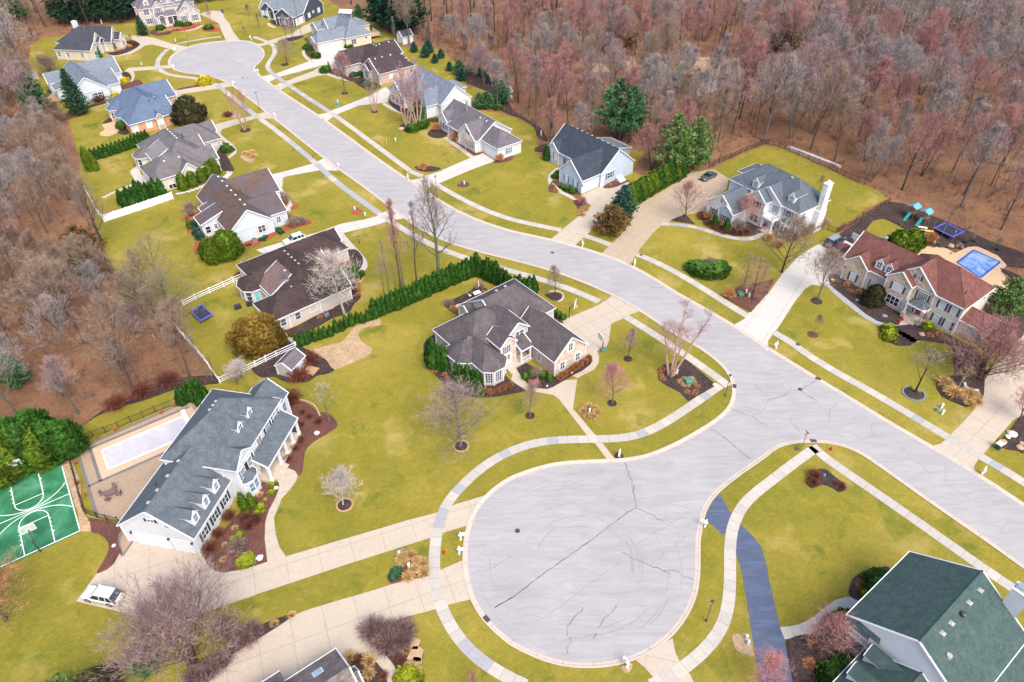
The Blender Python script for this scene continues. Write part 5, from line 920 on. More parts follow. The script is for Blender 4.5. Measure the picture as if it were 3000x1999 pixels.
h.shed(-1.6, .2, 15.1, 20.8, 3.2, 3.9, 'u0', walls=False)
x, y, z = h.at(m, 18.2, -1.0); q = M(); q.lathe([(.24, -.2), (.24, 2.4), (.32, 2.45), (.32, 2.7), (.1, 2.8)], (x, y, z), 12); h.late.append(('flue_pipe', q, 'galvanised')); h.vents(m, (9.5, 12.3), -.9, 'garage white', .15); h.done()
# ---- old house in the wood
h = House('cottage', 'small weathered white cottage with mossy roof standing alone in the bare woods', CR['FH'], (1230, 1030, 2.8), 34.44, S_MOSS, 'weathered white')
a = h.wing(0, 9.45, 0, 7.4, 2.8, 5.4, 'v', oh=.25, gut=False); b = h.wing(1.0, 8.6, 6.8, 13.4, 2.82, 5.2, 'v', oh=.25, gut=False)
h.win(a, 'v0', 2.9, 1.3, .8, 1.2, glass='mauve shutter'); h.win(a, 'v0', 6.6, 1.6, .9, 1.4, glass='bright glass')
for v in (8.2, 9.2, 10.2, 11.2): h.win(b, 'u0', v, 1.6, .75, 1.4, cols=1, glass='deep glass')
h.win(a, 'u0', 3.2, 1.3, .9, 1.4, glass='mauve shutter'); h.door(a, 'u0', 5.6, .9, 2, 'door white', .1); h.part('chimney', mbox(4.4, 5.2, 4.3, 5.1, 4.4, 6.4), 'brick chimney'); h.done()
# ---- sheds
h = House('garden_shed', 'grey gambrel garden shed beside the straw bed behind the white rail fence', (750, 1000, 1 / 3.136), (180, 220, 2.1), -22.44, S_MAUVE, 'greige siding', 'shed')
a = h.wing(-.1, 3.25, -.2, 3.9, 2.1, 3.3, 'v', oh=.15); h.door(a, 'u1', 2.0, 1.6, 1.8, 'door white', .1, panes=False); h.win(a, 'u1', .7, 1.3, .5, .6, glass='deep glass'); h.done()
h = House('garden_shed', 'white shed with dark slate roof under the tall pine at the wood edge', (1140, 60, .1116), (345, 455, 2.5), 38.39, S_NIGHT, 'weathered white', 'shed')
a = h.wing(0, 4.5, 0, 4.0, 2.5, 4.2, 'u', oh=.25); h.win(a, 'u0', 2.0, 2.6, .5, .5, glass='deep glass'); h.done()
h = House('garden_shed', 'small pale shed half hidden behind the young spruces at the wood edge', (2250 - 750, 0, 1 / 3.136), (-75, 865, 2.2), 38, S_SKY, 'weathered white', 'shed'); h.wing(0, 3.4, 0, 3, 2.2, 3.4, 'u', oh=.2); h.done()
h = House('garden_shed', 'low grey storage shed among bare trees at the far left', (0, 0, 1 / 3.136), (160, 690, 2.0), -14, S_SKY, 'weathered white', 'shed'); h.wing(0, 4.4, 0, 3.2, 2.0, 3.1, 'u', oh=.15); h.done()
h = House('greenhouse', 'white framed greenhouse behind the cream house with the deck', (750, 0, .153), (1580, 250, 1.9), -10, 'garage white', 'white siding', 'greenhouse', accents=('slate shutter',)); a = h.wing(0, 5, 0, 3.4, 1.9, 2.8, 'u', oh=.15, wall='slate shutter'); h.done()
# ================================================================== PLANTS
plain('bark grey', (.125, .11, .10), .3, 3); plain('bark dark', (.055, .046, .045), .3, 3); plain('bark green', (.115, .118, .075), .3, 2); plain('bark brown', (.10, .065, .05), .3, 3); plain('bark birch', (.40, .255, .19), .35, 4); plain('bark pale', (.36, .33, .27), .25, 3); plain('bark black', (.02, .018, .02), .2)
for nm, d, m_, l in (('twig grey', (.20, .17, .165), (.31, .27, .265), (.41, .37, .36)), ('twig dark', (.095, .08, .077), (.15, .125, .12), (.22, .185, .18)), ('twig red', (.24, .115, .11), (.37, .18, .17), (.48, .27, .25)), ('twig mauve', (.22, .15, .155), (.33, .235, .24), (.43, .33, .335)), ('twig tan', (.19, .135, .10), (.28, .205, .155), (.38, .29, .225)), ('twig brown', (.11, .075, .058), (.18, .122, .094), (.26, .185, .145)),
                     ('twig orange', (.30, .13, .055), (.44, .21, .09), (.56, .31, .15)), ('twig green', (.10, .105, .06), (.16, .165, .10), (.235, .23, .15)), ('twig white', (.40, .34, .32), (.52, .45, .43), (.62, .56, .54)), ('brush', (.135, .076, .056), (.235, .132, .09), (.335, .20, .13)),
                     ('arborvitae', (.018, .060, .010), (.036, .110, .016), (.070, .165, .024)), ('cedar lime', (.050, .095, .008), (.10, .165, .014), (.165, .225, .024)), ('pine', (.035, .105, .05), (.07, .175, .075), (.15, .26, .10)), ('pine yellow', (.06, .13, .04), (.12, .21, .06), (.22, .31, .095)), ('pine dark', (.012, .038, .026), (.022, .062, .036), (.042, .095, .052)), ('spruce', (.018, .062, .034), (.034, .095, .046), (.062, .14, .065)), ('spruce teal', (.02, .07, .055), (.038, .105, .08), (.075, .16, .12)),
                     ('conifer brown', (.085, .055, .02), (.15, .092, .035), (.235, .15, .06)), ('yew ochre', (.115, .075, .015), (.21, .135, .026), (.32, .215, .045)), ('yew dark', (.035, .035, .018), (.062, .06, .028), (.10, .092, .042)), ('box', (.03, .085, .012), (.06, .135, .02), (.10, .19, .03)), ('lime shrub', (.12, .165, .01), (.22, .26, .016), (.33, .36, .03)), ('gold shrub', (.42, .34, .02), (.60, .48, .03), (.72, .60, .06)), ('grass rust', (.20, .075, .03), (.33, .135, .05), (.46, .22, .09)), ('grass straw', (.36, .22, .09), (.50, .33, .14), (.64, .46, .22)), ('shrub rust', (.09, .03, .024), (.16, .055, .04), (.23, .09, .065)), ('shrub plum', (.13, .08, .075), (.21, .135, .125), (.29, .20, .185)), ('shrub pink', (.30, .12, .13), (.44, .20, .20), (.55, .30, .29))):
    grow(nm, d, m_, l, 1.6, .15, .2)
def blade(m, p, q, w, rnd, mi=0):
    d = (q - p); o = d.cross(Vector((rnd.uniform(-1, 1), rnd.uniform(-1, 1), rnd.uniform(-1, 1))))
    o = (o.normalized() if o.length > 1e-6 else Vector((1, 0, 0))) * w
    b = len(m.v); m.v += [tuple(p - o), tuple(p + o), tuple(q)]; m.f.append((b, b + 1, b + 2)); m.mi.append(mi)
def bare(seed, H=20, clear=.38, R=5.5, tr=.26, n=(13, 6, 5, 5), up=.55, stems=1, lean=.0, rise=(.35, 1.1), tw=.034, sweep=0):
    """bare tree: trunk with its limbs, and a crown of fine twigs"""
    rnd = random.Random(seed); T, C = M(), M()
    def axis(p, d, L, k, lift, wob):
        pts = [p]; d = d.normalized()
        for i in range(k):
            d = (d + Vector((rnd.gauss(0, wob), rnd.gauss(0, wob), lift / k + rnd.gauss(0, wob * .5)))).normalized(); pts.append(pts[-1] + d * L / k)
        return pts
    def at(pts, t):
        f = t * (len(pts) - 1); i = min(int(f), len(pts) - 2); return pts[i].lerp(pts[i + 1], f - i), (pts[i + 1] - pts[i]).normalized()
    def kid(d, ang, az):
        a = d.orthogonal().normalized(); b = d.cross(a); return d * cos(ang) + (a * cos(az) + b * sin(az)) * sin(ang)
    def sub(pts, L, r, lev):
        az = rnd.uniform(0, 6.28)
        for i in range(n[lev]):
            t = .28 + .72 * (i + rnd.random()) / n[lev]; p, d = at(pts, min(t, 1)); az += 2.4
            q = kid(d, rnd.uniform(.4, .95), az); l = L * rnd.uniform(.42, .68) * (1.15 - .45 * t)
            if lev == 1:
                ps = axis(p, q, l, 3, up * .5, .10); C.tube(ps, [r * .5, r * .36, r * .24, r * .12], 3, 0, False); sub(ps, l, r * .4, 2)
            elif lev == 2:
                ps = axis(p, q, l, 2, up * .4, .14); blade(C, ps[0], ps[1] + (ps[1] - ps[0]) * .15, max(.014, r * .45), rnd); blade(C, ps[1], ps[2], .016, rnd); sub(ps, l, r * .3, 3)
            else: blade(C, p, p + q * max(l, .5) + Vector((0, 0, up * .18)), tw * .5, rnd, 1)
    for s in range(stems):
        az = 6.28 * s / stems + rnd.uniform(-.4, .4); ln = lean if stems == 1 else lean + .22
        h = H * (1 if s == 0 else rnd.uniform(.72, .97)); d0 = Vector((cos(az) * ln, sin(az) * ln, 1)); p0 = Vector((cos(az), sin(az), 0)) * (tr * 1.1 if stems > 1 else 0) + Vector((0, 0, -.15))
        r = tr if stems == 1 else tr * .68
        ps = axis(p0, d0, h * .93, 7, .25 if stems > 1 else .1, .035); T.tube(ps, [r * 1.35, r, r * .88, r * .74, r * .58, r * .42, r * .25, r * .08], 7, 0, False)
        m1 = max(4, int(n[0] / (1 if stems == 1 else stems * .62))); az = rnd.uniform(0, 6.28)
        for i in range(m1):
            t = clear + (1 - clear) * (i + rnd.random() * .8) / m1; p, d = at(ps, min(t, .98)); az += 2.4 + rnd.uniform(-.3, .3)
            f = (t - clear) / (1 - clear); L = R * (1.12 - .72 * f ** 1.4) * rnd.uniform(.8, 1.15) / (1 if stems == 1 else 1.35)
            ang = rise[1] * (1 - f) + rise[0] * f
            q = kid(Vector((0, 0, 1)), ang, az); rr = r * (.42 - .25 * f)
            b = axis(p, q, L, 4, up, .09); T.tube(b, [rr, rr * .8, rr * .6, rr * .38, rr * .15], 5, 0, False); sub(b, L, rr, 1)
        sub(ps[4:], R * .5, r * .4, 1)
    return T, C
PROTO = {}
def tree_proto(name, key, label, cat, T, C, bark, tw, tip=None):
    e = thing(name, label, cat); T.build('trunk', bark, e); C.build('crown', [tw, tip or tw], e); PROTO[key] = [e, 0]; return e
def put(key, loc, label, group=None, rz=None, sc=1.0):
    e, used = PROTO[key]; rz = RND.uniform(0, 6.28) if rz is None else rz; loc = (loc[0], loc[1], 0)
    if not used:
        PROTO[key][1] = 1; e.location = loc; e.rotation_euler = (0, 0, rz); e.scale = (sc,) * 3 if isinstance(sc, (int, float)) else sc; e['label'] = label
        if group: e['group'] = group
        return e
    r = dup(e, loc, rz, label, group, sc)
    if not group and 'group' in r: del r['group']
    return r
def flame(H, R, n, seed, lw=.13, lh=.34, shape='flame', lump=.16, core=.86):
    """dense evergreen: small upright sprays over a shaped body"""
    rnd = random.Random(seed); m = M(); ph = [rnd.uniform(0, 6.28) for _ in range(6)]
    def rad(t):
        if shape == 'flame': return R * (1 - t) ** .72 * min(1, .62 + t * 2.6)
        if shape == 'egg': return R * max(0, 1 - abs(t - .3) ** 1.7 / (.7 ** 1.7 if t > .3 else .55 ** 1.7)) ** .62
        if shape == 'ball': return R * max(.02, 1 - (2 * t - 1) ** 2) ** .5
        if shape == 'dome': return R * max(.01, 1 - t ** 2.2) ** .5
        return R * (1 - t) * (1 + .12 * sin(t * 40))
    def lf(t, a): return 1 + lump * (sin(3 * a + ph[0] + 7 * t) * .5 + sin(5 * a + ph[1] - 11 * t) * .35 + sin(2 * a + 17 * t + ph[2]) * .4)
    K = 9; m.lathe([(max(.02, rad(i / 8 * .97) * core), H * i / 8 * .97) for i in range(9)], n=K)
    for i in range(n):
        while True:
            t = rnd.random()
            if rnd.random() < rad(t) / R + .08: break
        a = rnd.uniform(0, 6.28); r = rad(t) * lf(t, a) * rnd.uniform(.86, 1.06); p = Vector((r * cos(a), r * sin(a), t * H))
        o = Vector((cos(a), sin(a), 0)); s = Vector((-sin(a), cos(a), 0)); tl = rnd.uniform(.1, .75); u = (Vector((0, 0, 1)) * cos(tl) + o * sin(tl) + s * rnd.uniform(-.35, .35)).normalized()
        s = (s + o * rnd.uniform(-.7, .7)).normalized() * lw * rnd.uniform(.7, 1.3); u *= lh * rnd.uniform(.6, 1.25)
        m.quad(p - s - u * .3, p + s - u * .3, p + s * .35 + u * .7, p - s * .35 + u * .7)
    return m
def pine(H, R, seed, whorls=11, br=6, tuft=6, bare_=.14, droop=0.0, lw=.16, ll=.62, taper=.85, irr=.25):
    rnd = random.Random(seed); T, C = M(), M(); T.tube([(0, 0, -.1), (0, 0, H * .5), (0, 0, H * .97)], [H * .016 + .05, H * .011 + .02, .03], 7)
    for w in range(whorls):
        t = w / (whorls - 1); z = H * (bare_ + (.95 - bare_) * t); L0 = R * (1 - t) ** taper * (.72 + .28 * min(1, t * 5 + .4)) + .25; az = rnd.uniform(0, 6.28); nb = br if t < .8 else max(3, br - 2)
        for b in range(nb):
            a = az + 6.28 * b / nb + rnd.uniform(-.3, .3); L = L0 * rnd.uniform(1 - irr, 1 + irr); o = Vector((cos(a), sin(a), 0)); pts = []
            for i in range(5): f = i / 4; pts.append(Vector((0, 0, z)) + o * L * f + Vector((0, 0, L * (.22 * f * f - droop * f + .10 * f) + rnd.uniform(-.05, .05))))
            C.tube(pts, [.05, .04, .03, .02, .01], 3, 1, False)
            nt = max(3, int(tuft * (L / R) + 2))
            for k in range(nt):
                f = .25 + .78 * (k + rnd.random()) / nt; i = min(int(f * 4), 3); c0 = pts[i].lerp(pts[i + 1], f * 4 - i) + Vector((rnd.uniform(-.28, .28), rnd.uniform(-.28, .28), rnd.uniform(-.05, .28))) * (L * .35 + .25)
                for q in range(7):
                    d = (o * rnd.uniform(.0, 1.0) + Vector((rnd.uniform(-.9, .9), rnd.uniform(-.9, .9), rnd.uniform(-.15, .95)))).normalized(); l = ll * rnd.uniform(.6, 1.25)
                    s = d.cross(Vector((rnd.uniform(-1, 1), rnd.uniform(-1, 1), rnd.uniform(-1, 1)))).normalized() * lw * rnd.uniform(.7, 1.3)
                    C.quad(c0 - s * .4, c0 + s * .4, c0 + d * l + s, c0 + d * l - s)
    return T, C
def clump(H, R, n, seed, w=.03, fan=.9, base=.12):
    """ornamental grass or twiggy shrub: blades fanning from the crown of the plant"""
    rnd = random.Random(seed); m = M()
    for i in range(n):
        a = rnd.uniform(0, 6.28); f = rnd.random() ** .7; o = Vector((cos(a), sin(a), 0)); p = o * base * R * rnd.random() * 2; q = p + o * R * f * fan + Vector((0, 0, H * (1 - .45 * f * f) * rnd.uniform(.7, 1.1)))
        mid = p.lerp(q, .55) + Vector((0, 0, H * .12)); blade(m, p, mid + (mid - p) * .1, w, rnd); blade(m, mid, q - Vector((0, 0, H * .18 * f)), w * .8, rnd)
    return m
def one(name, key, cat, m, mat):
    o = m.build(name, mat); tag(o, None, cat); PROTO[key] = [o, 0]
def pts_along(s, n):
    p = smooth(g2(s), 6); L = [0]
    for a, b in zip(p, p[1:]): L.append(L[-1] + (b - a).length)
    out = []
    for k in range(n):
        t = L[-1] * k / max(1, n - 1); i = max(j for j in range(len(L)) if L[j] <= t + 1e-6); i = min(i, len(p) - 2); out.append(p[i].lerp(p[i + 1], (t - L[i]) / max(1e-6, L[i + 1] - L[i])))
    return out
# ---- clipped and columnar evergreens
for i in range(3): one('arborvitae', 'arb%d' % i, 'arborvitae', flame(1, .27, 330, 100 + i, .045, .10), 'arborvitae')
for i in range(2): one('cedar', 'egg%d' % i, 'cedar', flame(1, .37, 520, 110 + i, .05, .10, 'egg'), 'cedar lime')
for i in range(2): one('cedar', 'lime%d' % i, 'cedar', flame(1, .20, 300, 120 + i, .04, .10), 'cedar lime')
one('cedar', 'bigcedar0', 'cedar', flame(1, .40, 1000, 130, .045, .10, 'egg', .22), 'arborvitae'); one('cedar', 'bigcedar1', 'cedar', flame(1, .42, 1000, 131, .045, .10, 'egg', .22), 'cedar lime')
one('boxwood', 'ball', 'shrub', flame(1, .5, 520, 140, .06, .10, 'ball', .05), 'box'); one('shrub', 'dome', 'shrub', flame(.75, .6, 520, 141, .08, .14, 'dome', .2), 'box'); one('shrub', 'limedome', 'shrub', flame(.75, .6, 420, 142, .09, .16, 'dome', .22), 'lime shrub'); one('shrub', 'golddome', 'shrub', flame(.75, .6, 520, 143, .08, .13, 'dome', .2), 'gold shrub'); one('shrub', 'darkdome', 'shrub', flame(.75, .6, 500, 144, .08, .14, 'dome', .2), 'spruce'); one('shrub', 'tealdome', 'shrub', flame(.75, .6, 500, 145, .09, .15, 'dome', .25), 'spruce teal')
one('yew', 'ochre', 'yew', flame(1, .62, 2600, 146, .045, .075, 'egg', .2), 'yew ochre'); one('yew', 'yewdark', 'yew', flame(1, .52, 1800, 147, .05, .10, 'egg', .28), 'yew dark')
one('shrub', 'rustball', 'shrub', clump(1, .75, 420, 150, .022, 1.0, .2), 'shrub rust'); one('shrub', 'plumball', 'shrub', clump(1, .6, 620, 151, .02, 1.0, .25), 'shrub plum'); one('grass_tuft', 'rustgrass', 'grass clump', clump(1, .55, 260, 152, .028), 'grass rust'); one('grass_tuft', 'strawgrass', 'grass clump', clump(1, .75, 260, 153, .032, 1.0), 'grass straw'); one('shrub', 'tanshrub', 'shrub', clump(1, .8, 300, 154, .018, 1.0, .1), 'twig tan'); one('shrub', 'pinkshrub', 'shrub', clump(1, .55, 320, 155, .02, 1.0, .1), 'shrub pink'); one('shrub', 'orangeshrub', 'shrub', clump(1, .6, 420, 156, .022, 1.0, .2), 'twig orange')
def pair(b, t): return P(*b), hgt(b, t)
def bt(i, j, s):
    q = c(i, j, s); return [(P(*q[k]), hgt(q[k], q[k + 1])) for k in range(0, len(q), 2)]
def kt(nm, s):
    x0, y0, sc = CR[nm]; a = [float(v) for v in s.split()]; q = [(x0 + a[k] * sc, y0 + a[k + 1] * sc) for k in range(0, len(a), 2)]
    return [(P(*q[k]), hgt(q[k], q[k + 1])) for k in range(0, len(q), 2)]
def kp(nm, s):
    x0, y0, sc = CR[nm]; a = [float(v) for v in s.split()]; return [P(x0 + a[k] * sc, y0 + a[k + 1] * sc) for k in range(0, len(a), 2)]
CR['H1a'] = (330, 1100, .24235)
G_ = 'arborvitae in the long hedge around the beige house'; lab = 'narrow green arborvitae in the long L shaped hedge behind the beige house'
for k, p in enumerate(pts_along(c(1, 1, "1095 1345 1340 1245 1700 1085 1985 965"), 24)): put('arb%d' % (k % 3), p + Vector((RND.uniform(-.12, .12), RND.uniform(-.12, .12))), lab, G_, sc=RND.uniform(3.9, 4.7) * (1.08 if k > 16 else 1))
for k, p in enumerate(pts_along(c(1, 1, "2030 950 2140 1000 2250 1050") + c(2, 1, "-20 1095 110 1130 205 1125"), 15)): put('arb%d' % (k % 3), p + Vector((RND.uniform(-.12, .12), RND.uniform(-.12, .12))), lab, G_, sc=RND.uniform(4.2, 5.2) * (1 if k < 9 else .85))
for k, (p, h_) in enumerate(bt(1, 1, "1030 1380 1020 1300 1060 1370 1065 1265 980 1400 970 1320 935 1395 925 1285 880 1420 880 1310 830 1440 820 1340 790 1470 770 1380 740 1480 735 1375 690 1520 680 1430 640 1530 640 1440 600 1545 570 1450 550 1560 540 1460 500 1565 480 1470")): put('arb%d' % (k % 3), p, 'short bushy arborvitae in the ragged hedge end behind the straw bed', 'short arborvitae near the straw bed', sc=max(2.2, h_ + .3) if k > 3 else 2.6)
for k, p in enumerate(pts_along(c(1, 1, "470 1590 430 1600 390 1610"), 3)): put('arb%d' % k, p, 'short bushy arborvitae in the ragged hedge end behind the straw bed', 'short arborvitae near the straw bed', sc=2.9)
for p, h_ in kt('H2', "45 1120 30 835 95 1185 65 815 160 1205 160 912 222 1210 185 905 378 1440 385 1125 415 1450 410 1150 472 1485 475 1195 512 1490 515 1150 575 1505 565 1222 625 1515 600 1205"): put('arb%d' % RND.randrange(3), p, 'tall slim arborvitae planted against the turret end of the beige house', 'slim arborvitae against the beige house', sc=(h_ * .8, h_ * .8, h_))
for p, h_ in kt('H1a', "850 345 775 140 930 305 885 105 990 295 940 60 1060 255 1045 40 1060 355 1025 175 1125 275 1085 100"): put('arb%d' % RND.randrange(3), p, 'bright green arborvitae beside the pool fence of the large white house', 'arborvitae by the pool fence', sc=h_)
for (p, h_), l in zip(kt('H1', "2010 690 1950 490 2060 805 1985 610 2150 695 2110 500"), ('left of the three small cones by the bay window', 'front of the three small cones by the bay window', 'right of the three small cones by the bay window')): put('lime%d' % RND.randrange(2), p, 'lime green clipped cone, ' + l, sc=(h_ * 1.25, h_ * 1.25, h_))
for (p, h_), l in zip(kt('H6', "240 1175 270 965 440 1275 475 1040"), ('left', 'right')): put('arb0', p, 'clipped green cone, the %s one of two before the white garage gable' % l, sc=(h_ * 1.15, h_ * 1.15, h_))
for p, h_ in kt('H17', "1790 1185 1740 850 1690 1235 1590 905 1540 1315 1480 1030 1350 1405 1270 1100 1160 1465 1085 1140"): put('egg%d' % RND.randrange(2), p, 'egg shaped lime cedar in the row below the taupe roofed house', 'egg shaped cedars beside the taupe house', sc=(h_ * .85, h_ * .85, h_))
for p in g2(c(0, 1, "1500 235 1450 245 1410 250 1370 245 1320 240 1280 235 1130 315 1175 345 1230 340 1280 325 1330 305 1365 295 1340 265 1240 290 1200 310")): put('arb%d' % RND.randrange(3), p, 'pointed dark green arborvitae massed inside the white privacy fence', 'arborvitae massed by the white fence', sc=RND.uniform(4.0, 5.0))
for p in pts_along(c(0, 0, "860 1470 980 1440 1130 1390 1250 1345 1360 1295"), 15): put('arb%d' % RND.randrange(3), p, 'dark green arborvitae in the hedge between the orange and the taupe house', 'hedge between the blue and the taupe roof', sc=(3.6, 3.6, RND.uniform(3.0, 3.5)))
for p, h_ in bt(0, 0, "840 1568 800 1350 890 1568 850 1410"): put('egg0', p, 'lime green cedar at the woodland end of the dark hedge', 'cedars ending the dark hedge', sc=(h_ * .5, h_ * .5, h_))
for p, h_ in kt('H18', "340 1445 305 1180 430 1490 400 1165 520 1460 500 1150 615 1440 565 1055 700 1390 650 1050"): put('bigcedar%d' % (p.x > -64), p, 'huge rounded cedar in the clump hiding the corner of the mint house', 'rounded cedars at the mint house corner', sc=(h_ * 1.0, h_ * 1.0, h_ * 1.05))
for p, h_ in kt('H18', "40 990 25 810"): put('lime0', p, 'small pointed lime conifer beside the sunroom of the mint house', sc=(h_ * 1.3, h_ * 1.3, h_))
for k, p in enumerate(kp('H18', "165 1075 215 1140 120 960")): put('tealdome', p, 'blue green shrub, %s of three by the sunroom of the mint house' % ('middle', 'nearest', 'farthest')[k], sc=1.9)
for p in pts_along(c(2, 1, "1085 345 1180 275 1290 215 1420 140 1545 75"), 10): put('bigcedar%d' % RND.randrange(2), p + Vector((0, 1.0)), 'tall ragged green cedar in the hedge along the tan driveway', 'cedar hedge along the tan driveway', sc=(4.6, 4.6, RND.uniform(4.8, 5.8)))
for p in pts_along(c(0, 2, "-120 1370 30 1290 170 1240 330 1190 470 1130 560 1070"), 9): put('bigcedar%d' % RND.randrange(2), p + Vector((RND.uniform(-.8, .8), 1.6 + RND.uniform(-.6, .6))), 'overgrown green cedar in the tall hedge behind the basketball court', 'cedar hedge behind the court', sc=(7.2, 7.2, RND.uniform(6.2, 7.6)))
for p in pts_along(c(0, 2, "-60 1180 120 1120 300 1040 440 980"), 5): put('bigcedar0', p + Vector((RND.uniform(-.8, .8), RND.uniform(0, 2))), 'overgrown green cedar in the tall hedge behind the basketball court', 'cedar hedge behind the court', sc=(7, 7, 7.4))
for k, p in enumerate(kp('H7', "150 780")): put('bigcedar0', p, 'small round topped cedar at the left end of the pale blue house', sc=(2.5, 2.5, 4))
# ---- pines and spruces
def conifer(name, key, cat, T, C, mat, bark='bark dark'):
    e = thing(name, '', cat); T.build('trunk', bark, e); C.build('crown', [mat, 'bark brown'], e); PROTO[key] = [e, 0]
conifer('pine_tree', 'pineA', 'pine tree', *pine(1 * 16, 5.6, 200, 13, 7, 8, .2, 0, .17, .75, .6, .3), 'pine'); conifer('pine_tree', 'pineB', 'pine tree', *pine(15, 5.6, 201, 13, 7, 8, .10, 0, .17, .75, .62, .32), 'pine yellow'); conifer('pine_tree', 'pineD', 'pine tree', *pine(20, 5.5, 202, 13, 6, 7, .12, .08, .25, 1.0, .7, .3), 'pine dark'); conifer('spruce_tree', 'spruceT', 'spruce tree', *pine(12, 3.0, 203, 17, 7, 6, .03, .12, .13, .55, .85, .2), 'spruce'); conifer('spruce_tree', 'spruceS', 'spruce tree', *pine(3, 1.15, 204, 10, 7, 4, .03, .05, .10, .30, .9, .15), 'spruce teal'); conifer('pine_tree', 'pineI', 'pine tree', *pine(8, 2.9, 205, 12, 7, 6, .05, 0, .13, .5, .7, .25), 'spruce teal'); conifer('conifer_tree', 'conB', 'conifer tree', *pine(6, 3.2, 206, 10, 7, 7, .05, .05, .12, .5, .62, .25), 'conifer brown', 'bark brown'); conifer('pine_tree', 'pineG', 'pine tree', *pine(13, 4.2, 207, 13, 7, 8, .08, 0, .17, .7, .7, .3), 'pine')
def ev(key, b, t, label, base_h, group=None, sx=None):
    g, h_ = P(*b), hgt(b, t); s = h_ / base_h; put(key, g, label, group, sc=(s * (sx or 1), s * (sx or 1), s))
q = c(2, 0, "960 1290 1000 712 1075 1315 1150 790 1470 1600 1440 1045 1665 1560 1680 1075")
ev('pineA', q[0], q[1], 'tall blue green pine, left of the pair behind the pale blue house', 16, sx=1.0); ev('pineA', q[2], q[3], 'tall blue green pine, right of the pair behind the pale blue house', 16, sx=.85); ev('pineB', q[4], q[5], 'bright green pine leaning over the cedar hedge beside the tan driveway', 15, sx=.9); ev('pineB', q[6], q[7], 'loose pale green pine behind the bright green one by the tan driveway', 15, sx=.9)
q = c(0, 0, "740 1050 545 630 1320 325 1290 140"); ev('spruceT', q[0], q[1], 'tall narrow green spruce before the pale mint house with teal shutters', 12, sx=.95); ev('spruceT', q[2], q[3], 'dark spruce at the left corner of the stone mansion', 12, sx=1.2)
q = c(2, 1, "1010 445 985 140 910 570 920 325"); ev('pineI', q[0], q[1], 'blue green pine on the grass strip between the two driveways', 8, sx=1.0); ev('conB', q[2], q[3], 'rust brown conifer on the grass strip between the two driveways', 6, sx=1.0)
q = c(0, 1, "2440 1600 2330 1245") ; g = P(762, 1012); put('ochre', g, 'big round ochre yew at the corner of the dark brown roofed house', sc=(7.2, 7.2, 6.0))
q = c(0, 0, "1760 1135 1690 870"); put('yewdark', P(*q[0]), 'dark olive conifer on the lawn beside the orange tan house', sc=(8.0, 8.0, 7.6))
L_ = 'small dark spruce dotted on the back lawn beside the dark brown roof'
q = c(1, 0, "1455 480 1450 400 1555 528 1550 435 1585 488 1578 385 1700 535 1695 462 1645 578 1640 508 1780 652 1780 580 1890 740 1890 640 1958 685 1955 605 2060 702 2058 630 2095 718 2092 655 2130 765 2128 695 2196 778 2195 710")
for k in range(0, len(q), 2): g, h_ = pair(q[k], q[k + 1]); put('spruceS', g, L_, 'young spruces on the back lawn', sc=h_ / 3 * 1.1)
q = c(1, 0, "1870 690 1870 545 2255 945 2260 735 2055 1000 2040 855 2120 990 2115 840 1500 1115 1495 885"); N_ = ('large bushy spruce standing taller than the small ones on the back lawn', 'lone green pine with a bare stem at the wood edge by the mauve ranch roof', 'bushy green pine, left of two behind the white ranch house', 'bushy green pine, right of two behind the white ranch house', 'dark green pine tucked behind the birches before the white house')
for k in range(5): ev('pineG', q[2 * k], q[2 * k + 1], N_[k], 13, sx=1.35 if k != 4 else .8)
DP = 'dark evergreen pine in the row behind the far turning circle'
for x, y in ((600, 215), (700, 225), (790, 215), (880, 200), (1000, 205), (1110, 210), (1190, 170), (1250, 120), (560, 120), (660, 80), (800, 90), (950, 70), (1100, 60)): g = P(x / 3.136, y / 3.136); put('pineD', g, DP, 'dark pines behind the far turning circle', sc=RND.uniform(.75, 1.05))
for x, y in ((1830, 30), (1930, 15), (2040, 5), (2150, -10)): put('pineD', P(x / 3.136, y / 3.136), 'dark evergreen in the low row right of the stone mansion', 'evergreens right of the mansion', sc=RND.uniform(.4, .5))
for k, (x, y, s) in enumerate(((1150, 250, .9), (1230, 290, 1.0), (1370, 320, 1.15), (1440, 300, 1.05), (1300, 240, 1.1))): put('pineD', P(750 + x / 3.136, y / 3.136), 'tall dark pine in the cluster around the white shed', 'dark pines around the white shed', sc=s)
for k, (x, y, l) in enumerate(((120, 330, 'olive green pine hidden deep in the left woods'), (0, 20, 'green pine at the top left corner of the picture'), (60, 60, 'second green pine in the upper left woods'))): put('pineG', P(x, y), l, sc=.9)
put('conB', P(250, 750), 'golden brown conifer at the lawn edge of the left woods', sc=1.15); put('yewdark', P(250, 800), 'low dark evergreen beneath the golden conifer at the left wood edge', sc=5)
put('pineG', P(60, 1130), 'pale green pine sapling in the lower left woods', sc=.55); put('pineG', P(385, 870), 'small green pine at the edge of the left woods by the rail fence', sc=.35)
put('pineG', P(750 + 950 / 3.136, 60), 'green spruce clump behind the greenhouse', sc=.45); put('conB', P(1810, 150), 'yellow green cedar in the middle of the upper woods', sc=1.8); put('conB', P(2275, 150), 'olive cedar inside the upper right woods', sc=2.0)
put('pineB', P(2935, 925), 'large green and rust spruce at the right edge beside the pool terrace', sc=(.62, .62, .55)); put('tealdome', P(2930, 960), 'blue green rounded shrub by the right end of the red roofed house', sc=2.6)
put('pineG', P(440, 1960), 'green pine at the bottom left beside the pink bare shrub', sc=.42); put('pineB', P(200, 2060), 'lime green pine cut off by the bottom edge at left', sc=.36); put('yewdark', P(305, 2040), 'olive shrub at the bottom edge between two pines', sc=4.5)
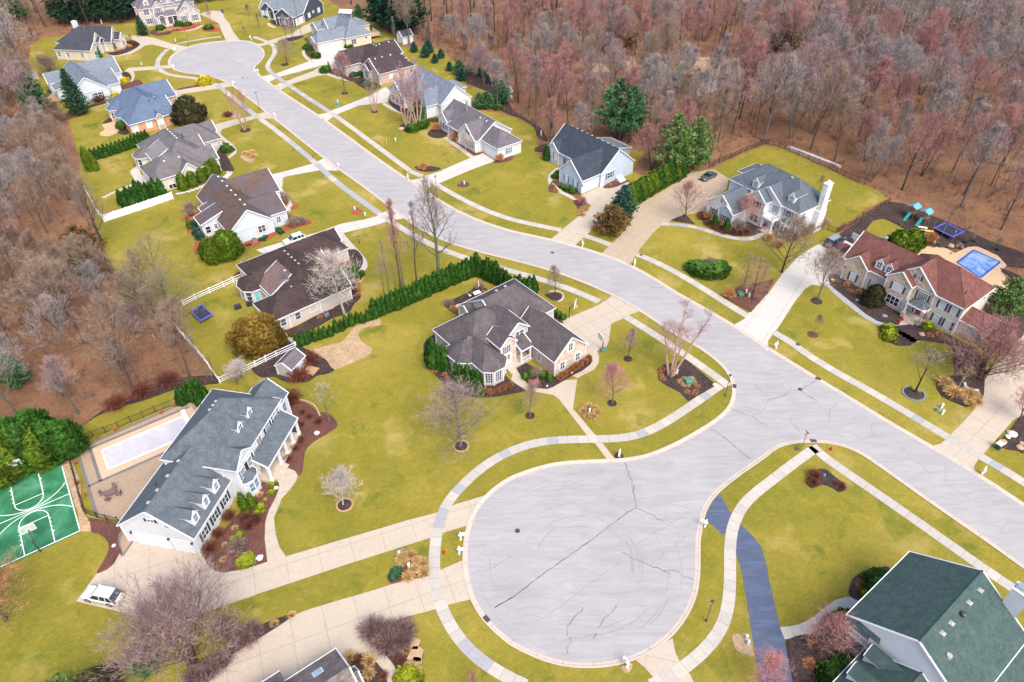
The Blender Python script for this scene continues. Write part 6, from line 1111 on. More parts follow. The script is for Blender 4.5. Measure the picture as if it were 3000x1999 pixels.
# ================================================================== BARE TREES IN THE YARDS
SHAPE = {}
def shape(key, *a, **k): SHAPE[key] = bare(*a, **k)
def tproto(key, shp, bark, tw, tip, name='bare_tree'):
    T, C = SHAPE[shp]; tree_proto(name, key, '', 'tree', T, C, bark, tw, tip)
shape('street', 31, 17, .24, 5.0, .30, (17, 7, 6, 4), .55, rise=(.3, .95)); shape('tall', 32, 19, .34, 3.1, .20, (13, 6, 5, 4), .75, rise=(.25, .7)); shape('oval', 33, 8, .26, 2.3, .11, (18, 6, 5, 4), .6, rise=(.3, .9), tw=.028); shape('vase', 34, 6, .2, 2.6, .10, (14, 7, 6, 4), .55, rise=(.25, .75), tw=.028); shape('round', 35, 8, .16, 4.3, .14, (22, 7, 6, 4), .5, rise=(.2, 1.15), tw=.03); shape('birch', 36, 13, .34, 3.6, .24, (12, 6, 5, 4), .65, stems=4, rise=(.25, .8), tw=.026); shape('open', 37, 7, .3, 2.9, .13, (7, 5, 4, 3), .4, rise=(.4, .9), tw=.022); shape('oak', 38, 19, .22, 9.0, .36, (20, 7, 6, 5), .42, stems=3, rise=(.3, 1.15)); shape('larch', 39, 9, .08, 1.7, .12, (26, 5, 4, 3), .12, rise=(.9, 1.35), tw=.03); shape('weep', 40, 6, .3, 2.4, .12, (16, 7, 6, 4), -.5, rise=(.2, .8), tw=.026); shape('small', 41, 4, .3, 1.4, .06, (12, 5, 4, 4), .5, rise=(.3, .9), tw=.02); shape('wide', 42, 6, .04, 6.0, .2, (34, 7, 6, 5), .35, stems=5, rise=(.3, 1.0), tw=.026)
HB = dict(street=17, tall=19, oval=8, vase=6, round=8, birch=13, open=7, oak=19, larch=9, weep=6, small=4, wide=6)
def yard(shp, bark, tw, tip, b, t, label, sx=1.0, cat='tree', name='bare_tree', rz=None):
    key = 'y_%s_%s_%s_%s' % (shp, bark, tw, tip)
    if key not in PROTO: tproto(key, shp, bark, tw, tip, name)
    g, h_ = P(*b), hgt(b, t) if isinstance(t, tuple) else t
    s = h_ / HB[shp] / .98; put(key, g, label, rz=rz, sc=(s * sx, s * sx, s))
def yl(i, j, s, *rows):
    q = c(i, j, s)
    for k, r in enumerate(rows): yard(r[0], r[1], r[2], r[3], q[2 * k], q[2 * k + 1], r[4], *(r[5:]))
yl(1, 1, "1680 965 1660 150 1225 1125 1190 640 1330 1085 1130 300 1355 1050 1270 250 1480 1040 1390 265 1180 1150 1080 840 1285 1090 1280 880 815 1330 660 850",
   ('street', 'bark green', 'twig dark', 'twig tan', 'big spreading bare tree beside the street above the arborvitae hedge'), ('tall', 'bark grey', 'twig grey', 'twig tan', 'slender grey tree, leftmost tall stem of the group above the hedge', .8), ('tall', 'bark brown', 'twig tan', 'twig red', 'tallest leaning tree of the group on the lawn above the hedge', 1.0), ('tall', 'bark grey', 'twig tan', 'twig red', 'straight slim tree close behind the leaning one above the hedge', .6), ('tall', 'bark brown', 'twig dark', 'twig mauve', 'bare tree right of the lawn group, nearest the big street tree', .85), ('open', 'bark grey', 'twig grey', 'twig tan', 'small thin dead tree at the foot of the lawn group', .7), ('open', 'bark green', 'twig dark', 'twig tan', 'thin sapling standing between the tall lawn trees', .4), ('vase', 'bark pale', 'twig green', 'twig white', 'pale lichen covered bare tree leaning over the dark brown roof', 1.15))
yl(2, 2, "165 690 155 430 918 575 955 225 1065 170 1085 -90 1460 310 1590 -330", ('oval', 'bark grey', 'twig tan', 'twig tan', 'young bare tree in a round mulch ring below the front walk of the beige house', 1.05), ('oval', 'bark green', 'twig red', 'shrub pink', 'young tree with red buds in a mulch ring on the corner lawn', 1.25), ('oval', 'bark dark', 'twig tan', 'twig mauve', 'upright young bare tree in a mulch ring by the corner driveway', .85), ('birch', 'bark birch', 'twig red', 'twig mauve', 'multi stemmed river birch with peeling bark in the corner mulch bed', 1.15))
yl(1, 2, "1885 965 1890 520 800 1505 785 1245 672 735 600 440", ('round', 'bark grey', 'twig green', 'twig mauve', 'wide bare shade tree in a ringed mulch circle on the large lawn', 1.15), ('vase', 'bark pale', 'twig white', 'twig white', 'small whitish leafless tree in a ringed circle by the long driveway', 1.1), ('open', 'bark green', 'twig tan', 'twig white', 'thin pale tree at the tip of the brown bed by the pillared porch', .9))
yl(2, 1, "395 1155 410 900 1588 445 1615 145 2130 1060 2190 750 2200 1190 2250 800 2290 1050 2330 830 2132 525 2130 260", ('oval', 'bark dark', 'twig dark', 'twig tan', 'neat bare tree in a crescent bed near the basketball hoop', 1.1), ('round', 'bark brown', 'twig dark', 'twig red', 'round headed bare tree in the triangular bed of the tan driveway', .95), ('larch', 'bark brown', 'twig orange', 'twig tan', 'feathery tan larch, farthest left of three by the pale driveway', .9), ('larch', 'bark black', 'twig orange', 'twig tan', 'feathery tan larch, nearest of three by the pale driveway', 1.0), ('larch', 'bark brown', 'twig orange', 'twig tan', 'feathery tan larch, right of three by the pale driveway', 1.1), ('weep', 'bark pale', 'twig orange', 'twig red', 'weeping tree with orange twigs before the white house door', 1.0))
yl(3, 1, "458 1180 460 800 125 935 215 500 432 1470 442 1340 1385 1465 1400 1330 1840 670 1900 570 2090 735 2120 620 880 135 885 -60 1990 1330 2050 1230 470 200 480 60", ('vase', 'bark grey', 'twig grey', 'twig tan', 'bare vase shaped tree where the pale driveway meets the path', 1.1), ('round', 'bark black', 'twig dark', 'twig tan', 'dark bare tree on the bank beside the pale driveway', .9), ('small', 'bark grey', 'twig green', 'twig green', 'tiny thin sapling in a mulch ring before the red roofed house', .9), ('small', 'bark dark', 'twig dark', 'twig red', 'small dark bare shrub tree by the front steps of the red roofed house', .8), ('small', 'bark dark', 'twig dark', 'twig tan', 'little bare tree between pots above the pool terrace', 1.0), ('small', 'bark dark', 'twig dark', 'twig tan', 'little bare tree on the lawn strip right of the pool', 1.0), ('open', 'bark dark', 'twig brown', 'twig tan', 'dark stemmed tree on the lawn edge behind the white house', .7), ('small', 'bark brown', 'twig brown', 'twig red', 'bare bush behind the low wing of the red roofed house', 1.2), ('small', 'bark brown', 'twig tan', 'twig tan', 'small pale shrub tree on the strip by the parked cars', .9))
yl(3, 2, "1347 475 1400 120 1960 340 2020 -20 1745 435 1790 250 2310 720 2330 510", ('open', 'bark black', 'twig dark', 'twig grey', 'dark forked bare tree in a round mulch island on the right lawn', .95), ('wide', 'bark brown', 'shrub plum', 'twig red', 'very large spreading reddish bush beside the right hand driveway', 1.0), ('open', 'bark pale', 'twig tan', 'grass straw', 'crooked golden barked small tree in the bed by the right driveway', 1.1), ('vase', 'bark brown', 'twig red', 'shrub pink', 'red twigged bare tree at the right edge above the boulders', 1.3))
yl(1, 0, "285 585 270 395 287 385 240 150 350 412 330 160 420 345 395 -60 818 858 770 500 1090 1025 1060 640 1390 1160 1290 600 1480 1155 1410 560 1510 1130 1530 640 1932 1415 1945 1240 30 260 20 130 1410 410 1400 -60 1290 450 1260 150 1600 460 1560 100",
   ('round', 'bark brown', 'twig tan', 'twig tan', 'low rounded tan tree inside the curve of the far sidewalk', 1.1), ('oval', 'bark brown', 'twig mauve', 'twig tan', 'bare tree with a rust trunk in the strip bed below the navy house', .7), ('oval', 'bark grey', 'twig mauve', 'twig mauve', 'second bare tree in the strip bed below the navy house', .7), ('tall', 'bark grey', 'twig grey', 'twig mauve', 'tallest bare tree in the strip bed below the navy house', .6), ('oval', 'bark green', 'twig dark', 'twig red', 'dark street side tree in front of the tan stone house', 1.2), ('birch', 'bark birch', 'twig tan', 'twig tan', 'pink barked birch by the driveway of the white house with blue shutters', .95), ('birch', 'bark birch', 'twig red', 'twig mauve', 'left of two large river birches before the pale blue grey roof', 1.0), ('birch', 'bark birch', 'twig red', 'twig mauve', 'right of two large river birches before the pale blue grey roof', 1.1), ('tall', 'bark brown', 'twig mauve', 'twig mauve', 'single stem leaning among the river birches', .5), ('small', 'bark pale', 'shrub pink', 'twig white', 'small pinkish ornamental tree at the front path of the white ranch', 1.1), ('oval', 'bark dark', 'twig tan', 'twig tan', 'young tree on the lawn left of the navy house', .8), ('tall', 'bark green', 'twig grey', 'twig grey', 'tall pale trunk right in front of the white shed', .8), ('tall', 'bark dark', 'twig dark', 'twig grey', 'tall dark trunk left of the white shed', .7), ('tall', 'bark dark', 'twig dark', 'twig brown', 'leaning trunk behind the small spruces', .7))
yl(0, 0, "2252 1195 2180 770 1940 218 1900 50 1215 390 1225 320 2290 145 2280 50 2250 320 2240 250 1130 650 1130 600 305 790 300 520 470 680 480 540", ('birch', 'bark birch', 'twig tan', 'twig red', 'slim multi stemmed birch beside the street in front of the taupe house', 1.0), ('oval', 'bark brown', 'twig red', 'twig red', 'thin tree in a red mulch island by the mansion driveway', .7), ('small', 'bark brown', 'shrub pink', 'shrub pink', 'small pink bare tree by the cream house driveway', 1.3), ('small', 'bark dark', 'twig dark', 'twig dark', 'small tree on the lawn right of the mansion driveway', 1.1), ('small', 'bark dark', 'twig dark', 'twig red', 'small tree in a dark bed beside the mansion driveway mouth', 1.1), ('small', 'bark dark', 'shrub rust', 'twig red', 'little umbrella shaped tree at the mint house path', 1.2), ('oak', 'bark green', 'twig dark', 'twig grey', 'many stemmed bare tree behind the far left shed', .8), ('wide', 'bark dark', 'twig brown', 'twig tan', 'broad brown bush left of the cream house', 1.0))
yl(0, 1, "950 680 850 100 1610 1440 1560 720", ('street', 'bark dark', 'twig dark', 'twig tan', 'dark trunked tree at the lawn edge near the fence corner', 1.0), ('oak', 'bark green', 'twig green', 'twig tan', 'huge spreading many limbed tree over the rail fence beside the lawn', 1.1))
yl(0, 2, "1915 355 1820 -60 1690 300 1600 -60 1165 485 990 120 1285 390 1110 100 2180 400 2220 240 2230 330 2240 180", ('tall', 'bark green', 'twig green', 'twig tan', 'tall mossy trunk at the bottom corner of the white rail fence', .9), ('tall', 'bark grey', 'twig brown', 'twig tan', 'bare tree in the leaf litter left of the rail fence corner', .8), ('tall', 'bark green', 'twig brown', 'twig tan', 'slanting tree with a mossy trunk above the curved dark bed', .8), ('tall', 'bark dark', 'twig brown', 'twig tan', 'thinner slanting tree above the curved dark bed', .7), ('vase', 'bark grey', 'twig green', 'twig white', 'pale lichen covered shrub tree outside the rail fence', 1.3), ('vase', 'bark grey', 'twig green', 'twig white', 'pale lichen covered shrub tree inside the rail fence corner', 1.3))
yl(0, 3, "1760 1390 1700 920 2130 1190 2150 1040 60 1000 50 640", ('wide', 'bark brown', 'twig brown', 'twig mauve', 'wide bare bush with pinkish tips at the bottom left driveway', .78), ('wide', 'bark brown', 'twig brown', 'shrub plum', 'low brown bush on the strip between the two driveways', .7), ('vase', 'bark brown', 'twig tan', 'twig orange', 'bare orange twigged bush at the left edge of the lower lawn', 1.5))
yl(2, 3, "2330 1640 2320 1430", ('vase', 'bark brown', 'twig red', 'shrub pink', 'red twigged bush at the bottom edge on the blue path', 1.2)); yl(3, 3, "450 1300 420 1050", ('vase', 'bark brown', 'shrub plum', 'twig red', 'plum twigged shrub beside the green roofed house porch', 1.3))
yl(1, 3, "1990 1568 1990 1490", ('small', 'bark dark', 'twig brown', 'twig red', 'small bare shrub at the bottom edge left of the turning circle', 1.2))
x, y = 1 / 3.136, 0
for (p, h_), l, tip in zip(kt('H2', "1340 1330 1300 1120 1290 1430 1290 1330"), ('pale twisted small tree in the bed between porch and stone garage', 'pink twigged shrub at the curve of the front path'), ('twig tan', 'shrub pink')):
    s = 'y_vase_bark pale_twig tan_%s' % tip
    if s not in PROTO: tproto(s, 'vase', 'bark pale', 'twig tan' if tip == 'twig tan' else 'twig red', tip)
    put(s, p, l, sc=(.55, .55, .45 if tip == 'twig tan' else .25))
# ---- small shrubs and grasses in the beds
def many(key, pts, label, group, lo, hi, flat=1.0):
    for p in pts:
        s = RND.uniform(lo, hi); put(key, p, label, group, sc=(s, s, s * flat * RND.uniform(.85, 1.1)))
many('rustgrass', kp('H2', "1610 1335 1665 1300 1710 1270 1755 1245 1800 1210 1850 1175 1910 1140 1960 1095"), 'rust brown grass clump along the stone garage gable', 'rust grasses by the garage gable', 1.3, 1.6)
many('rustgrass', kp('H2', "690 1500 770 1510 850 1495 915 1470 945 1450 1010 1430"), 'rust brown grass clump under the turret windows', 'rust grasses under the turret', 1.2, 1.5)
many('ball', kp('H2', "1195 1325 1262 1300 1488 1345"), 'clipped green ball in the bed beside the front steps', 'clipped balls by the front steps', 1.25, 1.5); many('dome', kp('H2', "1410 1300"), 'loose olive shrub against the garage wall', 'olive shrub', 1.5, 1.6); many('ball', kp('H2', "1552 540 1597 570 1650 605"), 'clipped green ball in the row by the black basketball hoop', 'balls by the black hoop', 1.2, 1.3)
many('orangeshrub', kp('H2', "215 1280 250 1330 275 1380 320 1410 90 1240 690 285 315 480 355 505 385 530"), 'low orange brown plant in the dark bed around the beige house', 'brown plants around the beige house', .8, 1.2, .7); many('tanshrub', kp('H2', "260 430 650 240"), 'brown round bare shrub in the back bed of the beige house', 'brown shrubs behind the beige house', 1.6, 1.8)
many('ball', kp('H19', "1635 700 1692 665 1748 635 1670 785 1732 760 1790 735 1857 705"), 'round clipped boxwood along the curved path', 'boxwoods along the curved path', 1.35, 1.6)
many('orangeshrub', kp('H19', "1708 515 1682 560 1550 590 1795 780 1798 825 1798 870 1808 920 1808 970 1275 1290"), 'low orange shrub in the dark bed of the brown roofed house', 'orange shrubs by the brown roof', .8, 1.1, .6); many('rustball', kp('H19', "1735 930 150 720"), 'dark rusty shrub beside the brown roofed house', 'rusty shrubs by the brown roof', 1.2, 1.5)
many('rustball', kp('H1', "1790 880 2040 900 2210 930 2090 1010 1625 1140 1490 1360"), 'round rust brown shrub in the red mulch beside the black shutters', 'rust shrubs beside the white house', 1.3, 1.7, .9); many('rustball', c(0, 0, "") + [], '', '', 1, 1)
many('rustball', [P(*q) for q in c(1, 2, "415 920 355 995 295 1090 575 745 430 660 490 700 415 775")], 'small rust plant in the brown bed before the pillared porch', 'rust plants before the porch', .8, 1.3, .8); many('rustball', [P(*q) for q in c(1, 2, "330 560")], 'brown bare bush at the back corner of the large white house', None, 2.6, 2.7)
many('limedome', [P(*q) for q in c(1, 2, "150 1325 143 1390 85 1460 40 1525")] + kp('H1', "2265 715 2305 785 2220 815 1955 1145 1835 1195"), 'small lime green mound in the brown mulch beside the front path', 'lime mounds by the front path', .5, 1.2, .6); many('strawgrass', kp('H1', "1875 1040 1720 1295 1705 1520 2250 525"), 'dry orange grass tuft in the brown mulch bed', 'dry tufts in the brown mulch', .7, .9, .6); many('tanshrub', kp('H1', "1920 1320"), 'pale fan shaped bare shrub in the brown mulch bed', None, 1.9, 2.0, .7); many('limedome', kp('H1', "2050 1540"), 'flat yellow green heart shaped ground shrub in the brown mulch', None, 1.9, 2, .3)
many('strawgrass', [P(*q) for q in c(2, 2, "700 605 760 625 780 660 745 700 690 700 655 650")], 'orange grass clump in the ring around the lawn utility post', 'orange ring around the utility post', 1.1, 1.3, .7); many('strawgrass', [P(*q) for q in c(2, 2, "1550 375 1580 400 1610 410 1670 385 1655 350 1590 350")], 'ochre plant around the green transformer box', 'ochre plants around the transformer', .8, 1.0, .45); many('orangeshrub', [P(*q) for q in c(2, 2, "1380 265 1360 290 1370 320 1385 355 1705 420 1610 470 1680 490 1690 465")], 'little brown tuft in the dark corner bed', 'brown tufts in the corner bed', .8, 1.1, .5)
many('strawgrass', [P(*q) for q in c(1, 3, "1330 450 1360 470 1450 535 1530 480 1480 455 1540 560 1400 600 1350 420 1420 400")], 'ochre grass clump in the brown bed between the two driveways', 'ochre clumps between the driveways', 1.2, 1.7, .6); many('darkdome', [P(*q) for q in c(1, 3, "1260 600 1290 560")], 'flat olive ground shrub in the brown bed between the driveways', 'olive shrubs between driveways', 1.0, 1.4, .5)
many('plumball', [P(*q) for q in c(1, 3, "1085 1120 1160 1150 1240 1110 1300 1160 1370 1120 1280 1220 1210 1230 1340 1200")], 'dense plum brown bare shrub massed beside the bottom walk', 'plum shrubs by the bottom walk', 2.2, 2.9, .75); many('strawgrass', [P(*q) for q in c(1, 3, "860 1335 1045 1370 1040 1490 1380 1270 1440 1450 1410 1430 1460 1470")], 'straw coloured grass tuft in the dark bottom bed', 'straw tufts in the bottom beds', 1.1, 1.6, .6); many('rustball', [P(*q) for q in c(1, 3, "945 1370 1170 1510 1340 1370 1290 1310")], 'small rusty plant in the dark bottom bed', 'rusty plants in the bottom beds', .8, 1.2, .6); many('limedome', [P(*q) for q in c(1, 3, "1400 1568")], 'bright green dome shrub at the bottom edge by the curving walk', None, 2.6, 2.7, .8)
many('plumball', [P(*q) for q in c(0, 3, "1960 1450 2060 1380 2250 1190 2320 1130 1800 1540 1900 1500")], 'plum brown bush along the dark strip above the wide driveway', 'plum bushes above the wide driveway', 2.0, 2.6, .8); many('strawgrass', [P(*q) for q in c(1, 3, "170 1035 330 955")], 'straw tuft in the narrow dark bed above the wide driveway', 'straw tufts above the wide driveway', .9, 1.1, .6)
many('orangeshrub', kp('H5', "170 800 215 885 330 900 1270 1465 1385 1450 1465 1530"), 'small orange round shrub in the dark bed of the red roofed house', 'orange shrubs by the red roof', 1.0, 1.2, .9); many('limedome', kp('H5', "725 1395 735 1480"), 'lime green mound on the point of the dark bed', 'lime mounds on the bed point', 2.0, 2.4, .75); many('limedome', kp('H5', "1230 1345"), 'yellow green shrub right of the front steps', None, 1.9, 2, .8); many('yewdark', kp('H5', "505 1040"), 'dark green rounded small tree before the low wing', None, 3.4, 3.5, 1.25); many('bigcedar1', kp('H5', "830 330 930 340 1000 320"), 'wide lime cedar hiding behind the red roof', 'lime cedars behind the red roof', 5.4, 5.8, .8); many('orangeshrub', kp('H5', "1120 230 1260 220"), 'rusty dry shrub at the edge of the pool yard', 'rusty shrubs by the pool yard', 2.6, 3)
many('rustball', kp('H6', "20 1000 30 1050 130 1160 225 1210 320 1255 425 1300 545 1305 680 1320 790 1290"), 'low round dark rust shrub along the curved path of the white house', 'rust shrubs along the curved path', 1.2, 1.5, .8); many('orangeshrub', kp('H6', "130 1050 320 1160 1160 1420 1330 1530"), 'orange brown bare shrub before the white house', 'orange shrubs before the white house', 1.5, 2.2); many('tanshrub', kp('H6', "640 1250 1500 1380 1600 1400 1420 1350 1850 1260 1950 1230 2050 1190 1760 1330"), 'tan bare bush against the white house', 'tan bushes against the white house', 2.2, 3.2); many('dome', c(0, 0, "") and [] or [P(*q) for q in c(2, 1, "1690 910 1740 940 1800 950 1870 945 1900 915 1830 900")], 'spreading dark green juniper in the island bed on the front lawn', 'junipers in the island bed', 3.4, 4.0, .7); many('tanshrub', [P(*q) for q in c(2, 1, "1820 890")], 'dead brown centre of the juniper island', None, 2.6, 2.7)
many('dome', kp('H7', "445 1310 545 1360 640 1400 370 1050 300 1110 360 1120"), 'small green mound along the path of the pale blue house', 'green mounds by the pale blue house', 1.2, 2.0, .8); many('orangeshrub', kp('H7', "270 1350 320 1380 720 1500 1330 1270"), 'rust ground plant near the pale blue house', 'rust plants near the pale blue house', 1.0, 1.6, .4); many('strawgrass', [P(*q) for q in c(2, 1, "640 380 670 355 690 330 640 410")], 'ochre grass tuft at the driveway corner of the pale blue house', 'ochre tufts at the driveway corner', 1.3, 1.6, .5); many('pinkshrub', [P(*q) for q in c(2, 1, "645 320")], 'pink twigged shrub at the driveway corner of the pale blue house', None, 2.4, 2.5); many('orangeshrub', [P(*q) for q in c(2, 1, "775 550 1990 1160")], 'small rust bush on a lawn corner by a driveway', 'rust bushes on lawn corners', 1.6, 2.2, .8)
many('tanshrub', kp('H18', "1690 900 1620 960 1760 930 1550 860 40 720 60 800 1470 540 1500 600"), 'brown round bare shrub in the red mulch of the mint house', 'brown shrubs in the red mulch', 1.8, 2.6); many('darkdome', kp('H18', "1150 1170 1190 1130 1380 1020 1430 1060 930 1250 90 880"), 'small green perennial in the red mulch of the mint house', 'perennials in the red mulch', .7, 1.4, .6)
many('rustball', [P(*q) for q in c(3, 2, "420 1245 405 1305 662 1335")], 'rust shrub in the boomerang bed on the corner lawn', 'rust shrubs in the boomerang bed', 1.3, 1.6, .7); many('strawgrass', [P(*q) for q in c(3, 2, "1870 520 1830 500 1620 400 1660 480 1700 500 1850 590 1900 570")], 'pale straw grass in the dark bed by the right driveway', 'straw grass by the right driveway', 1.6, 2.4, .7); many('limedome', [P(*q) for q in c(3, 2, "1330 435 1385 462 1820 220 1870 265 1790 310")], 'tiny yellow green sprout on the right lawn beds', 'yellow sprouts on the right beds', .6, 1.0, .5)
many('dome', [P(*q) for q in c(3, 3, "690 1010 620 1080 970 690 1020 640 720 1420 640 1490 580 1540")], 'round dark green shrub beside the green roofed house', 'green shrubs by the green roof', 2.2, 2.9, .85); many('limedome', [P(*q) for q in c(3, 3, "890 750")], 'yellow green shrub tucked under the green roof eave', None, 1.3, 1.4, .7); many('orangeshrub', [P(*q) for q in c(3, 3, "420 1230 380 1400 880 690 1000 590 510 1440 620 1250")], 'rusty perennial clump in the dark bed by the blue path', 'rusty clumps by the blue path', 1.2, 2.0, .5); many('plumball', [P(*q) for q in c(3, 3, "520 1170 600 1230")], 'plum twiggy shrub before the corner porch', 'plum shrubs before the corner porch', 2, 2.6, .8)
many('dome', [P(*q) for q in c(1, 0, "1440 1200 1530 1160 2220 1000 490 450 550 520 855 435 640 660")], 'rounded green shrub beside a far house', 'green shrubs by the far houses', 2.4, 3.6, .7); many('lime0', [P(*q) for q in c(1, 0, "550 530 675 650")], 'small lime cone before a far garage', 'lime cones before the far garages', 2.6, 3.0); many('orangeshrub', [P(*q) for q in c(1, 0, "1660 1200 2240 1480 1830 1290 1540 1560")], 'orange brown grass bush before the white ranch', 'orange bushes before the white ranch', 1.8, 2.6); many('darkdome', [P(*q) for q in c(1, 0, "1010 790 1060 790 900 700 960 690 1000 770")], 'dark shrub before the tan stone house', 'dark shrubs before the tan stone house', 2.0, 2.8, .7)
many('golddome', [P(*q) for q in c(0, 0, "1065 900 1145 755 1890 770")], 'bright golden yellow shrub near the mint and orange houses', 'golden shrubs', 2.6, 4.4, .8); many('dome', [P(*q) for q in c(0, 0, "1480 275 1650 240 1700 240 1730 235 1920 270 2060 1370 2100 1390 1650 960")], 'small green shrub in a far front bed', 'small green shrubs in far beds', 2.0, 3.0, .8); many('lime0', [P(*q) for q in c(0, 0, "885 540 930 530 1110 435 1065 470")], 'small green cone before the cream house', 'green cones before the cream house', 2.6, 3.4); many('ball', [P(*q) for q in c(0, 0, "1130 1195")], 'dark clipped round shrub on the heart shaped patio', None, 2.6, 2.7); many('strawgrass', [P(*q) for q in c(0, 0, "2260 1420 2290 1430 2320 1415 2330 1450 1080 480 1130 460 1180 440 1600 280 1640 275 1540 300 1480 310")], 'straw coloured tuft in a far bed', 'straw tufts in far beds', 1.4, 2.2, .6); many('rustball', [P(*q) for q in c(0, 0, "1200 410 1230 420 900 935 940 920 990 900 2100 1070 1140 740 830 940")], 'rusty bare shrub in a far bed', 'rusty shrubs in far beds', 1.6, 2.4, .8)
many('rustball', [P(*q) for q in c(0, 2, "1080 600 1310 490 1550 390")], 'dark red bare shrub in the curved bed above the pool lawn', 'red shrubs in the curved bed', 2.6, 3.2, .75); many('orangeshrub', [P(*q) for q in c(0, 2, "890 890 1060 820 1480 660 660 985 720 1310 790 1420 700 1120 1620 590")], 'small straw orange plant in the gravel strip by the pool fence', 'orange plants in the gravel strip', .7, 1.1, .6); many('rustball', [P(*q) for q in c(1, 2, "510 205 400 350")], 'brown bare bush beside the grey gambrel shed', 'brown bushes beside the shed', 2.4, 3.0)
# ================================================================== THE WOODS
shape('w0', 51, 20, .36, 7.2, .25, (14, 7, 7, 6), .62, rise=(.2, .95), tw=.062); shape('w1', 52, 19, .40, 5.6, .21, (13, 7, 7, 6), .7, rise=(.2, .85), tw=.06); shape('w2', 53, 17, .26, 7.4, .25, (15, 7, 7, 6), .5, stems=2, rise=(.2, 1.0), tw=.062); shape('w3', 54, 15, .30, 5.4, .16, (13, 7, 6, 6), .65, rise=(.2, .85), tw=.058); shape('w4', 55, 9, .12, 4.2, .11, (15, 7, 6, 6), .6, stems=3, rise=(.2, .9), tw=.05); shape('far', 56, 19, .34, 6.8, .24, (12, 6, 5, 5), .6, rise=(.2, .95), tw=.10)
for kx in range(5):
    for nm, bk, tw, tip in (('grey', 'bark grey', 'twig dark', 'twig grey'), ('red', 'bark dark', 'twig brown', 'twig red'), ('mauve', 'bark grey', 'twig brown', 'twig mauve'), ('tan', 'bark brown', 'twig brown', 'twig tan'), ('green', 'bark green', 'twig green', 'twig grey')): PROTO['%s%d' % (nm, kx)] = ('w%d' % kx, bk, tw, tip)
def wood(key, p, label, group, sc):
    if len(PROTO[key]) == 4: tproto(key, *PROTO[key], name='woodland_tree')
    return put(key, p, label, group, sc=sc)
LAWNB = LAWN2; clear_ = [g2(c(2, 0, "1440 500 1760 520 1960 560 2040 620 2010 740 1930 900 1700 960 1400 840")), g2(c(3, 1, "1000 300 1330 250 1600 330 1900 480 2352 620 2352 1400 2000 1400 1200 600 800 560")), g2(c(2, 0, "1950 540 2120 540 2170 640 2040 720")), g2(c(0, 2, "0 1000 620 860 1050 560 1500 400 1600 480 620 1100 600 1500 -200 1568 -200 1300")), g2(c(0, 1, "480 560 960 600 960 760 820 840 620 820 440 760"))]
def lawn_d(p): return inpoly(p, LAWNB)
cand = []; rw_ = random.Random(77); cell = {}
def ok(p, d):
    cx, cy = int(p[0] // 6), int(p[1] // 6)
    return all((q - p).length > d for ix in (-2, -1, 0, 1, 2) for iy in (-2, -1, 0, 1, 2) for q in cell.get((cx + ix, cy + iy), ()))
for k in range(60000):
    p = Vector((rw_.uniform(-330, 330), rw_.uniform(20, 430))); a = px((p.x, p.y, 9))
    if not (-140 < a[0] < 3140 and -60 < a[1] < 2050): continue
    if lawn_d(p) or any(inpoly(p, q) for q in clear_): continue
    if any(lawn_d(p + Vector((2.6 * cos(t), 2.6 * sin(t)))) for t in (0, 1.57, 3.14, 4.71)): continue
    d = 6.6 if p.y < 260 else 8.0
    if p.x < 0 and p.y < 230: d = 5.6
    if ok(p, d): cell.setdefault((int(p.x // 6), int(p.y // 6)), []).append(p); cand.append(p)
cand.sort(key=lambda p: p.length)
from mathutils import noise as mnoise
def kind_of(p):
    v = mnoise.noise(Vector((p.x * .028, p.y * .028, 3))); w = rw_.random()
    if p.x < -20: return 'tan' if w < .52 else 'grey' if w < .80 else 'mauve' if w < .9 else 'green'
    if p.x > 90 and p.y < 330 and v < .12: return 'grey' if w < .55 else 'green' if w < .72 else 'mauve' if w < .88 else 'red' if w < .95 else 'tan'
    return 'red' if w < .34 + v * .5 else 'mauve' if w < .60 else 'grey' if w < .85 else 'tan'
NI = 285
ZT = {'grey': 'tall grey bare tree', 'red': 'bare tree with reddish budding twigs', 'mauve': 'bare tree with mauve tinted twigs', 'tan': 'brown twigged bare tree', 'green': 'bare tree with a mossy green trunk'}
for p in cand[:NI]:
    kd = kind_of(p); sh = rw_.choice((0, 0, 1, 1, 2, 3, 3) if p.x > 0 else (0, 1, 2, 2, 3, 4, 4)); z = 'the dense woods on the left' if p.x < -20 else 'the dense woods at upper right'
    s = rw_.uniform(.72, 1.08) * (1.0 if p.x > 0 else .82); lab = ZT[kd] + ' in ' + z
    wood('%s%d' % (kd, sh), p, lab, lab.replace(' in the dense', 's in the').replace('tree with', 'trees with'), (s * rw_.uniform(.9, 1.15), s * rw_.uniform(.9, 1.15), s))
print('woodland candidates', len(cand))
FT, FC = SHAPE['far']; fw = M()
for p in cand[NI:]:
    s = rw_.uniform(.8, 1.15); rz = rw_.uniform(0, 6.28); cc, ss = cos(rz) * s, sin(rz) * s; kd = kind_of(p); mo = {'grey': 1, 'red': 2, 'mauve': 3, 'tan': 4, 'green': 1}[kd]
    for msh, mi in ((FT, 0), (FC, mo)):
        b = len(fw.v); fw.v += [(p.x + x * cc - y * ss, p.y + x * ss + y * cc, z * s) for x, y, z in msh.v]; fw.f += [tuple(b + q for q in f) for f in msh.f]; fw.mi += [mi] * len(msh.f)
if len(cand) > NI: tag(fw.build('distant_woods', ['bark dark', 'twig grey', 'twig red', 'twig mauve', 'twig tan']), 'far bare woods along the top of the picture', 'woods', None, 'stuff')
ug = M(); n_ug = 0
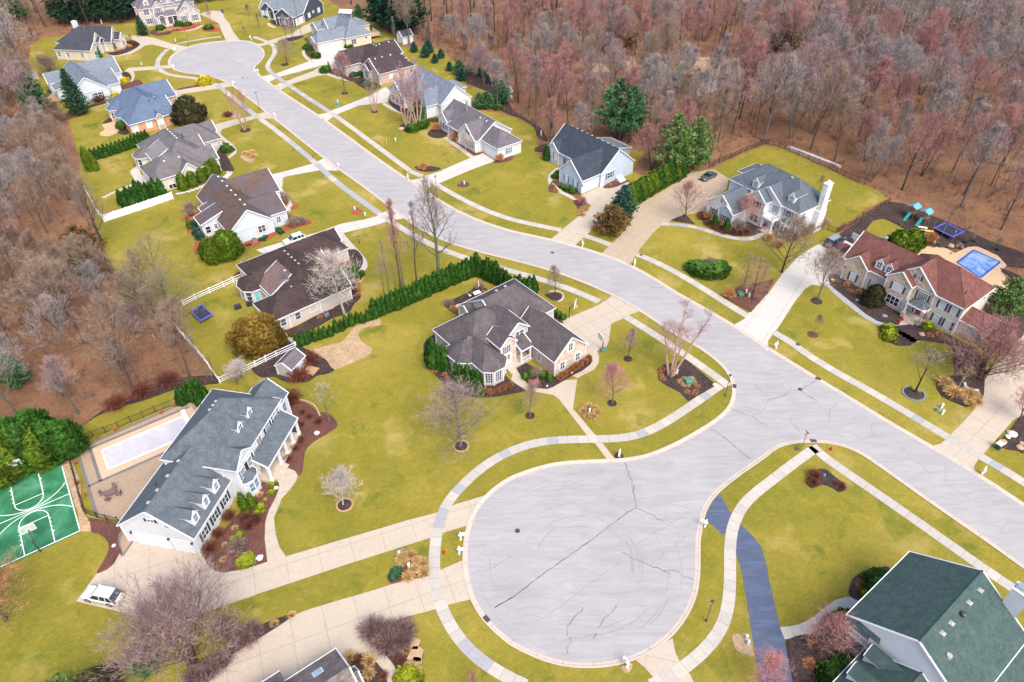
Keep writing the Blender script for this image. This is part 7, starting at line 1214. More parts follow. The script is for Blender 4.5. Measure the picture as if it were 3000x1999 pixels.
for k in range(26000):
    p = Vector((rw_.uniform(-300, 300), rw_.uniform(25, 300))); a = px((p.x, p.y, 1))
    if not (-60 < a[0] < 3060 and 0 < a[1] < 1700) or lawn_d(p) or any(inpoly(p, q) for q in clear_[:1] + clear_[2:4]): continue
    v = mnoise.noise(Vector((p.x * .07, p.y * .07, 9)))
    if v < -.12 and rw_.random() < .75: continue
    if inpoly(p, clear_[1]) and rw_.random() < .8: continue
    H_ = rw_.uniform(.6, 1.9) * (1.5 if v > .2 else 1); mi = rw_.choice((0, 0, 0, 1, 2, 3)); R_ = H_ * .8
    for q in range(12):
        a0 = rw_.uniform(0, 6.28); o = Vector((cos(a0), sin(a0), 0)); b = Vector((p.x, p.y, 0)) + o * R_ * .3 * rw_.random(); t = b + o * R_ * rw_.random() + Vector((0, 0, H_ * rw_.uniform(.5, 1.1))); blade(ug, b, t, .035, rw_, mi)
        blade(ug, b.lerp(t, .6), t + Vector((rw_.uniform(-.5, .5), rw_.uniform(-.5, .5), rw_.uniform(-.1, .5))), .022, rw_, mi)
    if rw_.random() < .16:
        hh = rw_.uniform(4, 9); b = Vector((p.x, p.y, -.1)); t = b + Vector((rw_.uniform(-.7, .7), rw_.uniform(-.7, .7), hh)); ug.tube([b, b.lerp(t, .5), t], [.07, .055, .02], 4, 4, False)
        for q in range(16): m_ = b.lerp(t, rw_.uniform(.4, .98)); blade(ug, m_, m_ + Vector((rw_.uniform(-1, 1), rw_.uniform(-1, 1), rw_.uniform(.3, 1.5))), .022, rw_, mi)
tag(ug.build('undergrowth', ['brush', 'twig brown', 'twig tan', 'shrub plum', 'bark dark']), 'brown brush and thin saplings on the woodland floor', 'undergrowth', None, 'stuff')
for k, v in list(PROTO.items()):
    if isinstance(v, list) and v[1] == 0:
        for ch in list(v[0].children): bpy.data.objects.remove(ch)
        bpy.data.objects.remove(v[0])
# ================================================================== COURT, POOLS, TERRACES
def m_court():
    t = NT('court green', .5, .3); a = t.ramp(t.noise(.16, 4, .6, None, 1.2), [(.35, (.022, .115, .05)), (.5, (.035, .17, .075)), (.66, (.085, .265, .155))])
    return t.out(t.mix(.4, a, t.ramp(t.noise(7, 3, .8), [(.3, (.84, .84, .84)), (.7, (1.12, 1.12, 1.12))]), 'MULTIPLY'))
m_court()
def m_pavers(name, a_, b_, sc=1.6, rot=0):
    t = NT(name, .85, .2); br = t.n('ShaderNodeTexBrick'); t.l(t.scale(sc, sc, sc, None, rot), br.inputs['Vector']); br.inputs['Color1'].default_value = (*a_, 1); br.inputs['Color2'].default_value = (*b_, 1); br.inputs['Mortar'].default_value = (*[q * .5 for q in a_], 1); br.inputs['Scale'].default_value = 1; br.inputs['Mortar Size'].default_value = .02
    return t.out(t.mix(.5, br.outputs[0], t.ramp(t.noise(.5, 4), [(.3, (.8, .8, .8)), (.7, (1.15, 1.12, 1.08))]), 'MULTIPLY'))
m_pavers('tan pavers', (.40, .30, .21), (.34, .25, .18), 1.7, radians(58)); m_pavers('dark pavers', (.17, .15, .15), (.21, .19, .18), 2); m_concrete('pool coping', (.50, .38, .25)); m_concrete('buff terrace', (.52, .37, .22))
def m_cover(name, a, b, sc):
    t = NT(name, .35, .4); return t.out(t.ramp(t.noise(sc, 5, .65, None, 1.5), [(.36, a), (.62, b)]), t.noise(.8, 3), .15, .03)
m_cover('pale pool cover', (.40, .385, .42), (.50, .48, .52), .25); m_cover('blue pool cover', (.045, .14, .42), (.28, .40, .62), .38); plain('blue hem', (.03, .07, .36), .1); plain('white plastic', (.74, .74, .76), .03, 1, .4); plain('orange metal', (.75, .22, .04), .1, 2, .4); plain('clear board', (.40, .50, .48), .1, 2, .1, .6); plain('net white', (.7, .7, .7), .05)
CO, CS, CT = P(234.4, 1555.8).to_2d(), Vector((-.8255, -.5644)), Vector((-.5644, .8255))
def cp(s, t): return CO + CS * s + CT * t
ct = M(); ct.sheet([cp(-.15, -.25), cp(10.0, -.25), cp(10.0, 15.5), cp(-.15, 15.5)], .03); struct('basketball_court', ct, 'court green')
ln = M()
def line(pts, w=.055, z=.036, m=None):
    pts = [Vector(p) for p in pts]; (m or ln).strip(offset(pts, w), offset(pts, -w), z, z)
def carc(cx, cy, r, a0, a1, n=24): return [cp(cx + r * cos(radians(a0 + (a1 - a0) * k / n)), cy + r * sin(radians(a0 + (a1 - a0) * k / n))) for k in range(n + 1)]
line([cp(0, 0), cp(9.86, 0)], .07); line([cp(0, 15.23), cp(9.86, 15.23)], .07); line([cp(0, .07), cp(0, 15.16)], .07); line([cp(9.86, .07), cp(9.86, 15.16)], .07); line([cp(.07, 7.66), cp(9.79, 7.66)])
for sg, y0 in ((1, 0), (-1, 15.23)):
    Y = lambda v: y0 + sg * v
    for s in (3.1, 6.76): line([cp(s, Y(.07)), cp(s, Y(5.25))], .06, .037)
    line([cp(3.04, Y(5.3)), cp(6.82, Y(5.3))], .055, .038); line(carc(4.93, Y(5.36), 1.83, 0, sg * 180), .055, .039); line(carc(4.93, Y(1.3), 6.05, sg * 38, sg * 142), .055, .040)
    for s, o in ((3.1, -.25), (6.76, .25)):
        for k, v in enumerate((2.1, 3.0, 3.9, 4.7)): line([cp(s, Y(v)), cp(s + o, Y(v))], .05 if k else .14, .0405)
struct('court_lines', ln, 'court_line')
tr = M(); tr.sheet([cp(-2.3, 16.1), cp(-20, 17.0), cp(-22, 12), cp(-16, -2), cp(-9.5, -5.5), cp(-2.2, 1.2)], .022, 0); tr.sheet([cp(-4.25, 14.95), cp(-19.4, 15.2), cp(-19.6, 8.0), cp(-4.25, 7.7)], .034, 1)
for a, b in ((cp(-2.4, 1.4), cp(-2.4, 16)), (cp(-2.4, 16), cp(-20, 16.9)), (cp(-4.1, 7.5), cp(-4.1, 15.1)), (cp(-4.1, 7.5), cp(-17, 7.7)), (cp(-2.5, 7.5), cp(-4.1, 7.5)), (cp(-4.1, 15.15), cp(-19, 15.35))): line([a, b], .24, .039, tr) if 0 else tr.strip(offset([a, b], .24), offset([a, b], -.24), .039, .039, 2)
hp = smooth(g2(c(0, 3, "1180 150 1120 200 1093 270 1105 340 1135 398 1235 250")), 4); tr.sheet(hp, .03); tr.strip(offset(hp[:17], .18), offset(hp[:17], -.18), .037, .037, 2); tr.strip(offset(g2(c(0, 3, "1133 398 1233 252")), .16), offset(g2(c(0, 3, "1133 398 1233 252")), -.16), .041, .041, 2)
td = g2(c(3, 1, "1340 750 1440 690 1520 715 1580 690 1720 760 1850 700 1920 700 2080 765 2180 815 2208 860 2135 930 2185 985 2165 1020 2225 1080 2150 1165 1900 1150 1500 900")); tr.sheet(td, .10, 3)
tr.sheet(g2(c(1, 1, "1830 1240 2040 1125 2090 1150 1900 1270")), .075, 3); tr.sheet(smooth(g2(c(0, 0, "940 1150 1000 1120 1090 1130 1105 1180 1190 1200 1080 1222 1010 1252 930 1250 915 1225 962 1190")), 3, True), .03, 3); tr.sheet(smooth(g2([(CR['H17'][0] + a * .14667, CR['H17'][1] + b * .14667) for a, b in ((80, 1130), (130, 1060), (230, 1010), (300, 1180), (400, 1190), (470, 1260), (560, 1320), (300, 1420), (180, 1400), (140, 1320), (150, 1250))]), 3, True), .03, 4); tr.sheet(g2(c(0, 0, "350 890 520 850 545 930 400 945")), .09, 5)
struct('terrace', tr, ['tan pavers', 'pool coping', 'dark pavers', 'buff terrace', 'pale_concrete', 'deck wood'])
def pool(label, poly, cover, hem, z, rim):
    t = thing('swimming_pool', label, 'pool', (*poly[0], 0)); o = Vector(poly[0]); q = M(); q.prism([Vector(p) - o for p in poly], .0, z); q.build('pool_cover', cover, t); e = M(); lp = [Vector(p) - o for p in poly]
    for a, b in zip(lp, lp[1:] + lp[:1]): e.strip(offset([a, b], rim), offset([a, b], -rim), z + .006, z + .006)
    e.build('cover_hem', hem, t); return t
pool('long rectangular pool under a pale grey cover beside the large white house', [cp(-5.5, 13.7), cp(-5.55, 9.15), cp(-18.2, 9.15), cp(-18.2, 13.8)], 'pale pool cover', 'white plastic', .05, .12); pool('rectangular pool with a bright blue winter cover behind the red roofed house', g2(c(3, 1, "1890 735 2130 845 1950 987 1735 850")), 'blue pool cover', 'blue hem', .13, .2)
q = M(); q.box(-.35, .35, -1.5, 1.5, 0, .55); o = tag(q.build('pool_cover_box', 'white plastic'), 'long white cover box at the house end of the pale pool', 'box'); o.location = (*P(545, 1225).to_2d(), .03); o.rotation_euler = (0, 0, atan2(CT.y, CT.x) - pi / 2)
# ================================================================== FENCES
def fence(label, s, style, h=1.2, step=2.4, group=None, name='fence'):
    p = g2(s) if not isinstance(s[0], Vector) else s; t = thing(name, label, 'fence', (*p[0], 0), 0, group); o = p[0]; pan = M(); me = None
    mat = {'rail': 'white plastic', 'vinyl': 'white plastic', 'black': 'fence black', 'chain': 'fence black'}[style]
    for a, b in zip(p, p[1:]):
        L = (b - a).length; an = atan2((b - a).y, (b - a).x); oo = a - o; k = max(1, round(L / step))
        if style == 'vinyl': pan.box(0, L, -.03, .03, .08, h - .06, rz=an, o=oo); pan.box(0, L, -.05, .05, h - .1, h, rz=an, o=oo)
        elif style == 'rail':
            for z in (.25, .65, h - .1): pan.box(0, L, -.03, .03, z - .07, z + .07, rz=an, o=oo)
        else:
            for z in (.15, h - .1): pan.box(0, L, -.022, .022, z - .025, z + .025, rz=an, o=oo)
            for q in range(int(L / .16)): pan.box(q * .16 - .009, q * .16 + .009, -.009, .009, .1, h - .05, rz=an, o=oo)
        for q in range(k + (1 if b is p[-1] else 0)):
            pos = oo + (b - a) * (q / k)
            if me is None: pm = M(); r = .075 if style in ('rail', 'vinyl') else .045; pm.box(-r, r, -r, r, 0, h + .08); pm.box(-r - .02, r + .02, -r - .02, r + .02, h + .08, h + .13); po = pm.build('post', mat, t); me = po.data
            else: po = bpy.data.objects.new('post', me); COL.objects.link(po); po.parent = t
            po.location = (pos.x, pos.y, 0); po.rotation_euler = (0, 0, an)
    pan.build('fence_panel', mat, t)
plain('fence black', (.018, .019, .022), .1, 2, .5)
fence('solid white privacy fence along the lawn below the taupe roofed house', c(0, 1, "960 475 1280 370 1595 262"), 'vinyl', 1.8); fence('solid white fence leg running back into the left woods', c(0, 1, "795 205 850 300 900 400 955 470"), 'vinyl', 1.7)
fence('white three rail fence between the lawn and the dark brown roofed house', c(0, 1, "2235 990 2060 1070 1800 1185 1690 1245"), 'rail', 1.25); fence('white rail fence along the wood edge to the lower lawn corner', c(0, 1, "1600 1430 1700 1545") + c(0, 2, "1760 40 1880 180 2020 383"), 'rail', 1.25); fence('white rail fence running from the lawn corner past the grey shed', c(0, 2, "2025 383 2352 235") + c(1, 2, "190 140 365 62"), 'rail', 1.25); fence('short white rail fence leg beside the ochre yew', c(1, 2, "372 60 300 -5") + c(1, 1, "255 1490"), 'rail', 1.25)
fence('black metal fence behind the pale covered pool', c(0, 2, "612 972 745 935 860 882 975 840 1092 795 1205 745 1320 700 1430 652 1640 570"), 'black', 1.3, 2.6); fence('black metal fence between the court and the paved terrace', c(0, 2, "608 960 660 1130 715 1330 780 1568"), 'black', 1.3, 2.6); fence('black metal fence from the terrace to the white garage', c(0, 3, "790 15 900 55 990 80 1100 105"), 'black', 1.3, 2.2)
fence('black metal fence around the back lawn of the white house', c(2, 0, "1805 1545 1900 1500 2000 1460 2150 1388 2300 1330") + c(3, 0, "0 1325 100 1350 280 1430 560 1550") + c(3, 1, "700 55 830 110"), 'black', 1.3, 2.6); fence('black metal fence between the white house lawn and the play yard', c(3, 1, "545 545 625 575 740 520 860 450 980 375 1110 292"), 'black', 1.3, 2.4)
q = M(); p = g2(c(3, 0, "180 1362 420 1450 660 1545"))
for a, b in zip(p, p[1:]): q.box(0, (b - a).length, -.5, .5, 0, .55, rz=atan2((b - a).y, (b - a).x), o=a)
tag(q.build('stone_wall', 'stone grey'), 'low grey stone wall outside the black fence behind the white house', 'wall') if 'stone grey' in MATS else tag(q.build('stone_wall', 'grey stone'), 'low grey stone wall outside the black fence behind the white house', 'wall')
# ================================================================== VEHICLES
plain('car white', (.66, .66, .68), .02, 1, .25, .6); plain('car black', (.035, .042, .055), .1, 1, .2, .7); plain('car red', (.20, .02, .045), .1, 1, .2, .7); plain('car grey', (.16, .17, .19), .08, 1, .2, .7, .5); plain('tyre', (.018, .018, .02), .1); plain('alloy', (.5, .5, .52), .1, 2, .3, .5, .8); plain('car glass', (.012, .03, .035), .2, 1, .05, .8); plain('tail lamp', (.5, .02, .03), .1, 1, .2, .6); plain('lamp clear', (.6, .6, .62), .05, 1, .1, .7); plain('silver roof', (.40, .42, .44), .05, 1, .25, .6, .5); plain('plate', (.7, .7, .7), .02)
def car(label, loc, rz, paint, L=4.95, W=1.92, Hh=1.74, suv=True, roof=None):
    t = thing('parked_car', label, 'car', (*loc, .028), rz); x0, x1 = -L / 2, L / 2; hw = W / 2
    def ring(x, z0, z1, w0, w1): return [(x, -w0, z0), (x, -w1 * .99, (z0 * .45 + z1 * .55)), (x, -w1 * .95, z1 - .05), (x, -w1 * .82, z1), (x, w1 * .82, z1), (x, w1 * .95, z1 - .05), (x, w1 * .99, (z0 * .45 + z1 * .55)), (x, w0, z0)]
    bh = .98 if suv else .86
    secs = [(x0, .42, bh - .30, .80, .80), (x0 + .12, .32, bh - .12, .90, .92), (x0 + .55, .24, bh - .05, .97, 1.0), (x0 + 1.45, .22, bh + .02, .98, 1.0), (0, .22, bh + .03, .98, 1.0), (x1 - .9, .22, bh + .05, .98, 1.0), (x1 - .2, .30, bh + .06, .96, .97), (x1 - .02, .40, bh - .05, .90, .90)]
    b = M(); n = 8; rs = [ring(x, z0, z1, hw * a, hw * c_) for x, z0, z1, a, c_ in secs]; b.add([v for r in rs for v in r], [(i * n + k, i * n + (k + 1) % n, (i + 1) * n + (k + 1) % n, (i + 1) * n + k) for i in range(len(rs) - 1) for k in range(n)] + [tuple(range(n - 1, -1, -1)), tuple(range((len(rs) - 1) * n, len(rs) * n))])
    bo = b.build('body', paint, t, True)
    xs = (x0 + 1.25, x0 + 2.05, x1 - .75, x1 - .12) if suv else (x0 + 1.35, x0 + 2.15, x1 - 1.5, x1 - .65); zb, zt = bh - .01, Hh; wb, wt = hw * .93, hw * .74
    g = M(); B_ = [(xs[0], -wb, zb), (xs[3], -wb, zb), (xs[3], wb, zb), (xs[0], wb, zb)]; T_ = [(xs[1], -wt, zt), (xs[2], -wt, zt), (xs[2], wt, zt), (xs[1], wt, zt)]; g.add(B_ + T_, [(0, 1, 5, 4), (1, 2, 6, 5), (2, 3, 7, 6), (3, 0, 4, 7)]); g.build('windows', 'car glass', t)
    r = M(); e = .03; r.add([(xs[1] - .06, -wt - e, zt - .03), (xs[2] + .08, -wt - e, zt - .03), (xs[2] + .08, wt + e, zt - .03), (xs[1] - .06, wt + e, zt - .03), (xs[1] + .1, -wt + .1, zt + .035), (xs[2] - .05, -wt + .1, zt + .035), (xs[2] - .05, wt - .1, zt + .035), (xs[1] + .1, wt - .1, zt + .035)], [(0, 1, 5, 4), (1, 2, 6, 5), (2, 3, 7, 6), (3, 0, 4, 7), (4, 5, 6, 7)]); r.build('roof', roof or paint, t, False)
    pl = M()
    for sy in (-1, 1):
        f = lambda u, w, o=.012: (u, sy * (w + o))
        for u0, u1, wd in ((xs[0] + .0, xs[1], .05), (xs[1] + .78, xs[1] + .78, .05), (xs[1] + 1.62, xs[1] + 1.62, .05), (xs[3] - .0, xs[2], .09)) if suv else ((xs[0], xs[1], .05), (xs[1] + .75, xs[1] + .75, .05), (xs[3], xs[2], .10)): pl.quad((u0 - wd, sy * (wb + .012), zb), (u0 + wd, sy * (wb + .012), zb), (u1 + wd, sy * (wt + .014), zt - .02), (u1 - wd, sy * (wt + .014), zt - .02))
        pl.box(xs[1] - .05, xs[2] + .03, sy * (wt - .06) - .02, sy * (wt - .06) + .02, zt + .05, zt + .08)
        mx = xs[0] + .35; pl.box(mx - .08, mx + .1, sy * (wb + .10) - .09, sy * (wb + .10) + .09, zb + .1, zb + .28)
    pl.build('pillars', paint, t); 
    for sx, xw in ((-1, x0 + .95), (1, x1 - 1.0)):
        for sy in (-1, 1):
            w = M(); w.tube([(xw, sy * (hw - .24), .36), (xw, sy * (hw + .015), .36)], .36, 16); wo = w.build('wheel', 'tyre', t); a = M(); a.tube([(xw, sy * (hw + .0), .36), (xw, sy * (hw + .028), .36)], .235, 12); a.build('rim', 'alloy', wo)
            k = M(); k.tube([(xw, sy * (hw * .985 - .02), .37), (xw, sy * (hw * 1.0 + .006), .37)], .43, 16); k.build('wheel_arch', 'tyre', t)
    for sy in (-1, 1):
        a = M(); a.box(x0 + .02, x0 + .34, sy * hw * .70 - .17, sy * hw * .70 + .17, bh - .30, bh - .135); a.build('headlight', 'lamp clear', t); a = M(); a.box(x1 - .22, x1 + .012, sy * hw * .80 - .13, sy * hw * .80 + .13, bh - .22, bh + .02); a.build('tail_light', 'tail lamp', t)
    a = M(); a.box(x1 - .02, x1 + .03, -.27, .27, bh - .35, bh - .2); a.build('number_plate', 'plate', t); a = M(); a.box(x0 - .03, x0 + .15, -hw * .8, hw * .8, .30, .46); a.box(x1 - .15, x1 + .05, -hw * .85, hw * .85, .34, .52); a.build('bumper', 'tyre' if paint != 'car white' else paint, t)
    return t
def by_wheels(a, b, side, W=1.92, L=4.95):
    A, B = P(*a).to_2d(), P(*b).to_2d(); d = (A - B).normalized(); nn = Vector((-d.y, d.x)) * side; m = (A + B) / 2 + nn * (W / 2 - .05); return m, atan2(-d.y, -d.x)
k = 220 / 1345; l_, r_ = by_wheels((200 + 375 * k, 1680 + 522 * k), (200 + 755 * k, 1680 + 600 * k), -1); car('white sport utility car on the corner of the wide concrete driveway', l_, r_, 'car white')
k = 180 / 1344; l_, r_ = by_wheels((2380 + 820 * k, 660 + 570 * k), (2380 + 615 * k, 660 + 695 * k), 1); car('dark red sport utility car parked by the basketball hoop', l_, r_, 'car red', 4.85, 1.94, 1.76); l_, r_ = by_wheels((2380 + 668 * k, 660 + 385 * k), (2380 + 440 * k, 660 + 515 * k), 1); car('large black sport utility car with a silver roof beside the red one', l_, r_, 'car black', 5.4, 2.02, 1.9, roof='silver roof')
k = 400 / 2323; l_, r_ = by_wheels((2050 + 25 * k, 460 + 375 * k), (2050 + 160 * k, 460 + 310 * k), 1, 1.85); car('dark grey sedan at the top of the tan driveway', l_, r_, 'car grey', 4.8, 1.85, 1.44, False); car('white car half hidden behind the dark brown roof', P(865, 709).to_2d(), radians(36), 'car white', 4.8, 1.9, 1.6)
# ================================================================== STREET FURNITURE
def mailbox():
    t = thing('mailbox', '', 'mailbox'); q = M(); q.box(-.06, .06, -.06, .06, 0, 1.45); q.add([(-.09, -.09, 1.45), (.09, -.09, 1.45), (.09, .09, 1.45), (-.09, .09, 1.45), (0, 0, 1.6)], [(0, 1, 4), (1, 2, 4), (2, 3, 4), (3, 0, 4)]); q.box(-.11, .11, -.11, .11, 0, .3); q.build('post', 'white plastic', t)
    q = M(); q.box(-.14, .14, -.62, .22, .92, .98); q.tube([(0, -.1, .55), (0, -.5, .92)], .035, 4); q.build('bracket', 'white plastic', t)
    q = M(); pr = [(-.13, .98), (.13, .98), (.13, 1.16), (.08, 1.25), (-.08, 1.25), (-.13, 1.16)]; q.add([(x, y, z) for y in (-.66, -.08) for x, z in pr], [(5, 4, 3, 2, 1, 0), (6, 7, 8, 9, 10, 11)] + [(i, (i + 1) % 6, 6 + (i + 1) % 6, 6 + i) for i in range(6)]); bx = q.build('letter_box', 'white plastic', t); q = M(); q.box(.135, .15, -.35, -.22, 1.1, 1.3); q.build('flag', 'tail lamp', bx); PROTO['mail'] = [t, 0]
mailbox()

def mail(i, j, s, label):
    p = P(*c(i, j, s)[0]).to_2d(); q = min(KERBS, key=lambda v: (v - p).length); d = q - p; put('mail', p, label, rz=atan2(d.y, d.x) + pi / 2, sc=1.12)
for a in ((1, 0, '25 680', 'white mailbox on the grass tongue below the light slate roofed house'), (1, 0, '230 815', 'white mailbox on the verge below the tan stone house'), (1, 0, '180 1090', 'white mailbox at the mouth of the taupe house driveway'), (1, 0, '640 1115', 'white mailbox by the driveway behind the river birches'), (1, 0, '757 1548', 'white mailbox where the mint house driveway meets the street'), (1, 1, '1400 85', 'white mailbox by the tan driveway of the white ranch'), (1, 1, '1415 465', 'white mailbox beneath the big bare street tree'), (2, 1, '645 700', 'white mailbox on the verge between the pale blue and the white house'), (2, 1, '1125 875', 'white mailbox at the lower lip of the tan driveway'), (3, 2, '72 68', 'white mailbox at the lower lip of the pale driveway'), (3, 2, '1965 1220', 'white mailbox on the verge at the right hand driveway'), (2, 3, '1772 140', 'white mailbox on the kerb beside the blue path'), (2, 3, '1055 1428', 'white mailbox at the bottom of the turning circle'), (2, 2, '985 1060', 'white mailbox in a stone ring where the front walk meets the street'), (1, 3, '1880 255', 'upper white mailbox on the small grass island left of the turning circle'), (1, 3, '1868 385', 'lower white mailbox on the small grass island left of the turning circle'), (0, 0, '1605 475', 'white mailbox at the cream house driveway on the far turning circle'), (0, 0, '1600 640', 'white mailbox at the mint house driveway on the far turning circle'), (0, 0, '2143 790', 'white mailbox at the orange house driveway'), (0, 0, '2310 370', 'white mailbox right of the mansion driveway')): mail(*a)
def lamp(b, tp, label, h=None):
    g = P(*b); h_ = h or hgt(b, tp); t = thing('street_lamp', label, 'street lamp', g); q = M(); q.lathe([(.12, 0), (.12, .5), (.055, .6), (.045, h_ - .5)], n=8); q.build('pole', 'dark metal', t); q = M(); q.lathe([(.05, h_ - .52), (.16, h_ - .45), (.20, h_ - .1), (.30, h_ - .08), (.30, h_ - .02), (.1, h_ + .06)], n=4); q.build('lantern', 'dark metal', t); q = M(); q.lathe([(.15, h_ - .42), (.19, h_ - .12)], n=8); q.build('lamp_glass', 'lamp clear', t)
for i, j, s, l in ((2, 2, '1957 505 2000 310', 'black street lamp on the corner by the sidewalk ramp'), (2, 3, '1783 1008 1836 822', 'black street lamp on the grass strip right of the turning circle'), (0, 0, '1735 412 1697 285', 'black street lamp on the lawn before the stone mansion'), (1, 0, '35 1005 0 850', 'black street lamp by the upper straight of the street'), (1, 1, '1665 250 1652 50', 'dark street lamp behind the big bare street tree')): q_ = c(i, j, s); lamp(q_[0], q_[1], l)
for b, tp, l in ((c(1, 1, '950 668')[0], c(1, 1, '942 605')[0], 'small yard lamp on the lawn right of the dark brown roof'), (c(2, 1, '370 178')[0], c(2, 1, '372 112')[0], 'small yard lamp in the rust bed of the pale blue house')): lamp(b, tp, l)
def lathe_thing(name, label, cat, loc, prof, mat, n=10, group=None): q = M(); q.lathe(prof, n=n); o = q.build(name, mat); o.location = (loc[0], loc[1], 0); return tag(o, label, cat, group)
plain('hydrant red', (.48, .02, .02), .08, 1, .4); plain('utility green', (.07, .20, .13), .12, 2, .5); plain('utility pale', (.56, .62, .60), .06, 2, .5); plain('utility teal', (.06, .22, .24), .1, 2, .4); plain('yellow post', (.65, .5, .02), .08); plain('sign red', (.52, .015, .03), .05, 1, .4); plain('sign teal', (.02, .24, .26), .05); plain('bin blue', (.03, .06, .12), .1, 1, .5); plain('cream lid', (.66, .60, .50), .05)
for i, j, s, l in ((3, 2, '575 1000', 'red fire hydrant on the corner verge by the stop sign'), (1, 3, '1730 385', 'red fire hydrant on the small island left of the turning circle'), (1, 0, '528 1450', 'red fire hydrant on the upper verge of the street'), (0, 0, '2052 352', 'red fire hydrant at the far turning circle')):
    g = P(*c(i, j, s)[0]); t = thing('fire_hydrant', l, 'fire hydrant', g); q = M(); q.lathe([(.17, 0), (.17, .06), (.12, .08), (.12, .52), (.16, .54), (.16, .60), (.12, .66), (.05, .76), (.03, .80)], n=10); q.build('barrel', 'hydrant red', t); q = M(); q.tube([(-.22, 0, .45), (.22, 0, .45)], .055, 8); q.tube([(0, 0, .42), (0, -.24, .42)], .075, 8); q.build('nozzle', 'hydrant red', t)
# stop sign with street name blades
b = c(3, 2, '313 968 333 893'); g = P(*b[0]); t = thing('stop_sign', 'red STOP sign on a post at the corner of the turning circle road', 'stop sign', g, radians(20)); q = M(); q.lathe([(.035, 0), (.035, 3.0)], n=6); q.build('post', 'dark metal', t); q = M(); q.tube([(0, .05, 2.35), (0, -.03, 2.35)], .40, 8)
sg = q.build('sign_plate', 'sign red', t); q = M(); q.tube([(0, -.028, 2.35), (0, -.034, 2.35)], .425, 8); q.build('sign_rim', 'white plastic', sg); q = M(); q.tube([(0, -.03, 2.35), (0, -.045, 2.35)], .385, 8); q.build('sign_face', 'sign red', sg)
cu = bpy.data.curves.new('stop_lettering', 'FONT'); cu.body = 'STOP'; cu.size = .34; cu.align_x = 'CENTER'; cu.align_y = 'CENTER'; cu.extrude = .004; cu.offset = .008; to = bpy.data.objects.new('lettering', cu); COL.objects.link(to); cu.materials.append(MATS['white plastic']); bpy.context.view_layer.update(); me_ = bpy.data.meshes.new_from_object(to); bpy.data.objects.remove(to); to = bpy.data.objects.new('lettering', me_); COL.objects.link(to); to.parent = sg; to.location = (0, -.052, 2.35); to.rotation_euler = (pi / 2, 0, 0)
q = M(); q.box(-.42, .42, -.012, .012, 2.82, 3.02); q.box(-.012, .012, -.4, .4, 3.04, 3.24); q.build('street_blade', 'sign teal', t)
def utility(i, j, s, kind, label, h=.9):
    g = P(*c(i, j, s)[0]); mat = {'p': 'utility pale', 't': 'utility teal', 'g': 'utility green', 'y': 'yellow post', 'k': 'dark metal'}[kind]
    if kind in 'ky': lathe_thing('marker_post', label, 'post', g, [(.08, 0), (.08, h), (.02, h + .08)], mat, 6)
    elif kind == 't': lathe_thing('utility_pedestal', label, 'utility post', g, [(.22, 0), (.22, h * .7), (.26, h * .75), (.2, h * .95), (.04, h)], mat, 8)
    else: q = M(); q.box(-.15, .15, -.13, .13, 0, h); q.add([(-.18, -.16, h), (.18, -.16, h), (.18, .16, h), (-.18, .16, h), (-.1, -.08, h + .1), (.1, -.08, h + .1), (.1, .08, h + .1), (-.1, .08, h + .1)], [(0, 1, 5, 4), (1, 2, 6, 5), (2, 3, 7, 6), (3, 0, 4, 7), (4, 5, 6, 7)]); o = q.build('utility_pedestal', mat); o.location = (g.x, g.y, 0); tag(o, label, 'utility post')
for a in ((1, 0, '1283 1298', 'p', 'white utility post on the lawn before the white ranch'), (1, 0, '1203 1320', 'y', 'yellow marker post on the lawn before the white ranch', 1.5), (1, 1, '1915 130', 'p', 'pale utility post in the round bed on the ranch lawn'), (1, 1, '1870 132', 't', 'short teal utility cap in the round bed on the ranch lawn', .5), (1, 1, '910 365', 'p', 'pale utility post in the small red bed on the mint house lawn'), (1, 1, '932 358', 't', 'teal utility cap in the small red bed on the mint house lawn', .6), (1, 1, '1003 412', 'p', 'pale utility post at the driveway corner of the mint house', .7), (3, 2, '1590 612', 'p', 'pale post, upper of two by the teal cap on the right lawn'), (3, 2, '1545 640', 't', 'teal utility cap on the right lawn', .6), (3, 2, '1597 672', 'p', 'pale post, lower of two by the teal cap on the right lawn'), (3, 2, '510 1245', 't', 'pale teal utility cap in the boomerang bed', .6), (1, 3, '1320 400', 'p', 'white utility post at the upper left tip of the brown bed'), (1, 3, '1388 375', 't', 'teal cap at the top of the brown bed between driveways', .7), (1, 3, '1408 510', 'p', 'pale utility post in the middle of the brown bed between driveways'), (2, 2, '1513 300', 'p', 'pale utility post beside the river birch in the corner bed'), (2, 2, '712 658', 'p', 'white utility post inside the orange grass ring'), (2, 3, '2150 1165', 'p', 'upper pale utility post in the oval bed by the blue path', .8), (2, 3, '2165 1215', 'p', 'lower pale utility post in the oval bed by the blue path', .8), (0, 0, '1303 600', 'p', 'pale utility post on the straw lawn of the mint house'), (0, 0, '1865 778', 'p', 'pale utility post in the bed by the orange house driveway'), (0, 0, '1615 385', 'p', 'pale utility post on the mansion lawn'), (0, 0, '2122 1050', 'p', 'left pale utility post beside the slim birch'), (0, 0, '2168 1060', 'p', 'right pale utility post beside the slim birch', 1.1), (2, 1, '2148 1130', 'p', 'pale utility post behind the transformer by the larches'), (2, 1, '2175 1165', 'p', 'pale tree stake by the nearest larch'), (1, 0, '755 955', 'p', 'pale utility post behind the green box before the tan stone house', 1.1), (2, 0, '268 1250', 'p', 'pale stake at the wood edge behind the pale blue house', 1.4), (0, 0, '940 225', 'p', 'pale post behind the cream house', 1.6)): utility(*a)
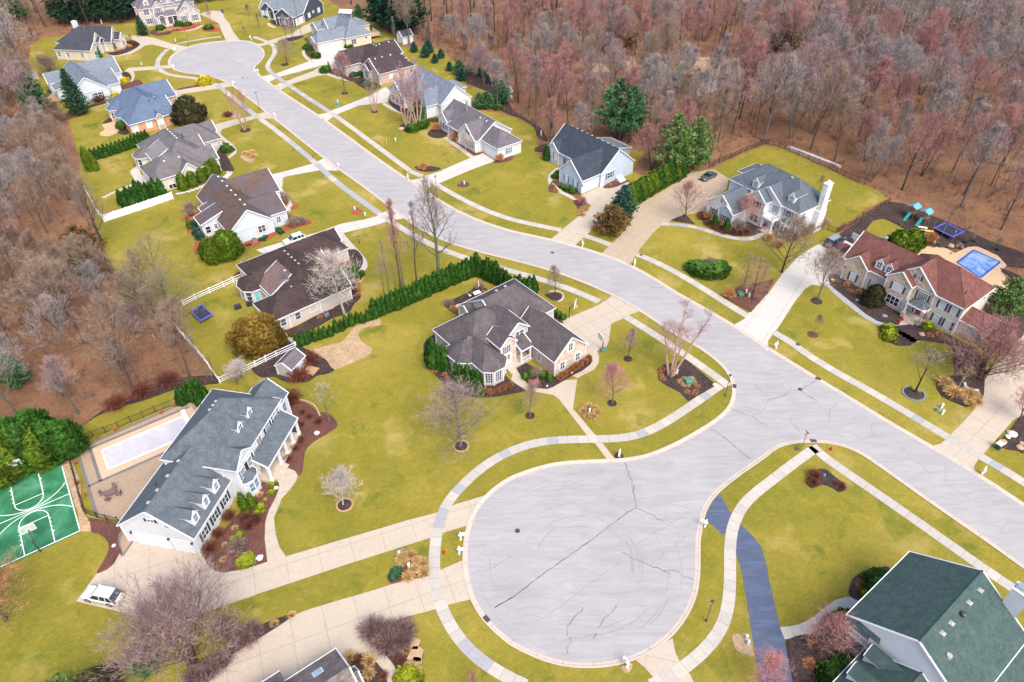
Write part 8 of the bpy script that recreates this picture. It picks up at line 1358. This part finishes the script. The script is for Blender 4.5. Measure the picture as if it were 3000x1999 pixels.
for i, j, s, l, sc_ in ((2, 2, '1615 385', 'green transformer box ringed by ochre plants in the corner bed', 1.0), (2, 1, '2095 1150', 'grey green transformer box in the brown bed by the larches', .85), (1, 0, '750 970', 'green utility box on the lawn before the tan stone house', .8)):
    g = P(*c(i, j, s)[0]); t = thing('transformer_box', l, 'utility box', g, radians(20)); q = M(); e = sc_; q.box(-.6 * e, .6 * e, -.55 * e, .55 * e, .08, .8 * e); q.add([(-.64 * e, -.6 * e, .8 * e), (.64 * e, -.6 * e, .8 * e), (.64 * e, .6 * e, .8 * e), (-.64 * e, .6 * e, .8 * e), (-.55 * e, -.45 * e, .92 * e), (.55 * e, -.45 * e, .92 * e), (.55 * e, .5 * e, .96 * e), (-.55 * e, .5 * e, .96 * e)], [(0, 1, 5, 4), (1, 2, 6, 5), (2, 3, 7, 6), (3, 0, 4, 7), (4, 5, 6, 7)]); q.build('cabinet', 'utility green', t); q = M(); q.box(-.8 * e, .8 * e, -.75 * e, .75 * e, 0, .08); q.build('pad', 'walk_grey', t)
dn = M()
for i, j, s, rz in ((3, 2, '460 345', -33), (3, 2, '418 918', -5), (1, 3, '2118 985', -50), (2, 2, '2043 415', 75)): g = P(*c(i, j, s)[0]); dn.box(-.45, .45, -.3, .3, 0, .1, rz=radians(rz), o=g)
for i, j, s in ((2, 3, '50 175'), (3, 2, '295 443'), (2, 1, '370 755'), (2, 1, '1185 775'), (2, 1, '1585 145'), (3, 2, '275 30'), (3, 2, '265 990'), (0, 0, '2230 715')): g = P(*c(i, j, s)[0]); dn.lathe([(.36, 0), (.36, .05), (.3, .052)], (g.x, g.y, 0), 16)
struct('road_drains', dn, 'iron')
def hoop(label, base, bdir, ph=3.0, reach=1.2, mat='dark metal', clear=False, base_box=False):
    g = base; t = thing('basketball_hoop', label, 'basketball hoop', (g[0], g[1], 0), bdir); q = M(); q.box(-.08, .08, -.08, .08, 0, 2.5); q.tube([(0, 0, 2.3), (reach * .5, 0, ph), (reach - .05, 0, ph + .2)], .06, 6); q.tube([(0, 0, 2.0), (reach - .05, 0, ph - .05)], .04, 6); q.build('pole', mat, t)
    q = M(); q.box(reach - .03, reach + .01, -.86, .86, ph - .15, ph + .9); bo = q.build('backboard', 'clear board', t); q = M(); w = .05
    for y0, y1, z0, z1 in ((-.9, .9, ph + .88, ph + .95), (-.9, .9, ph - .2, ph - .13), (-.9, -.83, ph - .13, ph + .88), (.83, .9, ph - .13, ph + .88), (-.3, .3, ph + .42, ph + .48), (-.3, .3, ph + .05, ph + .11), (-.3, -.24, ph + .11, ph + .42), (.24, .3, ph + .11, ph + .42)): q.box(reach - .045, reach + .03, y0, y1, z0, z1)
    q.build('board_frame', 'white plastic', bo); q = M(); q.tube([(reach + .28 + .23 * cos(a * pi / 8), .23 * sin(a * pi / 8), ph + .05) for a in range(17)], .028, 5); q.tube([(reach, 0, ph + .05), (reach + .06, 0, ph + .05)], .05, 5); q.build('rim', 'orange metal', t); q = M()
    for a in range(8): q.tube([(reach + .28 + .22 * cos(a * pi / 4), .22 * sin(a * pi / 4), ph + .03), (reach + .28 + .11 * cos(a * pi / 4 + .5), .11 * sin(a * pi / 4 + .5), ph - .38)], .012, 3)
    q.build('net', 'net white', t)
    if base_box: q = M(); q.box(-.9, .35, -.45, .45, .02, .3); q.build('base', 'utility green', t)
ca = atan2(CT.y, CT.x); hoop('basketball hoop with clear board at the near end of the green court', cp(4.93, -.55), ca, 3.05, 1.5); hoop('basketball hoop with clear board by the hedge at the far end of the court', cp(4.93, 15.8), ca + pi, 3.05, 1.5); q_ = c(2, 1, '525 1352'); hoop('basketball hoop with thick black pole beside the beige house driveway', P(*q_[0]), radians(-15), 3.0, 1.0); q_ = c(2, 2, '830 85'); hoop('portable basketball hoop with a thin red rimmed board on the corner driveway', P(*q_[0]), radians(200), 2.9, .6, 'hydrant red', base_box=True); q_ = c(3, 1, '795 722'); hoop('basketball hoop by the gable end of the red roofed house', P(*q_[0]), radians(215), 3.0, 1.1)
# ================================================================== YARD THINGS
plain('steel blue', (.10, .10, .42), .12, 1, .4); plain('mat black', (.03, .032, .05), .1, 1, .6); plain('slide teal', (.02, .30, .27), .08, 1, .35); plain('canopy blue', (.12, .34, .42), .08, 1, .5); plain('timber', (.20, .12, .075), .2, 3); plain('cushion brown', (.16, .105, .10), .15, 3); plain('toy yellow', (.7, .5, .08), .08); plain('rock white', (.60, .55, .50), .15, 3); plain('rock tan', (.42, .27, .16), .2, 3); plain('ac grey', (.30, .32, .34), .1, 3, .5, .5, .5); plain('slate stone', (.20, .22, .25), .15, 3); plain('pale stone', (.50, .50, .50), .15, 3); plain('flag white', (.65, .62, .62), .03); plain('flag blue', (.04, .05, .18), .05); plain('flag red', (.45, .04, .06), .05)
def tramp(label, pts, z, hem, legs=True):
    p = g2(pts); o = sum(p, Vector((0, 0))) / len(p); lp = [v - o for v in p]; t = thing('trampoline', label, 'trampoline', (o.x, o.y, 0)); q = M(); q.sheet(lp, z); q.build('jumping_mat', 'mat black', t); q = M(); n = len(lp)
    for k in range(n):
        a, b = lp[k], lp[(k + 1) % n]; ia, ib = a * .84, b * .84; q.quad((*a, z + .03), (*b, z + .03), (*ib, z + .03), (*ia, z + .03)); q.quad((*a, z + .03), (*b, z + .03), (*b, z - .12), (*a, z - .12))
    q.build('edge_pad', hem, t)
    for k in range(n): l = M(); v = lp[k] * .93; l.tube([(*(v + Vector((-.4, 0))), z - .1), (*(v + Vector((-.4, 0))), .03), (*(v + Vector((.4, 0))), .03), (*(v + Vector((.4, 0))), z - .1)], .035, 5); l.build('leg', 'galvanised', t)
    return t, lp
k = 420 / 1344; sh = lambda a, b: (2580 + a * k, 560 + b * k)
def up(pts, z):                                                       # survey of points known to be z above the ground
    return [P(x, y, z) for x, y in pts]
pr_ = [px((v.x, v.y, 0)) for v in up([sh(497, 345), sh(680, 436), sh(790, 380), sh(606, 292)], 1.1)]; tt, lp = tramp('large rectangular trampoline with blue edge pads in the play yard', pr_, 1.1, 'steel blue')
for v in (lp[0], lp[1], lp[2], lp[3], (lp[0] + lp[1]) / 2, (lp[2] + lp[3]) / 2): q = M(); v = v * 1.02; q.tube([(*v, .1), (*v, 2.6), (*(v * .93), 2.9)], .035, 5); q.build('net_pole', 'galvanised', tt)
pr_ = [px((v.x, v.y, 0)) for v in up(c(0, 1, '1740 1290 1850 1225 1955 1320 1840 1385'), .9)]; tramp('faded purple edged trampoline under the huge many limbed tree', pr_, .9, 'steel blue')
g = P(*sh(290, 285)); t = thing('playset', 'wooden playset with two teal slides and two blue canopies at the wood edge', 'playset', g, 0); o = Vector((g.x, g.y))
for a, b, cc in ((sh(215, 285), sh(280, 205), sh(310, 150)), (sh(330, 335), sh(392, 255), sh(420, 195))):
    s0, s1 = P(*a).to_2d() - o, P(*b, 1.5).to_2d() - o; d = (s1 - s0).normalized(); nn = Vector((-d.y, d.x)) * .3; q = M(); top = s1
    for w0, w1, zz in ((-1, 1, 0), (-1.15, -1, .16), (1, 1.15, .16)): q.quad((*(s0 + nn * w0), .12 + zz), (*(s0 + nn * w1), .12 + zz), (*(top + nn * w1), 1.55 + zz), (*(top + nn * w0), 1.55 + zz))
    q.build('slide', 'slide teal', t); tw = top + d * .9; q = M(); e = Vector((-d.y, d.x))
    for x in (-.75, .75):
        for y in (-.75, .75): v = tw + d * x + e * y; q.box(v.x - .06, v.x + .06, v.y - .06, v.y + .06, 0, 2.9)
    an = atan2(d.y, d.x); q.box(-.85, .85, -.85, .85, 1.4, 1.5, rz=an, o=tw); q.build('tower', 'timber', t); q = M(); X = lambda a, b, z: (*(tw + d * a + e * b), z)
    for sg_ in (-1, 1): q.quad(X(-1.1, sg_ * 1.1, 2.75), X(1.1, sg_ * 1.1, 2.75), X(1.1, 0, 3.4), X(-1.1, 0, 3.4))
    q.build('canopy', 'canopy blue', t)
q = M(); a, b = P(*sh(440, 225)).to_2d() - o, P(*sh(560, 262)).to_2d() - o; q.tube([(*a, 2.3), (*b, 2.3)], .06, 6)
for v in (a, b):
    for s_ in (-.7, .7): q.tube([(v.x + s_, v.y - s_ * .4, 0), (*v, 2.3)], .05, 5)
q.build('swing_frame', 'timber', t)
def table_set(label, loc, mat, rz=0, n=4, round_=True):
    t = thing('patio_table', label, 'patio table', (loc[0], loc[1], .05), rz); q = M(); q.box(-.75, .75, -.5, .5, .68, .74); q.build('table_top', mat, t)
    for x, y in ((-.65, -.4), (.65, -.4), (.65, .4), (-.65, .4)): l = M(); l.box(x - .03, x + .03, y - .03, y + .03, 0, .68); l.build('leg', 'dark metal', t)
    return t
def chair(label, loc, rz, mat, group=None):
    t = thing('patio_chair', label, 'chair', (loc[0], loc[1], .05), rz, group); q = M(); q.box(-.26, .26, -.26, .26, .38, .46); q.build('seat', mat, t); q = M(); q.add([(-.26, .22, .46), (.26, .22, .46), (.26, .36, 1.0), (-.26, .36, 1.0), (-.26, .28, .46), (.26, .28, .46), (.26, .42, 1.0), (-.26, .42, 1.0)], [(0, 1, 2, 3), (7, 6, 5, 4), (3, 2, 6, 7), (0, 4, 5, 1), (0, 3, 7, 4), (1, 5, 6, 2)]); q.build('backrest', mat, t)
    for x in (-.23, .23):
        for y in (-.23, .23): l = M(); l.box(x - .025, x + .025, y - .025, y + .025, 0, .38); l.build('leg', 'dark metal', t)
g = P(*c(0, 2, '1030 1415')[0]); table_set('dark patio table with stacked cushions on the tan pavers', g, 'cushion brown', .4)
for a, l in ((0, 'right of the dark table'), (1.6, 'behind the dark table'), (3.14, 'left of the dark table'), (4.7, 'in front of the dark table')): chair('brown patio chair on the tan pavers, ' + l, (g.x + 1.15 * cos(a), g.y + 1.0 * sin(a)), a - pi / 2, 'cushion brown')
g = P(*c(1, 1, '2030 1150')[0]); table_set('white patio table behind the beige house', g, 'white plastic', .6); q_ = g2(c(1, 1, '1965 1165 2000 1150 1975 1190')); chair('pale patio chair nearest the brown shrub behind the beige house', q_[0], 2.2, 'utility pale'); chair('grey patio chair beside the white table behind the beige house', q_[1], 2.6, 'ac grey')
g = P(*c(1, 1, '2047 1102')[0]); t = thing('parasol', 'closed tan parasol standing by the patio behind the beige house', 'parasol', g); q = M(); q.lathe([(.25, 0), (.25, .1), (.03, .12), (.03, 2.6)], n=8); q.build('pole', 'dark metal', t); q = M(); q.lathe([(.10, .9), (.20, 1.1), (.12, 2.0), (.03, 2.6)], n=8); q.build('folded_canopy', 'tan shutter', t)
def block(name, label, cat, loc, sx, sy, sz, mat, rz=0, z=0, top=None, taper=.95):
    q = M(); q.add([(a * sx / 2 * k_, b * sy / 2 * k_, zz) for k_, zz in ((1, 0), (1, sz * .85), (taper, sz)) for a, b in ((-1, -1), (1, -1), (1, 1), (-1, 1))], [(0, 1, 5, 4), (1, 2, 6, 5), (2, 3, 7, 6), (3, 0, 4, 7), (4, 5, 9, 8), (5, 6, 10, 9), (6, 7, 11, 10), (7, 4, 8, 11), (8, 9, 10, 11)]); o = q.build(name, mat); o.location = (loc[0], loc[1], z); o.rotation_euler = (0, 0, rz); return tag(o, label, cat)
def ac(nm, s, label): g = kp(nm, s)[0]; t = thing('air_conditioner', label, 'air conditioner', g, .7); q = M(); q.box(-.4, .4, -.4, .4, .08, .85); q.build('casing', 'ac grey', t); q = M(); q.lathe([(.33, .85), (.33, .88), (.08, .9)], n=12); q.build('fan_grille', 'dark metal', t); q = M(); q.box(-.55, .55, -.55, .55, 0, .08); q.build('pad', 'walk_light', t)
ac('H18', '1030 1200', 'grey air conditioner on the red mulch against the mint house'); ac('H19', '1360 1265', 'grey air conditioner against the beige wall of the brown roofed house'); ac('H10', '1560 1200', 'grey air conditioner beside the tan stone house')
def grill(s, label): g = P(*s); t = thing('barbecue_grill', label, 'grill', g, .5); q = M(); q.box(-.6, .6, -.3, .3, .1, .85); q.build('cart', 'mat black', t); q = M(); q.tube([(-.45, 0, .9), (.45, 0, .9)], .28, 10); q.build('lid', 'mat black', t)
grill((CR['H19'][0] + 300 * .21042, CR['H19'][1] + 1120 * .21042), 'black covered grill by the teal door of the brown roofed house'); grill((CR['H19'][0] + 135 * .21042, CR['H19'][1] + 1165 * .21042), 'second black grill on the lawn by the ochre yew'); grill(c(0, 0, '460 860')[0], 'black grill on the deck of the mint house with teal shutters'); grill(c(0, 0, '1085 1180')[0], 'dark grill on the heart shaped patio')
g = P(*c(3, 2, '2108 985')[0]); t = thing('waste_bin', 'dark blue bin with a cream lid beside the boulders at right', 'bin', g, .5); q = M(); q.box(-.35, .35, -.35, .35, 0, 1.0); q.build('bin_body', 'bin blue', t); q = M(); q.box(-.5, .5, -.42, .42, 1.0, 1.14); q.build('lid', 'cream lid', t)
g = P(*c(0, 0, '2045 118')[0]); t = thing('waste_bin', 'blue wheeled bin on the mansion driveway', 'bin', g, .5); q = M(); q.box(-.35, .35, -.35, .35, 0, 1.0); q.build('bin_body', 'bin blue', t); q = M(); q.box(-.4, .4, -.4, .42, 1.0, 1.12); q.build('lid', 'bin blue', t)
def rock(p, r, label, mat='rock white', flat=.6, seed=0, group=None):
    rr = random.Random(seed or int(p[0] * 13 + p[1])); q = M(); n = 9; rs = []
    for z, f in ((-.1, .9), (.35, 1), (.75, .8), (1, .4)): rs.append([(r * f * rr.uniform(.8, 1.15) * cos(6.28 * k / n), r * f * rr.uniform(.8, 1.15) * sin(6.28 * k / n), r * flat * z) for k in range(n)])
    q.add([v for a in rs for v in a], [(i * n + k, i * n + (k + 1) % n, (i + 1) * n + (k + 1) % n, (i + 1) * n + k) for i in range(3) for k in range(n)] + [tuple(range(3 * n, 4 * n))]); o = q.build('boulder', mat); o.location = (p[0], p[1], .06); o.rotation_euler = (0, 0, rr.uniform(0, 6)); tag(o, label, 'boulder', group)
for i, j, s, r, l, m_ in ((3, 2, '2240 858', .75, 'large white boulder in the dark bed at the right edge', 'rock white'), (3, 2, '2200 882', .45, 'small pink boulder below the large white one', 'rock white'), (3, 2, '2308 980', .6, 'tan boulder at the bottom of the dark bed at right', 'rock tan'), (3, 2, '2155 930', .6, 'straw coloured boulder beside the blue bin', 'rock tan'), (3, 2, '2335 945', .45, 'small tan boulder on the right frame edge', 'rock tan'), (1, 3, '35 425', .5, 'pale pink boulder at the tip of the brown mulch by the driveway', 'rock white'), (1, 2, '558 848', .45, 'pale boulder at the outer edge of the porch bed', 'rock white'), (1, 2, '187 1350', .35, 'white stone by the front path of the large white house', 'rock white'), (0, 3, '1048 312', .3, 'small white stone in the brown bed below the garage', 'rock white'), (3, 1, '1410 1510', .55, 'tan rock in the dark bed of the red roofed house', 'rock tan'), (3, 1, '590 1010', .5, 'grey tan rock at the driveway end of the dark bed', 'rock tan'), (3, 1, '818 1195', .45, 'grey rock near the round green tree', 'slate stone'), (3, 1, '1070 1340', .5, 'grey rock by the path of the red roofed house', 'slate stone'), (3, 1, '1500 650', .8, 'tan boulder by the terrace steps', 'rock tan'), (3, 1, '1680 700', .8, 'tan boulder beside the bench', 'rock tan'), (1, 0, '1335 1190', .9, 'pile of pale rocks under the birches', 'rock tan'), (2, 2, '1860 402', .35, 'pale stone at the point of the corner bed', 'rock white')): rock(P(*c(i, j, s)[0]), r, l, m_)
def slabs(pts, label, mat, group, sx=.9, sy=.6, z=.05, name='stepping_stone'):
    for k, p in enumerate(pts): rr = random.Random(k + int(p.x)); q = M(); q.prism([(sx / 2 * rr.uniform(.8, 1.1) * a, sy / 2 * rr.uniform(.8, 1.1) * b) for a, b in ((-1, -.9), (.2, -1), (1, -.8), (1, .7), (.1, 1), (-.9, .9))], 0, .05); o = q.build(name, mat); o.location = (p.x, p.y, z); o.rotation_euler = (0, 0, rr.uniform(-.3, .3)); tag(o, label, 'stepping stone', group)
slabs(pts_along(c(0, 1, '960 245 1060 195 1210 135'), 8), 'pale stepping stone on the grass behind the taupe roofed house', 'pale stone', 'stones behind the taupe house', 1.1, .7, .0); slabs([P(CR['H17'][0] + a * .14667, CR['H17'][1] + b * .14667) for a, b in ((1975, 985), (2000, 1025), (2035, 1060), (2060, 1100), (2065, 1140), (2045, 1175), (2010, 1205), (1975, 1235), (1935, 1255))], 'pale stepping stone curving round the egg shaped cedars', 'pale stone', 'stones by the egg shaped cedars', 1.6, .8, .0); slabs(pts_along(c(0, 1, '1640 212 1760 185 1880 135'), 7), 'worn stepping stone below the egg shaped cedars', 'pale stone', 'worn stones below the cedars', 1.2, .8, .0)
slabs(pts_along(c(3, 3, '440 1550 510 1500 580 1440 620 1400 690 1340'), 6), 'square dark slate stone leading to the corner porch', 'slate stone', 'slate stones to the corner porch', .8, .8, .11); slabs(pts_along(c(3, 3, '570 1490 660 1420 755 1360'), 3), 'square slate stone along the corner porch', 'slate stone', 'slate stones along the porch', .8, .8, .11); slabs(pts_along(c(3, 1, '2010 1200 2060 1255 2110 1330'), 6), 'pale square stepping stone right of the red roofed house', 'rock white', 'square stones by the red roof', 1.1, 1.1, .03); slabs(pts_along(c(3, 1, '1535 640 1555 685'), 4), 'pale stone step up from the pool terrace', 'rock white', 'steps above the pool terrace', 1.2, .6, .1); slabs(pts_along(c(3, 1, '1180 1480 1260 1520 1340 1568'), 5), 'tan flagstone in the dark bed before the red roofed house', 'rock tan', 'flagstones before the red roof', 1.6, 1.0, .1)
slabs([P(*q) for q in c(1, 3, '1435 1215')], 'large tan flagstone, topmost of the three by the plum shrubs', 'rock tan', None, 2.1, 1.6, .16); slabs([P(*q) for q in c(1, 3, '1470 1312')], 'large tan flagstone, middle of the three by the plum shrubs', 'rock tan', None, 1.8, 1.9, .16); slabs([P(*q) for q in c(1, 3, '1480 1372')], 'small tan flagstone, lowest of the three by the plum shrubs', 'rock tan', None, 1.3, .8, .16)
g = P(*c(1, 2, '505 272')[0]); q = M()
for k in range(8): q.box(-1.1, 1.1, -1.0 + k * .25, -.78 + k * .25, 0, .1)
o = q.build('wooden_ramp', 'rock tan'); o.location = (g.x, g.y, .06); o.rotation_euler = (0, 0, radians(-22)); tag(o, 'plain wooden ramp pad in front of the grey gambrel shed', 'ramp')
def ring(pt, r, label, mat='rock tan', a0=0, a1=360): 
    g = P(*pt); q = M(); n = 26
    for k in range(n): a = radians(a0 + (a1 - a0) * (k + .5) / n); L = r * radians(a1 - a0) / n * .92; q.box(-.11, .11, -L / 2, L / 2, 0, .16, rz=a, o=(r * cos(a), r * sin(a)))
    o = q.build('stone_edging', mat); o.location = (g.x, g.y, 0); tag(o, label, 'edging')
ring(c(1, 2, '1885 965')[0], 1.12, 'stone ring around the wide bare shade tree'); ring(c(1, 2, '815 1505')[0], 1.12, 'stone ring around the whitish small tree'); ring(c(3, 2, '1338 482')[0], 1.65, 'grey stone ring around the dark forked tree', 'slate stone'); ring(c(2, 1, '388 1158')[0], 1.75, 'pale curved edging of the crescent bed', 'pale stone', -70, 120)
q = M(); p = smooth(g2(c(1, 2, '385 542 470 562 540 600 590 690')), 6)
for a, b in zip(p, p[1:]): q.box(0, (b - a).length * .95, -.15, .15, 0, .3, rz=atan2((b - a).y, (b - a).x), o=a)
tag(q.build('garden_wall', 'rock tan'), 'low curved stone edging of the brown bed behind the porch', 'wall'); q = M(); p = smooth(g2(c(3, 2, '1800 395 1810 430 1860 460 1930 465')), 6)
for a, b in zip(p, p[1:]): q.box(0, (b - a).length * .95, -.2, .2, 0, .45, rz=atan2((b - a).y, (b - a).x), o=a)
tag(q.build('garden_wall', 'pale stone'), 'short curved pale wall in the dark bed by the right driveway', 'wall')
# flag, bench, pots, toys
g = P(*c(3, 1, '650 890')[0]); hb = kp('H5', '135 690')[0]; t = thing('national_flag', 'small striped flag with a blue corner on an angled staff at the garage gable', 'flag', (hb.x, hb.y, 0)); q = M(); q.tube([(0, 0, 2.2), (-.55, -.75, 3.3)], .02, 5); q.build('staff', 'white plastic', t)
for k in range(9): q = M(); z0 = 2.2 + k * .11; q.add([(-.50, -.68, z0 + .0), (-1.35, -.05, z0 - .25), (-1.35, -.05, z0 - .14), (-.50, -.68, z0 + .11)], [(0, 1, 2, 3)]); q.build('stripe', 'flag red' if k % 2 == 0 else 'flag white', t)
q = M(); q.add([(-.50, -.70, 2.75), (-.88, -.42, 2.64), (-.88, -.42, 3.08), (-.50, -.70, 3.2)], [(0, 1, 2, 3)]); q.build('canton', 'flag blue', t)
def bench(p, rz, label): t = thing('garden_bench', label, 'bench', (p.x, p.y, .1), rz); q = M(); q.box(-.9, .9, -.22, .22, .4, .46); q.build('seat', 'dark metal', t); q = M(); q.box(-.9, .9, .2, .26, .46, .85); q.build('backrest', 'dark metal', t); [(lambda l, x: (l.box(x - .04, x + .04, -.2, .2, 0, .4), l.build('leg', 'dark metal', t)))(M(), x) for x in (-.75, .75)]
bench(P(*c(3, 1, '1607 712')[0]), radians(-12), 'black bench at the edge of the pool terrace')
for s, l in (('1728 712', 'left brown jar beside the pool terrace'), ('1752 700', 'rear brown jar beside the pool terrace'), ('1772 722', 'right brown jar beside the pool terrace')): lathe_thing('garden_pot', l, 'pot', P(*c(3, 1, s)[0]), [(.25, .1), (.42, .4), (.42, .6), (.25, .8), (.3, .85)], 'cushion brown', 12)
for s, l in (('1810 668', 'left black planter by the small tree above the pool'), ('1885 660', 'right black planter by the small tree above the pool'), ('2110 740', 'black planter right of the blue pool')): lathe_thing('planter', l, 'planter', P(*c(3, 1, s)[0]), [(.25, 0), (.38, .6), (.4, .62), (.3, .58)], 'mat black', 10)
for s, m_, l in (('1020 1245', 'hydrant red', 'red pot left of the white house porch post'), ('1240 1240', 'hydrant red', 'red pot right of the white house porch post'), ('1105 1175', 'hydrant red', 'red pot by the white house front door'), ('1060 1205', 'steel blue', 'blue pot by the white house front door')): lathe_thing('garden_pot', l, 'pot', kp('H6', s)[0], [(.2, .2), (.33, .5), (.35, .75), (.26, .7)], m_, 10)
for s, l in (('870 1275', 'left red ball ornament by the front steps of the red roofed house'), ('908 1250', 'right red ball ornament by the front steps of the red roofed house')): lathe_thing('garden_ornament', l, 'ornament', kp('H5', s)[0], [(.05, .05), (.25, .18), (.3, .35), (.22, .52), (.03, .6)], 'hydrant red', 12)
for a, z, l in (('1412 548', 'rock white', 'pale picnic table in the play yard'), ('1472 582', 'toy yellow', 'yellow topped picnic table in the play yard')):
    g = P(*c(3, 1, a)[0]); t = thing('picnic_table', l, 'picnic table', g, radians(-20)); q = M(); q.box(-.9, .9, -.35, .35, .68, .74); q.build('table_top', z, t)
    for y in (-.65, .65): q = M(); q.box(-.9, .9, y - .13, y + .13, .4, .45); q.build('seat', z, t)
    for x in (-.6, .6): q = M(); q.tube([(x, -.6, 0), (x, -.2, .68)], .04, 4); q.tube([(x, .6, 0), (x, .2, .68)], .04, 4); q.build('leg', 'timber', t)
g = P(*sh(162, 220)); lathe_thing('play_ball', 'large pale green ball lying in the dark play yard', 'ball', g, [(.05, .05), (.38, .2), (.5, .5), (.38, .82), (.03, 1.0)], 'utility pale', 12); g = P(*sh(660, 300)); block('toy_house', 'dark green and grey toy hut behind the blue trampoline', 'toy house', g, 1.8, 1.5, 2.4, 'yew dark', .4, taper=.55); g = P(*c(1, 0, '2215 800')[0]); lathe_thing('blue_barrel', 'bright blue barrel at the wood edge by the small spruces', 'barrel', g, [(.5, 0), (.6, .5), (.5, 1.0), (.1, 1.05)], 'canopy blue', 12)
for i, j, s, l in ((2, 2, '323 425', 'small white path light at the curve of the front walk'), (2, 2, '550 302', 'small white path light below the rust grasses')): lathe_thing('path_light', l, 'path light', P(*c(i, j, s)[0]), [(.05, 0), (.05, .35), (.16, .38), (.16, .45), (.03, .5)], 'white plastic', 8)
# ================================================================== DAYLIGHT: bright overcast
w = bpy.data.worlds.new('World'); scene.world = w; w.use_nodes = True
nt = w.node_tree; sky = nt.nodes.new('ShaderNodeTexSky'); sky.sky_type = 'NISHITA'; sky.sun_disc = False
SUN_EL, SUN_AZ = radians(52), radians(150)
sky.sun_elevation = SUN_EL; sky.sun_rotation = SUN_AZ; sky.altitude = 200; sky.air_density = 1.0; sky.dust_density = 4.0; sky.ozone_density = .6
bg = nt.nodes['Background']; bg.inputs['Strength'].default_value = .15; nt.links.new(sky.outputs[0], bg.inputs[0])
sd = bpy.data.lights.new('sun', 'SUN'); sd.energy = 1.5; sd.angle = radians(40); sd.color = (1, .95, .88)
so = bpy.data.objects.new('sun', sd); COL.objects.link(so)
d = Vector((sin(SUN_AZ) * cos(SUN_EL), cos(SUN_AZ) * cos(SUN_EL), sin(SUN_EL)))
so.rotation_euler = d.to_track_quat('Z', 'Y').to_euler()
vs = scene.view_settings; vs.view_transform = 'Standard'; vs.look = 'None'; vs.gamma = 1; vs.exposure = 1.08
scene.cycles.max_bounces = 6; scene.cycles.diffuse_bounces = 3; scene.cycles.use_denoising = True
